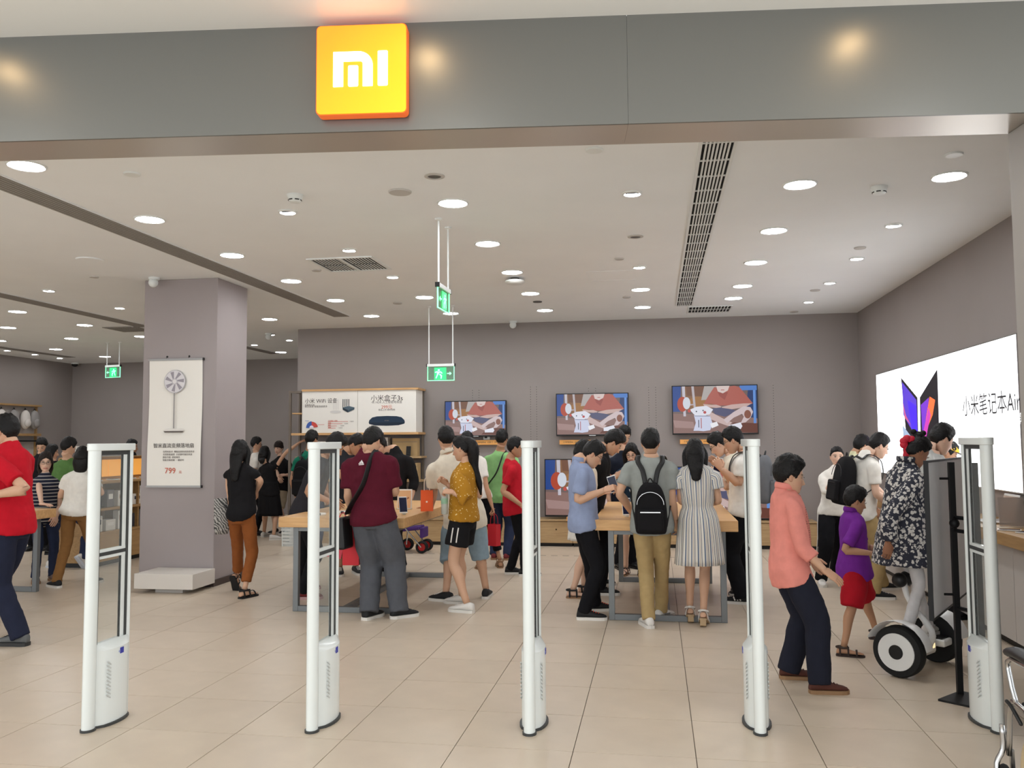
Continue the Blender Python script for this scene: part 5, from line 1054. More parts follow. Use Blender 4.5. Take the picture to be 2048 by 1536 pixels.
        if tilt: toe = f + np.array([math.sin(a), math.cos(a), 0]) * .12 * s; f = toe - fh * .12 * s; f[2] += lift * 0
        A = f + up * .088 * s; hip = P + lat * sgn * .085 * s * wide - u * .03 * s; l1, l2 = .245 * h, .235 * h
        K = J(kn, ik(hip, A, l1, l2, F)); feet[sd] = (f, fh, A); legp[sd] = (hip, K, A)
        lr = {'m': 1.0, 'f': .95, 'c': .84}[sex] * s * build
        body.tube([hip + UP * .02, hip + (K - hip) * .15, hip + (K - hip) * .55, K, K + (A - K) * .30 - F * .012 * s, K + (A - K) * .65, A], np.array([.080, .080, .066, .050, .052, .038, .031]) * lr * (np.array([.75, .75, .75, .75, .75, .8, .9]) if legs[0] in ('trousers', 'cropped') else np.array([.85, .85, .95, 1, 1, 1, 1])), 14, sub=3, col=s2l(legcol) if legcol else sk)
        if shoekind in ('sandal', 'bare', 'heel'):
            fb = MB(); shoe_geo(fb, f + up * .012 * s + (up * .0), fh, s * .93, .86, .80); body.add(fb.v, fb.f, 0, sk)
    o = body.build('person', m_skin, None, loc=root, smooth=True, colattr=True); tag(o, label, 'person', group)
    PEOPLE.append(o)
    # hair
    if hair and hair != 'none':
        hm = haircol or m_hair; th, ph = np.meshgrid(HTH, HPH); z = HS[..., 2]; base = {'bun': 'pulled', 'pony': 'pulled'}.get(hair, hair); zh = hair_line(th, base)
        mk = sstep(z, zh - .006, zh + .014); ctr = np.array([0, -.008, -.005]); nrm_ = HS - ctr; nrm_ = nrm_ / np.linalg.norm(nrm_, axis=-1, keepdims=True)
        tk = (.004 + .009 * sstep(z, -.035, .03) if hair in ('short', 'fringe') else .013) + .014 * sstep(z, .02, .11) + (.005 * sstep(-np.cos(th), -.2, .6) * sstep(z, -.05, .02) if hair in ('short', 'fringe') else 0)
        if hair in ('pulled', 'bun', 'pony'): tk = tk * .6
        if hair in ('bob', 'long', 'bob_fringe', 'pony_low'): tk = tk + .010 * sstep(-z, -.05, .06)
        ns_ = RNG.normal(0, 1, HS.shape[:2]); ns_ = (ns_ + np.roll(ns_, 1, 0) + np.roll(ns_, -1, 0)) / 2
        q = HS + nrm_ * ((tk * hthick + .0034 * ns_ * sstep(z, -.02, .05)) * mk - .005 * (1 - mk))[..., None]; keep = mk > .001
        hv = q.reshape(-1, 3) * hs @ HR.T + Hc; kp = keep.reshape(-1); hb = MB()
        FF = [f_ for f_ in Fh[:-2] if all(kp[list(f_)])] + [Fh[-1]]; hb.add(hv, FF)
        loc_ = lambda a, b, c: Hc + HR @ (np.array([a, b, c]) * hs)
        if hair in ('long', 'pony_low', 'pony'):
            if hair == 'pony': pts = [loc_(0, -.07, .055), loc_(0, -.125, .03), loc_(0, -.135, -.03)]; r_ = [(.022, .02), (.034, .03), (.040, .028)]
            else: pts = [loc_(0, -.04, .03), loc_(0, -.062, -.03), loc_(0, -.066, -.09)]; r_ = [(.078, .05), (.082, .045), (.080, .038)]
            b_ = pts[-1]; n_ = 4; bk = N - np.cross(u, slat) * (.120 * s if hair != 'pony' else .14 * s)
            for k in range(1, n_ + 1):
                q_ = b_ - UP * hairlen * s * k / n_; w_ = min(1, k / 2); d_ = (bk - q_) - UP * ((bk - q_) @ UP); pts.append(q_ + d_ * w_ * (1 if (d_ @ (-F)) > 0 else .2)); wq = 1 - .12 * k if hair != 'pony' else 1 - .18 * k
                r_.append(((.080 if hair != 'pony' else .040) * wq, (.030 if hair != 'pony' else .026) * wq))
            hb.tube(pts, np.array(r_) * hs, 16, ref=hr, sub=4, round_end=True)
            if hair == 'long' and sex == 'f':
                for k in (-1, 1): hb.tube([loc_(k * .060, .02, .06), loc_(k * .085, .02, .0), loc_(k * .084, .01, -.08), loc_(k * .080, .0, -.10) - UP * hairlen * .55 * s], np.array([(.02, .03), (.018, .035), (.022, .036), (.016, .024)]) * hs, 10, ref=hf, sub=3, round_end=True)
        if hair == 'bun': hb.ell(loc_(0, -.075, .085), np.array([.040, .038, .036]) * hs, 12, 8)
        if hair in ('bob', 'bob_fringe'):
            pts = [loc_(0, -.02, .02), loc_(0, -.028, -.05), loc_(0, -.032, -.05) - UP * hairlen * .2, loc_(0, -.034, -.05) - UP * hairlen * .42]; hb.tube(pts, np.array([(.080, .068), (.090, .070), (.092, .066), (.080, .055)]) * hs, 18, ref=hr, sub=3, round_end=True)
        ho = hb.build('hair', hm, o, smooth=True)
    if glasses:
        gb = MB()
        for k in (-1, 1):
            gb.tube([Hc + HR @ (np.array([k * .031 + .022 * math.cos(a), .0965 - .004 * abs(math.cos(a)), .004 + .018 * math.sin(a)]) * hs) for a in np.linspace(0, 2 * math.pi, 18, endpoint=False)], .0018 * s, 5, closed=True)
            gb.tube([Hc + HR @ (np.array(q) * hs) for q in ((k * .053, .092, .008), (k * .072, .06, .010), (k * .078, -.01, .010))], .0018 * s, 5)
        gb.tube([Hc + HR @ (np.array([q, .098, .006]) * hs) for q in (-.01, .01)], .0018 * s, 5); gb.build('glasses', m_black, o)
    # shirt
    if shirt is not None:
        sb = MB(); ft_ = fit; hemv = min(hemz - P[2], -.02)
        sec = [(hemv, .190, .142), (min(0, hemv * .4), .188, .140), (.20, .168, .126), (.5, .168, .124), (.74, .178, .116), (.88, .168, .098), (.955, .122, .082), (1.01, .080, .070), (1.062, .060, .058)]
        if hemv < -.16: sec = [(hemv, .194, .148)] + sec[1:]
        pts = [P + u * (T * q[0] if q[0] > 0 else q[0]) + fwd * (.010 * s if .1 < q[0] < .8 else 0) for q in sec]; pts[-1] = N + unit(nb - N) * .034 * s
        rads = np.array([(q[1] * wide * (ft_ if q[0] < .9 else 1), q[2] * (ft_ if q[0] < .9 else 1) * (1 if sex != 'c' else .95)) for q in sec]) * s
        if hemv < -.04:      # the hem hangs over both thighs
            th_ = [legp[k_][0] + (legp[k_][1] - legp[k_][0]) * min(1, max(0, -hemv - .03) / (.245 * h)) for k_ in 'LR']; mid = (th_[0] + th_[1]) / 2; rt = .100 * s * {'m': 1.0, 'f': .95, 'c': .86}[sex] * build * (1 + (legw - 1) * .5)
            pts[0] = np.array([mid[0] * .6 + pts[0][0] * .4, mid[1] * .6 + pts[0][1] * .4, pts[0][2]])
            rads[0] = (min(max(rads[0][0], abs((th_[0] - th_[1]) @ lat) / 2 + rt), rads[0][0] * 1.12), min(max(rads[0][1], abs((th_[0] - th_[1]) @ fwd) / 2 + rt + abs((mid - P) @ fwd) * .4), rads[0][1] * 1.24))
            rads[1] = (max(rads[1][0], rads[0][0] * .97), max(rads[1][1], rads[0][1] * .95))
        sb.tube(pts, rads, 22, ref=slat, sub=3)
        for sd, sgn in (('L', -1), ('R', 1)):
            S, E, W, d, _p = joints[sd]; r0 = .063 * arm_r * s * (1 + (sleevefit - 1) * .8); base = S - slat * sgn * .07 * s + u * .012 * s
            if sleeve <= 0: sb.ell(S - slat * sgn * .03 * s, (.055 * s, .05 * s, .05 * s)); continue
            if sleeve <= 1: e_ = S + (E - S) * sleeve; sb.tube([base, S + (E - S) * .06, S + (E - S) * sleeve * .55, e_], [(.052 * s * arm_r, .052 * s * arm_r), (.062 * s * arm_r, .062 * s * arm_r), (r0 * .92, r0 * .95), (r0 * .92, r0 * 1.0)], 14, sub=3)
            else: sb.tube([base, S + (E - S) * .06, S + (E - S) * .5, E, E + (W - E) * (sleeve - 1) * .5, E + (W - E) * (sleeve - 1)], [(.052 * s * arm_r, .052 * s * arm_r), (.060 * s * arm_r, .060 * s * arm_r), (r0 * .9, r0 * .9), (r0 * .82, r0 * .82), (r0 * .8, r0 * .8), (r0 * .74, r0 * .74)], 14, sub=3)
        so_ = sb.build('shirt', shirt, o, smooth=True); remesh(so_, .0115, 5, .022 * s)
        if collar:
            cb = MB(); n0 = N + u * .012 * s; rr = .068 * s
            cb.tube([n0 + lat * math.cos(a) * rr + fwd * (math.sin(a) * rr * .92) + u * (.012 - .012 * math.sin(a)) * s for a in np.linspace(0, 2 * math.pi, 20, endpoint=False)], np.array([(.007, .024)] * 20) * s, 8, closed=True, ref=slat); cb.build('collar', shirt, o, smooth=True)
    # lower garments
    kind, lm = legs
    if kind in ('trousers', 'shorts', 'cropped'):
        lb = MB(); to = legs_to if legs_to is not None else {'trousers': 2.08, 'cropped': 1.62, 'shorts': .80}[kind]
        lb.tube([P + u * .10 * s, P + u * .02 * s, P - u * .06 * s, P - u * .12 * s], np.array([(.138, .098), (.148, .108), (.155, .115), (.12, .100)]) * s * np.array([wide, 1]), 20, ref=lat, sub=2)
        for sd in 'LR':
            hip, K, A = legp[sd]; lr = {'m': 1.0, 'f': .95, 'c': .86}[sex] * s * build * legw
            def at(q): return hip + (K - hip) * q if q <= 1 else K + (A - K) * (q - 1)
            rad = lambda q: np.interp(q, [0, .15, .55, 1, 1.3, 2.0], [.084, .088, .084, .073, .068, .062]) * lr * (1 + (legw - 1) * min(1, .25 + q * 1.2)) / legw
            qs = [q for q in (0, .15, .55, 1, 1.3, 1.65, 1.95) if q < to - .06] + [to]; lb.tube([at(q) + (UP * .03 if q == 0 else 0) for q in qs], [rad(q) * (1.10 if kind == 'shorts' and q > .5 else 1) for q in qs], 16, sub=3)
        lo = lb.build({'trousers': 'trousers', 'cropped': 'trousers', 'shorts': 'shorts'}[kind], lm, o, smooth=True); remesh(lo, .0115, 4, .021 * s)
    # shoes
    for sd in 'LR':
        f, fh, A = feet[sd]; base = f
        if shoekind == 'shoe':
            mb = MB(); _, sl, su = shoe_geo(mb, base + np.cross(unit(np.array([fh[1], -fh[0], 0])), fh) * .010 * s, fh, s, 1.0); so_ = mb.build('shoe', shoe or m_black, o, smooth=True)
            sb = MB(); sole_geo(sb, base, fh, s, .026); sb.build('sole', sole or m_black, so_)
            lc = MB(); lm2 = sole if sole is not None else m_black
            for k in range(4): x = .055 + k * .022; z = .078 - k * .0085; lc.tube([base + fh * x * s + sl * y * s + su * (z + .010 - abs(y) * .25) * s for y in (-.022, 0, .022)], .0035 * s, 5)
            lc.build('laces', (shirtmi or lm2), so_)
        elif shoekind in ('sandal', 'heel'):
            sb = MB(); hh = .016; sole_geo(sb, base, fh, s * .95, hh, .95); so_ = sb.build('sandal', sole or m_black, o)
            st = MB(); lt = unit(np.array([fh[1], -fh[0], 0])); uu = np.cross(lt, fh)
            for x, hg, wd in ((.115, .062, .048), (.04, .085, .045), (-.035, .092, .042)): st.tube([base + fh * x * s + lt * wd * math.cos(a) * s + uu * (.012 + (hg - .008) * math.sin(a)) * s for a in np.linspace(0, math.pi, 9)], [(.0035 * s, .010 * s)] * 9, 6, ref=lt)
            st.tube([base + fh * x * s + lt * y * s + uu * .085 * s for x, y in ((.04, .040), (-.03, .042), (-.072, 0), (-.03, -.042), (.04, -.040))], [(.004 * s, .010 * s)] * 5, 6, sub=3, ref=lt); st.build('strap', shoe or m_black, so_)
            if shoekind == 'heel': hb2 = MB(); hb2.prism([(-.075 * s, -.025 * s), (-.025 * s, -.028 * s), (-.025 * s, .028 * s), (-.075 * s, .025 * s)], base - uu * .05 * s, fh, lt, uu, .05 * s); hb2.build('heel_block', sole or m_black, so_)
    return dict(o=o, N=N, P=P, u=u, lat=lat, fwd=fwd, slat=slat, J=joints, Hc=Hc, HR=HR, hs=hs, s=s, F=F, Rr=Rr, root=root, T=T, legp=legp, wide=wide)

def skirt(pp, m_, z0t, zlen, r0, r1, name='skirt', ruffle=.012, n=48, uvs=True, up_to=None):
    """hanging skirt from the torso at parameter z0t down by zlen"""
    P, u, lat, fwd, s = pp['P'], pp['u'], pp['lat'], pp['fwd'], pp['s']; top = P + u * z0t; rows = 14; V = []; UVs = []
    K = (pp['legp']['L'][1] + pp['legp']['R'][1]) / 2; c1 = np.array([K[0] * .6 + P[0] * .4, K[1] * .6 + P[1] * .4, 0])
    for k in range(rows):
        q = k / (rows - 1); c = top * (1 - q) + np.array([c1[0], c1[1], top[2] - zlen]) * q; ra = r0[0] + (r1[0] - r0[0]) * q ** .8; rb = r0[1] + (r1[1] - r0[1]) * q ** .8
        for i in range(n):
            a = 2 * math.pi * i / n; rf = 1 + ruffle / ra * q * (math.sin(a * 11) + .6 * math.sin(a * 17 + 1)); V.append(c + pp['Rr'] * math.cos(a) * ra * rf + pp['F'] * math.sin(a) * rb * rf); UVs.append((i / n if i else 0.0, q))
    F_ = [(k * n + i, k * n + (i + 1) % n, (k + 1) * n + (i + 1) % n, (k + 1) * n + i) for k in range(rows - 1) for i in range(n)]
    mb = MB().add(V, F_, 0, (1, 1, 1)); so_ = mb.build(name, m_, pp['o'], smooth=True); sd = so_.modifiers.new('thick', 'SOLIDIFY'); sd.thickness = .004; return so_
def backpack(pp, label, W, H, D, m_, strap_m, drop=.02, pocket=True, zips=None, out=.0, straps=True):
    P, N, u, lat, fwd, s = pp['P'], pp['N'], pp['u'], pp['slat'], -pp['fwd'], pp['s']
    fwd = -np.cross(u, lat); c = N - u * (H / 2 + drop) + fwd * (.105 * s + D / 2 + out); R = np.stack([lat, fwd, u], 1); t = tag(empty('backpack', c - u * H / 2), label, 'backpack', 'backpacks being worn')
    st = [(-.5, .80, .55), (-.47, .92, .9), (-.3, 1, 1), (.0, .98, 1), (.25, .86, .92), (.40, .68, .78), (.48, .45, .5), (.5, .2, .2)]
    n = 24; V = []
    for z, a, b in st:
        for k in range(n):
            q = 2 * math.pi * k / n; V.append(c + R @ np.array([W / 2 * a * np.sign(math.cos(q)) * abs(math.cos(q)) ** .5, D / 2 * b * np.sign(math.sin(q)) * abs(math.sin(q)) ** .6, H * z]))
    m2 = len(st); F_ = [(k * n + i, k * n + (i + 1) % n, (k + 1) * n + (i + 1) % n, (k + 1) * n + i) for k in range(m2 - 1) for i in range(n)] + [tuple(range(n - 1, -1, -1)), tuple(range((m2 - 1) * n, m2 * n))]
    bo = MB().add(V, F_).build('bag_body', m_, t, smooth=True); ss = bo.modifiers.new('sub', 'SUBSURF'); ss.levels = 1; ss.render_levels = 1
    if pocket:
        MB().box(c + fwd * (D / 2 + .012) - u * H * .22, (W * .78, .05, H * .42), R=R).build('front_pocket', m_, t, bevel=.018)
        zm = zips or m_black; MB().box(c + fwd * (D / 2 + .038) - u * H * .06, (W * .60, .004, .009), R=R).build('zip', zm, t)
        MB().tube([c + fwd * (D / 2 * .95 + .004) + lat * W * .40 * math.cos(a) + u * H * (.08 + .24 * math.sin(a)) for a in np.linspace(0, math.pi, 15)], .0035, 6).build('zip', zm, t)
    MB().tube([c + lat * -.03 + u * H * .48, c + u * (H * .5 + .035) + fwd * .01, c + lat * .03 + u * H * .48], .007, 6, sub=3).build('grab_loop', strap_m, t)
    if straps:
        for k in (-1, 1):
            tp = N + lat * k * .105 * s; MB().tube([c + lat * k * .04 + u * H * .46 - fwd * D * .2, c * .5 + N * .5 + lat * k * .065 * s + u * (H * .25 - .01) + fwd * .035 * s, tp + fwd * .085 * s + u * -.045 * s, tp + u * .006 * s + fwd * .02, tp - fwd * .09 * s - u * .04 * s + lat * k * .02, N + lat * k * .13 * s - fwd * .125 * s - u * .20 * s, N + lat * k * .165 * s - u * .32 * s - fwd * .03, c + lat * k * W * .42 - u * H * .36 - fwd * D * .4], [(.020, .005)] * 8, 8, sub=5, ref=lat).build('strap', strap_m, t, smooth=True)
    return t
def sling(pp, label, m_, over='R', bag=None, w=.016, off=.03, cat='bag'):
    """strap over one shoulder to the opposite hip, with a bag at its end"""
    N, P, u, s = pp['N'], pp['P'], pp['u'], pp['s']; lat = pp['slat'] * (1 if over == 'R' else -1); f = np.cross(u, pp['slat']); W = pp['wide']
    t = tag(empty('shoulder_bag', P - lat * .2 * s), label, cat)
    ring = [N + lat * .085 * s + u * .012 * s, N + lat * .06 * s - f * .10 * s - u * .06 * s, P + (N - P) * .5 - f * (.138 + off) * s, P + (N - P) * .18 - f * .11 * s - lat * .14 * s * W, P + u * .02 * s - lat * (.185 + off) * s * W,
            P + (N - P) * .22 + f * .12 * s - lat * .13 * s * W, P + (N - P) * .55 + f * (.148 + off) * s, N + lat * .055 * s + f * .11 * s - u * .07 * s]
    MB().tube(catmull(ring + ring[:1], 4)[:-1], [(w, .004)] * 32, 8, closed=True, ref=u).build('strap', m_, t, smooth=True)
    if bag: MB().box(P - u * bag[3] * s - lat * (.205 + bag[1] / 2) * s * W - f * bag[4], (bag[1], bag[0], bag[2]), R=np.stack([lat, f, u], 1)).build('bag_body', m_, t, bevel=.02)
    return t
def at_y(px, Y): q = PL(px, 880, Y); return (q[0], Y)
c_black = cloth('black_cotton', (26, 25, 27)); c_blackp = cloth('black_trouser_cloth', (20, 20, 24)); c_navy = cloth('navy_trouser_cloth', (36, 40, 58)); c_jean = cloth('dark_denim', (44, 52, 76)); c_white = cloth('white_cotton', (226, 222, 214)); c_cream = cloth('cream_cotton', (224, 214, 196))
s_white = mat('white_shoe_leather', (222, 218, 212), .5); s_black = mat('black_shoe_canvas', (24, 24, 26), .7); s_grey = mat('grey_shoe_mesh', (96, 98, 98), .7); s_brown = mat('brown_shoe_suede', (84, 44, 34), .8); s_tan = mat('tan_sole', (150, 116, 84), .7); s_red = mat('dark_red_shoe', (110, 30, 34), .7)
# ---- left edge
person('man in red t-shirt and navy trousers cut off by the left picture edge', FL(20, 1288), -90, 1.77, head=(10, 864), hpitch=8, neck=(20, 905), pel=(24, 1064), Lel=(50, 978, -.2), Lwr=(-10, 990, -.28), Rwr=(-34, 985, .12), Lft=(38, 1291), Rft=(-30, 1278), Lang=0, Rang=8,
       hemy=1060, shirt=cloth('red_cotton', (190, 24, 40)), hem=-.14, sleeve=.75, fit=1.04, sleevefit=1.2, legs=('trousers', c_navy), legw=1.1, shoe=s_grey, sole=mat('dark_sole', (50, 50, 50), .7), glasses=True, tone='mid', build=1.0)
P3 = person('woman with glasses and short brown hair in dark striped top, hand on left table', FL(88, 1163), 130, 1.57, 'f', head=(91, 925), hpitch=6, hyaw=10, hair='bob', hairlen=.16, haircol=m_hairb, neck=(90, 960), pel=(86, 1040), Rel=(77, 968, -.1), Rwr=(83, 1008, -.42), Rcurl=.1, Rpn=(0, 0, -1), Rhd=(1, -.2, -.05), Lwr=(112, 1035, -.1),
       hemy=1050, shirt=cloth('navy_striped_knit', (38, 42, 58)), sleeve=.35, legs=('trousers', c_jean), legw=.85, shoe=mat('taupe_boot', (120, 100, 92), .8), sole=s_tan, glasses=True, tone='fair')
person('man in green t-shirt seen from behind, left of the white t-shirt woman', FL(120, 1138), 18, 1.66, head=(137, 895), neck=(133, 928), shirt=cloth('moss_green_cotton', (86, 120, 66)), legs=('trousers', c_jean), legw=.9, shoe=s_white, sole=mat('blue_white_sole', (200, 205, 214), .6), Rtilt=55, Rft=(148, 1140), Lft=(104, 1134), hpitch=20)
person('woman in white t-shirt and brown trousers behind the leftmost gate', FL(138, 1172), -12, 1.57, 'f', head=(165, 915), hpitch=18, hair='bob', hairlen=.20, neck=(163, 950), pel=(152, 1045), Lel=(121, 992, -.02), Lwr=(134, 985, .25), Rel=(203, 985, 0), Rwr=(190, 985, .28), Lft=(113, 1175), Rft=(184, 1168), Lang=-50,
       hemy=1012, shirt=c_white, sleeve=.62, hem=-.06, fit=1.08, legs=('trousers', cloth('brown_chino', (134, 96, 56))), legw=.88, shoe=s_black, sole=s_white, tone='mid', build=1.05)
person('dark haired person in black behind the woman with glasses at far left', at_y(84, 11.4), 160, 1.63, head=(84, 893), shirt=c_black, legs=('trousers', c_blackp), hpitch=25)
person('short dark figure between the woman with glasses and the green shirt', at_y(108, 11.0), 60, 1.50, 'f', head=(104, 905), hair='bob', hairlen=.2, shirt=c_black, legs=('trousers', c_blackp))
person('person in dark top at the extreme left edge behind the red shirt', at_y(2, 9.6), -20, 1.56, head=(4, 905), neck=(2, 936), shirt=cloth('dark_navy_cotton', (28, 32, 44)), legs=('trousers', c_blackp))
person('dark haired man behind the left counter, head above the leftmost gate', at_y(264, 13.2), 60, 1.62, head=(264, 894), shirt=c_black, legs=('trousers', c_blackp), tone='tan')
person('person in white shirt half hidden behind the column left edge', at_y(297, 12.6), 40, 1.56, head=(305, 905), neck=(296, 925), shirt=c_white, legs=('trousers', c_jean))
nt = MATS['navy_striped_knit'].node_tree; tcx = nt.nodes.new('ShaderNodeTexCoord'); sxx = nt.nodes.new('ShaderNodeSeparateXYZ'); nt.links.new(tcx.outputs['Object'], sxx.inputs[0]); mz = nt.nodes.new('ShaderNodeMath'); mz.operation = 'MULTIPLY'; mz.inputs[1].default_value = 26; nt.links.new(sxx.outputs[2], mz.inputs[0]); fz_ = nt.nodes.new('ShaderNodeMath'); fz_.operation = 'FRACT'; nt.links.new(mz.outputs[0], fz_.inputs[0]); gz = nt.nodes.new('ShaderNodeMath'); gz.operation = 'GREATER_THAN'; gz.inputs[1].default_value = .72; nt.links.new(fz_.outputs[0], gz.inputs[0]); mxz = nt.nodes.new('ShaderNodeMixRGB'); mxz.inputs[1].default_value = (*s2l((36, 40, 56)), 1); mxz.inputs[2].default_value = (*s2l((170, 166, 160)), 1); nt.links.new(gz.outputs[0], mxz.inputs[0]); nt.links.new(mxz.outputs[0], nt.nodes['Principled BSDF'].inputs['Base Color'])
# ---- between column and left table
PW = person('woman in black t-shirt and rust trousers walking away beside the column', FL(475, 1194), 4, 1.60, 'f', head=(480, 905), hpitch=6, hair='long', hairlen=.20, neck=(482, 938), pel=(483, 1045), Lel=(457, 962, 0), Lwr=(459, 1000, .0), Lcurl=.8, Rel=(521, 962, .02), Rwr=(512, 985, .22), Lft=(460, 1185), Ltilt=62, Rft=(489, 1196), Lang=2, Rang=14,
       hemy=1017, shirt=c_black, sleeve=.6, hem=-.10, legs=('cropped', cloth('rust_twill', (140, 82, 42))), legs_to=1.80, legw=.92, shoekind='sandal', shoe=s_black, sole=s_black, tone='mid')
m_pat = mat('grey_scribble_fabric', (150, 150, 150), .8); nt = m_pat.node_tree; wv = nt.nodes.new('ShaderNodeTexWave'); wv.inputs['Scale'].default_value = 16; wv.inputs['Distortion'].default_value = 9; wv.inputs['Detail'].default_value = 3; wv.bands_direction = 'DIAGONAL'
rp = nt.nodes.new('ShaderNodeValToRGB'); rp.color_ramp.elements[0].color = (*s2l((52, 52, 52)), 1); rp.color_ramp.elements[1].color = (*s2l((186, 182, 176)), 1); tcx = nt.nodes.new('ShaderNodeTexCoord'); nt.links.new(tcx.outputs['Object'], wv.inputs['Vector']); nt.links.new(wv.outputs[0], rp.inputs[0]); nt.links.new(rp.outputs[0], nt.nodes['Principled BSDF'].inputs['Base Color'])
def tote(c, W, D, H, rz, m_, hand, label):
    c = np.asarray(c, float); t = tag(empty('tote_bag', c), label, 'bag'); R = Matrix.Rotation(rz, 3, 'Z')
    rows = [(0, .75, .6), (.15, .95, 1), (.5, 1, .9), (.85, .98, .5), (1, .95, .25)]; n = 20; V = []
    for z, a, b in rows:
        for k in range(n): q = 2 * math.pi * k / n; V.append(c + np.array(R @ Vector((W / 2 * a * np.sign(math.cos(q)) * abs(math.cos(q)) ** .5, D / 2 * b * np.sign(math.sin(q)) * abs(math.sin(q)) ** .6, H * z))))
    F_ = [(k * n + i, k * n + (i + 1) % n, (k + 1) * n + (i + 1) % n, (k + 1) * n + i) for k in range(4) for i in range(n)] + [tuple(range(n - 1, -1, -1)), tuple(range(4 * n, 5 * n))]
    MB().add(V, F_).build('bag_body', m_, t, loc=c, smooth=True)
    for s in (-1, 1): MB().tube([c + np.array(R @ Vector((-W * .25, s * D * .1, H))), np.asarray(hand) + (0, s * .012, -.01), c + np.array(R @ Vector((W * .25, s * D * .1, H)))], .006, 6, sub=5).build('strap', m_black, t, smooth=True)
hw = PW['J']['L'][2] + PW['J']['L'][3] * .09; tb_ = PL(443, 1068, PW['root'][1] + .02); tote((tb_[0], tb_[1], tb_[2]), .155, .10, .36, .6, m_pat, hw, 'grey scribble patterned tote bag in the hand of the walking woman')
PG = person('girl in black dress with raised arm behind the walking woman', FL(538, 1079), 12, 1.53, 'f', head=(529, 907), hair='long', hairlen=.08, neck=(533, 935), Rel=(572, 905, -.1), Rwr=(599, 885, -.15), Rhd=(1, .2, .5), Lel=(512, 960, 0), Lwr=(515, 985, .15), Lft=(528, 1074), Rft=(547, 1080), Rang=60, shirt=c_black, sleeve=.3, legs=('shorts', c_black), legs_to=.4, shoe=s_white, sole=s_white, tone='mid')
skirt(PG, c_black, .12, .55, (.15, .115), (.20, .15), 'skirt')
person('person with glasses and white collar beside the walking woman head', at_y(512, 13.6), 60, 1.60, 'f', head=(513, 889), hair='short', shirt=c_white, legs=('trousers', c_blackp), glasses=True)
person('boy with bowl haircut facing the camera and holding a phone', at_y(561, 13.9), 186, 1.52, 'm', head=(557, 897), hpitch=4, hair='fringe', hthick=1.25, haircol=m_hairb, shirt=c_black, sleeve=.7, legs=('shorts', cloth('beige_cotton', (176, 160, 136))), legs_to=.95, Rwr=(558, 955, -.3), Lwr=(570, 950, -.3), Lcurl=.7, shoe=s_black, sole=s_white, tone='fair', build=.95)
PT = person('man in teal t-shirt with black backpack facing the shelf unit', at_y(622, 11.3), 8, 1.73, head=(624, 880), neck=(620, 912), hyaw=10, shirt=cloth('teal_cotton', (26, 112, 88)), sleeve=.6, legs=('trousers', c_jean), tone='tan'); backpack(PT, 'black backpack on the man in teal t-shirt', .30, .50, .16, c_black, m_black, drop=.10)
# ---- around the left table
person('man in dark t-shirt behind the second gate at the left table', FL(600, 1194), 66, 1.66, head=(670, 893), hpitch=38, neck=(645, 920), pel=(608, 1050), Rel=(616, 985, -.2), Rwr=(660, 1003, -.05), Lwr=(665, 1000, .3), Rft=(606, 1198), Lft=(604, 1180), hair='short', hthick=1.5, shirt=cloth('charcoal_cotton', (44, 42, 46)), legs=('trousers', c_blackp), shoe=s_red, sole=mat('pink_sole', (190, 150, 150), .7), tone='tan')
person('man in dark shirt and shorts bending his head over the left table', FL(696, 1148), 150, 1.70, head=(712, 890), hyaw=-60, hpitch=36, neck=(692, 917), pel=(690, 1035), Rwr=(715, 985, -.25), Lwr=(735, 985, -.25), shirt=cloth('dark_grey_cotton', (40, 40, 44)), legs=('shorts', c_black), legs_to=1.0, shoe=s_black, sole=s_white, tone='tan')
PB = person('man in burgundy t-shirt and grey trousers seen from behind at left table', FL(770, 1238), 4, 1.72, head=(745, 884), hpitch=30, hyaw=12, neck=(738, 915), pel=(746, 1052), Lel=(697, 985, .0), Lwr=(699, 1012, .10), Lcurl=.9, Rel=(790, 982, .05), Rwr=(772, 985, .32), Lft=(738, 1238), Rft=(797, 1236), Lang=12, Rang=40,
       hemy=1043, shirt=cloth('burgundy_cotton', (84, 22, 38)), sleeve=.85, hem=-.06, fit=1.05, sleevefit=1.15, legs=('trousers', cloth('grey_cotton_twill', (84, 86, 92))), legw=1.28, shoe=s_black, sole=s_white, shirtmi=s_black, tone='mid', build=1.08)
sling(PB, 'black sling bag with strap across the burgundy t-shirt', m_black, 'R', bag=(.20, .07, .28, .14, .04), w=.03)
def on_back(pp, px, py, name, polys, m_, d=.02):
    """flat print on the back of a garment"""
    u, sl = pp['u'], pp['slat']; f = np.cross(u, sl); q = PL(px, py, pp['N'][1]); o = pp['N'] + sl * ((q - pp['N']) @ sl) + u * ((q - pp['N']) @ u) - f * (.098 * pp['s'] + d)
    mb = MB()
    for p in polys: mb.prism(p, o, sl, u, -f, .003)
    return mb.build(name, m_, pp['o'])
on_back(PB, 735, 924, 'printed_mark', [[(-.028, -.012), (-.018, -.012), (-.022, -.002), (-.026, -.006)], [(-.014, -.012), (-.003, -.012), (-.010, .010), (-.018, .0)], [(.001, -.012), (.022, -.012), (.004, .022), (-.006, .010)], [(-.026, -.022), (.022, -.022), (.022, -.016), (-.026, -.016)]], mat('white_print', (236, 232, 232), .8), .034)
hb_ = PB['J']['L'][2] + PB['J']['L'][3] * .09
carrier(hb_ + (-.16, .03, -.40), .13, .08, .28, .25, m_pbag, 'pinkish red paper bag hanging behind the glass of the second gate', logo=False, tilt=.20)
carrier(hb_ + (.02, .0, -.46), .15, .09, .34, .1, m_rbag, 'dark red paper bag left of the burgundy shirt', logo=False)
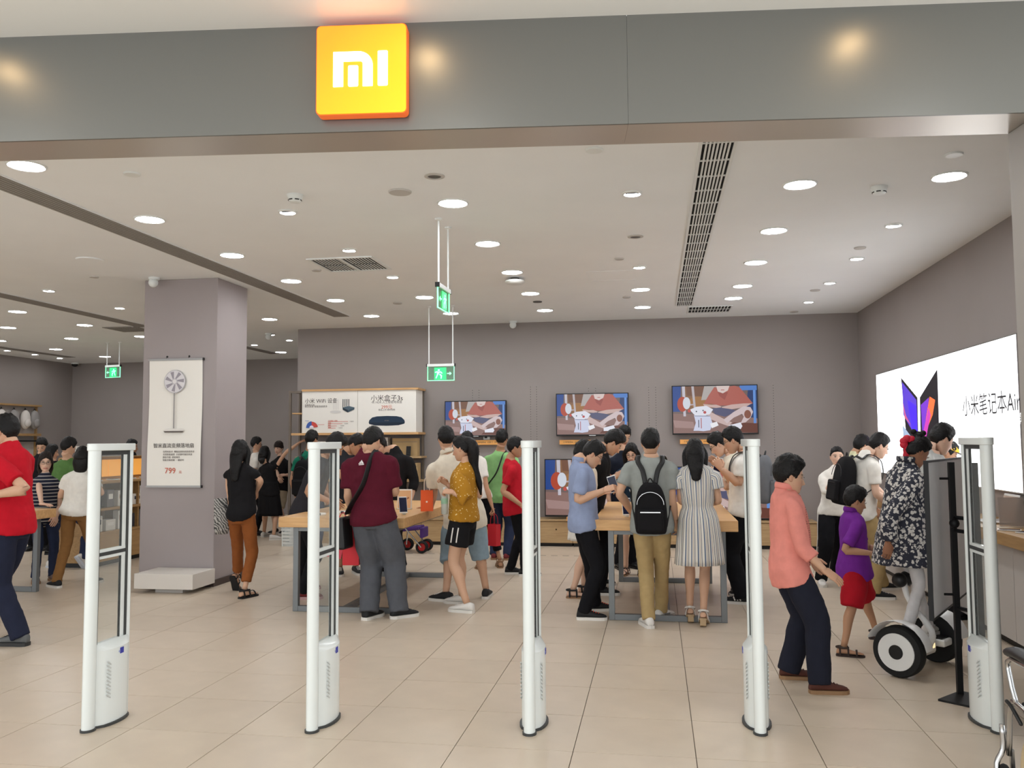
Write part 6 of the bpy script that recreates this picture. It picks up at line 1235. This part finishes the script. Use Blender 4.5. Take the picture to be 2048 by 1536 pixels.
person('person in black leaning behind the burgundy shirted man', at_y(790, 10.1), 190, 1.60, head=(760, 895), neck=(788, 912), shirt=c_black, sleeve=1.5, pel=(785, 1020), legs=('trousers', c_blackp), sleevefit=1.1, build=1.15)
PP = person('man in white polo shirt and light denim shorts leaning on the left table', FL(925, 1200), -14, 1.70, head=(892, 880), hpitch=20, hyaw=-8, neck=(898, 918), pel=(925, 1052), Lel=(868, 982, .05), Lwr=(862, 1014, .30), Lhd=(-1, .15, -.02), Lpn=(0, 0, -1), Lcurl=.08, Rel=(957, 985, 0), Rwr=(945, 1010, .2), Lft=(892, 1203), Rft=(972, 1196), Lang=-55, Rang=12, Rtilt=0,
       hemy=1054, shirt=c_cream, sleeve=.8, hem=-.16, fit=1.06, collar=True, sleevefit=1.2, legs=('shorts', cloth('light_denim', (140, 160, 172))), legs_to=1.26, legw=1.18, shoe=s_black, sole=s_white, tone='mid', build=1.03)
PY = person('woman in mustard blouse and black shorts holding a bottle by the left table', FL(932, 1219), -78, 1.62, 'f', head=(923, 898), hpitch=14, hair='pulled', hthick=1.2, haircol=m_hair, neck=(931, 940), pel=(928, 1060), Lel=(932, 998, -.21), Lwr=(905, 984, -.22), Lcurl=.75, Lhd=(-1, .2, .1), Rel=(925, 995, .12), Rwr=(894, 968, .05), Rcurl=.8, Lft=(934, 1225), Rft=(924, 1208), Lang=4, Rang=2,
       hemy=1040, shirt=cloth('mustard_print_blouse', (176, 128, 44)), sleeve=1.35, hem=-.08, fit=1.04, sleevefit=1.7, build=1.12, legs=('shorts', c_black), legs_to=.60, legw=1.22, shoe=s_white, sole=s_white, shirtmi=s_white, tone='mid')
nt = MATS['mustard_print_blouse'].node_tree; vo = nt.nodes.new('ShaderNodeTexVoronoi'); vo.inputs['Scale'].default_value = 34; tcx = nt.nodes.new('ShaderNodeTexCoord'); nt.links.new(tcx.outputs['Object'], vo.inputs['Vector']); rp = nt.nodes.new('ShaderNodeValToRGB'); rp.color_ramp.elements[0].color = (*s2l((226, 200, 140)), 1); rp.color_ramp.elements[1].color = (*s2l((172, 122, 38)), 1); rp.color_ramp.elements[0].position = .16; rp.color_ramp.elements[1].position = .24; nt.links.new(vo.outputs['Distance'], rp.inputs[0]); nt.links.new(rp.outputs[0], nt.nodes['Principled BSDF'].inputs['Base Color'])
hb = MB(); q = [PY['Hc'] + PY['HR'] @ (np.array(v) * PY['hs']) for v in ((0, -.06, .06), (0, -.11, .03), (0, -.12, -.04))]; e = [PL(*v, PY['root'][1] + dy) for v, dy in (((948, 935), .0), ((958, 965), .0), ((962, 990), .0))]
hb.tube(q + e, np.array([(.05, .05), (.05, .055), (.05, .06), (.038, .045), (.028, .03), (.006, .008)]), 12, sub=4); hb.build('ponytail', m_hair, PY['o'], smooth=True)
b0 = PL(889, 1003, PY['root'][1] - .12); t = tag(empty('drink_bottle', b0), 'clear bottle with green label held by the woman in mustard blouse', 'bottle'); MB().lathe([(.005, -.12), (.030, -.115), (.032, -.02), (.032, .02), (.030, .06), (.014, .09), (.012, .11)], b0, n=18).build('bottle_body', clear_panel('clear_bottle', (226, 230, 224), .45), t, smooth=True); MB().cyl(b0 + (0, 0, -.02), .0325, .05, 18).build('label_band', mat('green_label', (150, 190, 160), .5), t); MB().cyl(b0 + (0, 0, .11), .014, .02, 14).build('bottle_cap', m_white, t)
# stripes of the black shorts
for dx in (-.03, .02):
    hip, K, A = PY['legp']['L']; o = hip + (K - hip) * .16 + np.array([dx + .0, -.112, .0]); MB().tube([o, o + (K - hip) * .17 + (0, -.002, 0), o + (K - hip) * .34 + (0, .004, 0)], [(.006, .003)] * 3, 6, ref=(1, 0, 0), sub=2).build('stripe', s_white, PY['o'])
PH = person('person in white t-shirt mostly hidden behind the woman in mustard blouse', FL(985, 1134), -25, 1.66, head=(934, 884), neck=(938, 917), pel=(958, 1040), Rel=(973, 975, -.05), Rwr=(984, 1012, -.1), Rcurl=.9, hemy=1000, build=.88, shirt=c_white, sleeve=.65, legs=('trousers', c_blackp), legs_to=1.7, shoekind='sandal', shoe=s_tan, sole=s_tan, Rft=(1000, 1135), Lft=(965, 1140), tone='tan')
carrier(PH['J']['R'][2] + PH['J']['R'][3] * .09 + (.0, -.0, -.395), .13, .09, .26, -.5, m_rbag, 'red paper bag hanging beside the lime green shirt', logo=False)
PL_ = person('man in lime green t-shirt with strap across his back under left television', FL(1002, 1119), 8, 1.66, head=(1004, 879), hpitch=12, shirt=cloth('lime_green_cotton', (136, 184, 120)), sleeve=.7, hem=-.2, fit=1.06, legs=('trousers', c_jean), shoe=s_red, sole=s_tan, Lwr=(982, 1000, 0), tone='tan', build=1.06); sling(PL_, 'black shoulder bag worn over the lime green t-shirt', m_black, 'R', bag=(.18, .10, .26, -.02, .06))
person('boy in red t-shirt and glasses standing left of the middle gate', FL(1036, 1150), 74, 1.62, head=(1031, 896), hpitch=8, glasses=True, neck=(1022, 930), pel=(1028, 1040), Rel=(1006, 982, -.2), Rwr=(1042, 1010, -.22), Rcurl=.3, Lwr=(1050, 1005, .1), hemy=1027, shirt=cloth('bright_red_cotton', (186, 30, 44)), sleeve=.72, hem=-.14, fit=1.05, legs=('trousers', c_blackp), legw=.95, Rft=(1022, 1148), Lft=(1050, 1152), Rang=10, Lang=0, shoe=s_black, sole=s_white, tone='tan', build=.95)
# ---- around the second table
def hold_phone(c, label, d=(0, .3, 1), lit=False):
    d = unit(d); sd_ = unit(np.cross(d, (0, 1, 0.001))); n_ = np.cross(sd_, d); t = tag(empty('hand_phone', c), label, 'phone', 'phones in hands'); R = np.stack([sd_, n_, d], 1); MB().box(c, (.074, .009, .148), R=R).build('phone_body', m_phw if not lit else m_black, t, bevel=.003); MB().box(np.asarray(c) - n_ * .0055, (.066, .001, .13), R=R).build('phone_screen', m_scr, t)
PU = person('man in light blue shirt and glasses looking at his phone', FL(1176, 1236), 78, 1.64, head=(1186, 910), hpitch=34, glasses=True, neck=(1160, 936), pel=(1166, 1056), Rel=(1156, 1000, -.2), Rwr=(1208, 981, -.2), Rcurl=.75, Lel=(1170, 1000, .15), Lwr=(1213, 978, .02), Lcurl=.75, hemy=1056, shirt=cloth('light_blue_oxford', (142, 154, 184)), sleeve=.78, hem=-.14, fit=1.02, collar=True, sleevefit=1.15, legs=('trousers', c_blackp), legw=1.0, Rft=(1170, 1239), Lft=(1190, 1222), shoe=s_black, sole=s_white, shirtmi=mat('orange_laces', (236, 84, 50), .7), tone='mid')
hold_phone(PL(1226, 968, PU['root'][1] - .08), 'phone held up by the man in light blue shirt', (-.3, .2, 1))
PC = person('woman in cream blouse and white skirt behind the light blue shirt', FL(1148, 1199), 76, 1.58, 'f', head=(1168, 905), hair='bob', hairlen=.2, neck=(1172, 935), pel=(1165, 1045), Rwr=(1208, 985, -.1), hemy=1052, shirt=c_cream, sleeve=.9, hem=-.04, legs=('shorts', c_white), legs_to=.3, shoekind='sandal', shoe=s_black, sole=s_tan, Rft=(1146, 1196), Lft=(1168, 1188), tone='fair'); skirt(PC, c_white, .10, .36, (.14, .11), (.185, .15), 'skirt')
person('man in black jacket bowing over the second table with parted hair', FL(1192, 1189), 74, 1.72, head=(1226, 887), hpitch=42, hair='short', hthick=1.4, neck=(1200, 912), pel=(1182, 1040), Rel=(1198, 970, -.18), Rwr=(1232, 952, -.1), Rcurl=.7, Lwr=(1238, 950, .2), shirt=c_black, sleeve=1.6, legs=('trousers', c_blackp), Rft=(1200, 1190), Lft=(1196, 1172), shoe=s_black, sole=s_white, tone='mid')
person('dark haired person whose head shows behind the bowing man', at_y(1247, 10.6), 150, 1.64, head=(1248, 872), hpitch=30, shirt=cloth('dark_navy_cotton', (28, 32, 44)), legs=('trousers', c_blackp))
person('woman with long hair and round glasses facing the camera at second table', at_y(1263, 10.1), 186, 1.56, 'f', head=(1263, 907), hpitch=22, hair='long', hairlen=.20, glasses=True, neck=(1262, 938), shirt=cloth('dark_teal_cotton', (34, 52, 70)), sleeve=.6, legs=('shorts', cloth('brick_skirt_cloth', (104, 44, 40))), legs_to=.6, Rwr=(1245, 958, -.3), Lwr=(1275, 965, -.3), shoekind='sandal', shoe=s_black, sole=s_tan, tone='fair')
PK = person('man in grey t-shirt and khaki trousers with black backpack at second table', FL(1310, 1248), 2, 1.66, head=(1301, 888), hpitch=16, neck=(1301, 924), pel=(1304, 1062), Lel=(1239, 985, -.02), Lwr=(1264, 1026, .22), Lcurl=.2, Rel=(1343, 1000, -.02), Rwr=(1351, 1040, .06), Lft=(1297, 1254), Rft=(1323, 1238), Lang=-18, Rang=28, hemy=1062, shirt=cloth('heather_grey_cotton', (148, 152, 148)), sleeve=.68, hem=-.05, fit=1.03, legs=('trousers', cloth('khaki_twill', (172, 148, 104))), legw=.95, shoe=s_white, sole=s_white, shirtmi=s_white, tone='mid')
backpack(PK, 'small black backpack on the man in grey t-shirt', .275, .43, .11, c_black, m_black, drop=.215, zips=m_silver)
PD = person('woman in striped dress and block heel sandals at the second table', FL(1396, 1250), 2, 1.57, 'f', head=(1390, 907), hpitch=14, hair='long', hairlen=.15, neck=(1392, 942), pel=(1397, 1050), Lel=(1362, 1000, 0), Lwr=(1372, 1010, .25), Rel=(1437, 1000, 0), Rwr=(1420, 1010, .25), Lft=(1381, 1244), Rft=(1407, 1252), Ltilt=20, Rtilt=20, Lang=-4, Rang=4, shirt=None, legs=(None, None), shoekind='heel', shoe=s_white, sole=mat('cork_heel', (176, 150, 116), .8), tone='mid')
m_str = mat('striped_viscose', (226, 222, 212), .85); nt = m_str.node_tree; tcx = nt.nodes.new('ShaderNodeTexCoord'); sx = nt.nodes.new('ShaderNodeSeparateXYZ'); nt.links.new(tcx.outputs['UV'], sx.inputs[0]); mu = nt.nodes.new('ShaderNodeMath'); mu.operation = 'MULTIPLY'; mu.inputs[1].default_value = 22; nt.links.new(sx.outputs[0], mu.inputs[0]); fr2 = nt.nodes.new('ShaderNodeMath'); fr2.operation = 'FRACT'; nt.links.new(mu.outputs[0], fr2.inputs[0])
rp = nt.nodes.new('ShaderNodeValToRGB'); rp.color_ramp.interpolation = 'CONSTANT'; cr = rp.color_ramp
for k, (pos, col) in enumerate(((0, (226, 222, 212)), (.22, (96, 112, 138)), (.42, (226, 222, 212)), (.55, (156, 138, 126)), (.63, (226, 222, 212)), (.78, (70, 76, 96)), (.86, (214, 210, 202)))):
    e_ = cr.elements[k] if k < 2 else cr.elements.new(pos); e_.position = pos; e_.color = (*s2l(col), 1)
nt.links.new(fr2.outputs[0], rp.inputs[0]); nt.links.new(rp.outputs[0], nt.nodes['Principled BSDF'].inputs['Base Color'])
def striped_dress(pp):
    P, N, u, sl, s = pp['P'], pp['N'], pp['u'], pp['slat'], pp['s']; f = np.cross(u, sl); n = 97; V = []; UV = []
    zw = PL(1398, 1014, pp['root'][1])[2]; zh_ = PL(1398, 1128, pp['root'][1])[2]; zn = (N + u * .02)[2]
    hb_ = zn - zw; hs_ = zw - zh_; rows = [(zn, .065, .06), (zn - .08 * hb_, .12, .078), (zn - .16 * hb_, .158, .090), (zn - .30 * hb_, .168, .104), (zn - .5 * hb_, .162, .112), (zn - .7 * hb_, .154, .112), (zw + .12 * hb_, .146, .106), (zw + .02, .138, .100), (zw, .136, .098), (zw - .04, .156, .116), (zw - .2 * hs_, .176, .138), (zw - .42 * hs_, .190, .150), (zw - .65 * hs_, .200, .158), (zw - .88 * hs_, .209, .164), (zh_, .214, .168)]
    m_ = len(rows)
    for z, a, b in rows:
        k = (z - P[2]) / (N[2] - P[2]); c = P + (N - P) * max(k, -.2); c = np.array([c[0], c[1], z]); q = max(0, (zw - z) / (zw - zh_))
        for i in range(n):
            t = 2 * math.pi * i / (n - 1); rf = 1 + (.035 * q + (.02 if abs(z - zw) < .06 else 0)) * (math.sin(t * 13) + .5 * math.sin(t * 21 + 1)); V.append(c + sl * math.cos(t) * a * rf * s * 1.02 + f * math.sin(t) * b * rf * s); UV.append((i / (n - 1), z))
    F_ = [(k * n + i, (k + 1) * n + i, (k + 1) * n + i + 1, k * n + i + 1) for k in range(m_ - 1) for i in range(n - 1)]; mb = MB().add(V, F_, 0, uv=UV)
    for sd, sg in (('L', -1), ('R', 1)):
        S, E, W, d, _ = pp['J'][sd]; b_ = S - sl * sg * .06 * s; pts = catmull([b_, S + (E - S) * .08, S + (E - S) * .30, S + (E - S) * .52], 3); rr = np.interp(np.linspace(0, 1, len(pts)), [0, .3, 1], [.062, .070, .074]) * s; v, ff = tube(pts, rr, 24, cap=False, ref=sl); mb.add(v, ff, 0, uv=[((i % 24) / 24 * .5, 0) for i in range(len(v))])
    o = mb.build('dress', m_str, pp['o'], smooth=True, uv=True); o.modifiers.new('thick', 'SOLIDIFY').thickness = .004
striped_dress(PD)
person('man in white t-shirt and glasses bowing at the right side of second table', at_y(1492, 9.0), -80, 1.68, head=(1437, 890), hpitch=34, glasses=True, neck=(1464, 918), pel=(1488, 1035), Lel=(1458, 975, -.2), Lwr=(1428, 950, -.15), hemy=1028, shirt=c_cream, sleeve=.75, legs=('trousers', c_blackp), tone='fair')
PQ = person('man in white t-shirt with grey backpack and black trousers at second table', FL(1480, 1205), -76, 1.72, head=(1466, 882), hpitch=22, glasses=True, neck=(1490, 915), pel=(1490, 1035), Lel=(1477, 966, -.21), Lwr=(1443, 938, -.22), Lcurl=.7, Lhd=(-.5, .2, .9), Rwr=(1440, 935, .05), hemy=1028, shirt=c_white, sleeve=.72, hem=-.08, fit=1.08, sleevefit=1.15, legs=('trousers', c_blackp), legw=1.2, Lft=(1485, 1208), Rft=(1500, 1195), Lang=4, shoe=s_black, sole=s_white, tone='mid', build=1.04)
backpack(PQ, 'grey backpack on the man in white t-shirt near the fourth gate', .30, .46, .15, cloth('grey_melange', (112, 114, 118)), m_black, drop=.02)
def stripes(pp, sd, n=3, m_=None, side=-1):
    hip, K, A = pp['legp'][sd]; a = np.array([A[0], A[1], 0]); f = pp['F']; mb = MB()
    for k in range(n): o = a + f * (.02 + k * .026) + np.array([0, -.044, .035]); mb.tube([o, o + f * .014 + np.array([0, .012, .035])], [(.006, .002)] * 2, 6, ref=f)
    mb.build('stripe', m_ or s_white, pp['o'])
stripes(PQ, 'L')
hold_phone(PL(1436, 930, PQ['root'][1] - .15), 'phone held up by the man with the grey backpack', (.3, .3, 1))
# ---- right side
PO = person('short haired woman in coral blouse and navy trousers walking right', FL(1612, 1370), 82, 1.48, 'f', headscale=1.1, head=(1580, 954), hpitch=10, hair='short', hthick=1.5, neck=(1570, 992), pel=(1578, 1152), Rel=(1607, 1098, -.2), Rwr=(1650, 1141, -.24), Rcurl=.15, Rhd=(.7, 0, -.5), Rpn=(-.6, .6, -.4), Lel=(1600, 1090, .15), Lwr=(1625, 1120, .2), Rft=(1640, 1386), Lft=(1580, 1357), Rang=2, Lang=6, hemy=1164, shirt=cloth('coral_crepe', (232, 146, 134)), sleeve=1.45, hem=-.10, fit=1.04, sleevefit=1.35, collar=True, legs=('trousers', cloth('navy_wide_cloth', (34, 36, 48))), legw=1.30, shoe=s_brown, sole=s_tan, shirtmi=s_brown, tone='mid', build=1.06)
m_lace = mat('coral_dotted_lace', (190, 104, 92), .9); nt = m_lace.node_tree; vo = nt.nodes.new('ShaderNodeTexVoronoi'); vo.inputs['Scale'].default_value = 70; vo.inputs['Randomness'].default_value = .15; tcx = nt.nodes.new('ShaderNodeTexCoord'); nt.links.new(tcx.outputs['Object'], vo.inputs['Vector']); rp = nt.nodes.new('ShaderNodeValToRGB'); rp.color_ramp.elements[0].color = (*s2l((110, 66, 60)), 1); rp.color_ramp.elements[1].color = (*s2l((214, 128, 114)), 1); rp.color_ramp.elements[0].position = .30; rp.color_ramp.elements[1].position = .42; nt.links.new(vo.outputs['Distance'], rp.inputs[0]); nt.links.new(rp.outputs[0], nt.nodes['Principled BSDF'].inputs['Base Color'])
lb = MB(); u_, f_ = PO['u'], np.cross(PO['u'], PO['slat']); c0 = PO['P']; lb.tube([c0 - u_ * .03 + f_ * .045, c0 + u_ * .12 + f_ * .055, c0 + u_ * .28 + f_ * .05, c0 + u_ * .40 + f_ * .035], [(.10, .088), (.11, .09), (.11, .082), (.07, .06)], 18, ref=PO['slat'], sub=3); lb.build('lace_panel', m_lace, PO['o'], smooth=True)
PV = person('woman in white top and black trousers facing the camera, hand at mouth', FL(1660, 1168), 176, 1.53, 'f', head=(1674, 914), hpitch=2, hyaw=8, hair='bun', hthick=.9, neck=(1672, 946), pel=(1668, 1040), Rel=(1652, 983, -.16), Rwr=(1682, 942, -.26), Rcurl=.8, Rhd=(.3, .1, 1), Lwr=(1700, 990, -.1), Rft=(1643, 1170), Lft=(1672, 1160), hemy=1031, shirt=c_white, sleeve=1.1, hem=-.10, fit=1.0, sleevefit=1.4, legs=('trousers', c_blackp), legw=1.25, shoe=s_white, sole=s_white, tone='fair')
hip, K, A = PV['legp']['R']; MB().tube([hip + (-.10, -.03, .0), K + (-.095, -.03, 0), A + (-.085, -.03, .05)], [(.007, .003)] * 3, 6, ref=(0, 1, 0), sub=4).build('stripe', s_white, PV['o'])
person('man in pale yellow shirt and glasses behind the woman in white top', at_y(1712, 9.9), 66, 1.62, head=(1724, 893), hpitch=18, glasses=True, shirt=cloth('pale_yellow_cotton', (206, 204, 168)), legs=('trousers', c_jean), tone='tan')
PX_ = person('man in white t-shirt with black backpack bending to the right counter', FL(1738, 1196), 80, 1.68, head=(1758, 893), hpitch=24, glasses=True, neck=(1733, 920), pel=(1722, 1050), Rel=(1752, 985, -.2), Rwr=(1775, 1008, -.1), Lwr=(1780, 1005, .3), hemy=1032, shirt=c_white, sleeve=.7, hem=-.12, legs=('trousers', cloth('khaki_twill', (172, 148, 104))), shoe=s_black, sole=s_white, Rft=(1750, 1198), Lft=(1765, 1180), tone='fair'); backpack(PX_, 'black backpack on the man bending to the right counter', .30, .48, .17, c_black, m_black, drop=.04)
PJ = person('boy in purple polo shirt and red shorts reaching for the girl', FL(1718, 1300), 80, 1.25, 'c', head=(1711, 1003), hpitch=16, hair='short', hthick=1.25, neck=(1702, 1034), pel=(1708, 1152), Rel=(1690, 1100, -.17), Rwr=(1745, 1107, -.17), Rhd=(1, .1, .0), Rcurl=.5, Lel=(1735, 1095, .12), Lwr=(1762, 1100, .1), Rft=(1688, 1312), Lft=(1752, 1278), Rang=20, Lang=5, hemy=1154, shirt=cloth('purple_pique', (112, 42, 140)), sleeve=.82, hem=-.12, fit=1.05, collar=True, sleevefit=1.25, legs=('shorts', cloth('red_shorts_cotton', (168, 22, 36))), legs_to=1.03, legw=1.4, shoekind='sandal', shoe=mat('brown_sandal', (56, 42, 36), .7), sole=mat('brown_sandal', (56, 42, 36), .7), tone='tan', build=1.12)
SZ = .20
PF = person('girl in floral dress and white tights riding the scooter', (sm[0] - .02, sm[1] + .02), 66, 1.38, 'c', head=(1834, 905), hpitch=34, hair='pulled', hthick=1.5, neck=(1812, 940), pel=(1806, 1085), Rel=(1780, 1035, -.17), Rwr=(1776, 1086, -.19), Rhd=(-.1, 0, -1), Rcurl=.4, Lwr=(1850, 1060, .1), Rft=('w', wa[0] + ax[0] * .12, wa[1] + ax[1] * .12, 0), Lft=('w', wb[0] - ax[0] * .12, wb[1] - ax[1] * .12, 0), Rlift=SZ, Llift=SZ, Rang=-25, Lang=-25, shirt=None, sleeve=1.9, legs=('trousers', cloth('white_tights', (206, 204, 204))), legw=.78, legcol=(206, 204, 204), shoe=s_white, sole=s_white, shirtmi=s_white, tone='dark', build=1.08)
m_flo = mat('white_flower_print', (40, 42, 54), .9); nt = m_flo.node_tree; vo = nt.nodes.new('ShaderNodeTexVoronoi'); vo.inputs['Scale'].default_value = 42; tcx = nt.nodes.new('ShaderNodeTexCoord'); nz_ = nt.nodes.new('ShaderNodeTexNoise'); nz_.inputs['Scale'].default_value = 60; mxv = nt.nodes.new('ShaderNodeMixRGB'); mxv.inputs[0].default_value = .03; nt.links.new(tcx.outputs['Object'], nz_.inputs['Vector']); nt.links.new(tcx.outputs['Object'], mxv.inputs[1]); nt.links.new(nz_.outputs['Color'], mxv.inputs[2]); nt.links.new(mxv.outputs[0], vo.inputs['Vector'])
rp = nt.nodes.new('ShaderNodeValToRGB'); rp.color_ramp.elements[0].color = (*s2l((206, 202, 196)), 1); rp.color_ramp.elements[1].color = (*s2l((44, 46, 58)), 1); rp.color_ramp.elements[0].position = .40; rp.color_ramp.elements[1].position = .50; nt.links.new(vo.outputs['Distance'], rp.inputs[0]); nt.links.new(rp.outputs[0], nt.nodes['Principled BSDF'].inputs['Base Color'])
db = MB(); P_, N_, u_, sl_ = PF['P'], PF['N'], PF['u'], PF['slat']; f_ = np.cross(u_, sl_); hemz = PL(1820, 1128, PF['root'][1])[2]; hp_ = np.array([P_[0], P_[1], hemz])
db.tube([hp_ - f_ * .0, hp_ + (0, 0, .02), (hp_ + P_) / 2 + (0, 0, .06), P_ + u_ * .12, P_ + u_ * .28, N_ - u_ * .10, N_ - u_ * .03, N_ + u_ * .02], [(.215, .19), (.22, .195), (.19, .165), (.155, .13), (.142, .115), (.140, .10), (.105, .075), (.058, .055)], 24, ref=sl_, sub=3)
for sd, sg in (('L', -1), ('R', 1)):
    S, E, W, d, _ = PF['J'][sd]; db.tube([S - sl_ * sg * .05, S + (E - S) * .1, S + (E - S) * .6, E, E + (W - E) * .6, E + (W - E) * .95], [.05, .058, .058, .055, .058, .034], 14, sub=3)
do_ = db.build('dress', m_flo, PF['o'], smooth=True); remesh(do_, .010, 3, .012)
cb = MB(); cb.tube([N_ + u_ * .035 + sl_ * math.cos(a) * .062 * (1 + .1 * math.sin(a * 12)) + f_ * math.sin(a) * .058 for a in np.linspace(0, 2 * math.pi, 40, endpoint=False)], [(.006, .018)] * 40, 8, closed=True, ref=sl_); cb.build('collar', m_flo, PF['o'], smooth=True)
m_bow = mat('red_ribbon', (196, 28, 52), .6); hb = MB(); q = PF['Hc'] + PF['HR'] @ (np.array([0, -.105, .02]) * PF['hs'])
for k in range(7): a = k * .9; hb.ell(q + np.array([math.cos(a) * .03, .0, math.sin(a) * .03]), (.030, .022, .026), 8, 6)
hb.tube([q, q + (-.02, -.01, -.09), q + (-.03, -.01, -.16)], [(.02, .006), (.022, .006), (.012, .004)], 8, sub=3); hb.build('hair_ribbon', m_bow, PF['o'], smooth=True)
hb = MB(); q = PF['Hc'] + PF['HR'] @ (np.array([0, -.055, .115]) * PF['hs']); hb.ell(q, (.04, .04, .035), 10, 8).ell(q + (-.03, 0, .03), (.022, .02, .02)).ell(q + (.03, 0, .02), (.022, .02, .02)); hb.build('top_knot', m_hair, PF['o'], smooth=True)
person('man in pale grey t-shirt and dark jeans behind the girl on the scooter', FL(1868, 1258), 74, 1.70, head=(1884, 880), hpitch=26, neck=(1862, 918), pel=(1855, 1050), Rel=(1866, 1005, -.2), Rwr=(1905, 1010, -.05), Rft=(1866, 1258), Lft=(1895, 1240), hemy=1052, shirt=cloth('pale_grey_cotton', (176, 176, 172)), sleeve=.75, legs=('trousers', cloth('washed_black_denim', (50, 50, 56))), legw=1.0, shoe=s_black, sole=s_black, tone='fair', build=1.04)
PE = person('person wearing a yellow cap behind the man in pale grey t-shirt', at_y(1862, 8.3), 96, 1.52, head=(1895, 908), hpitch=24, neck=(1880, 935), shirt=c_white, legs=('trousers', c_jean), tone='tan')
cb = MB(); th, ph = np.meshgrid(np.linspace(0, 2 * math.pi, 24, endpoint=False), np.linspace(.25, math.pi / 2 - .02, 8)); V = np.stack([.088 * np.cos(ph) * np.sin(th), .108 * np.cos(ph) * np.cos(th) - .005, .02 + .118 * np.sin(ph)], -1).reshape(-1, 3)
V = V * PE['hs'] @ PE['HR'].T + PE['Hc']; cb.add(V, [(k * 24 + i, k * 24 + (i + 1) % 24, (k + 1) * 24 + (i + 1) % 24, (k + 1) * 24 + i) for k in range(7) for i in range(24)] + [tuple(range(168, 192))]); co = cb.build('cap', mat('yellow_cap_cloth', (236, 186, 50), .8), PE['o'], smooth=True)
bb_ = MB().prism([(-.07, .07), (-.06, .13), (0, .165), (.06, .13), (.07, .07)], (0, 0, .045), (1, 0, 0), (0, 1, 0), (0, 0, 1), .006); bb_.v = [tuple(PE['HR'] @ (np.array(v) * PE['hs']) + PE['Hc']) for v in bb_.v]; bb_.build('cap_brim', m_black, co)
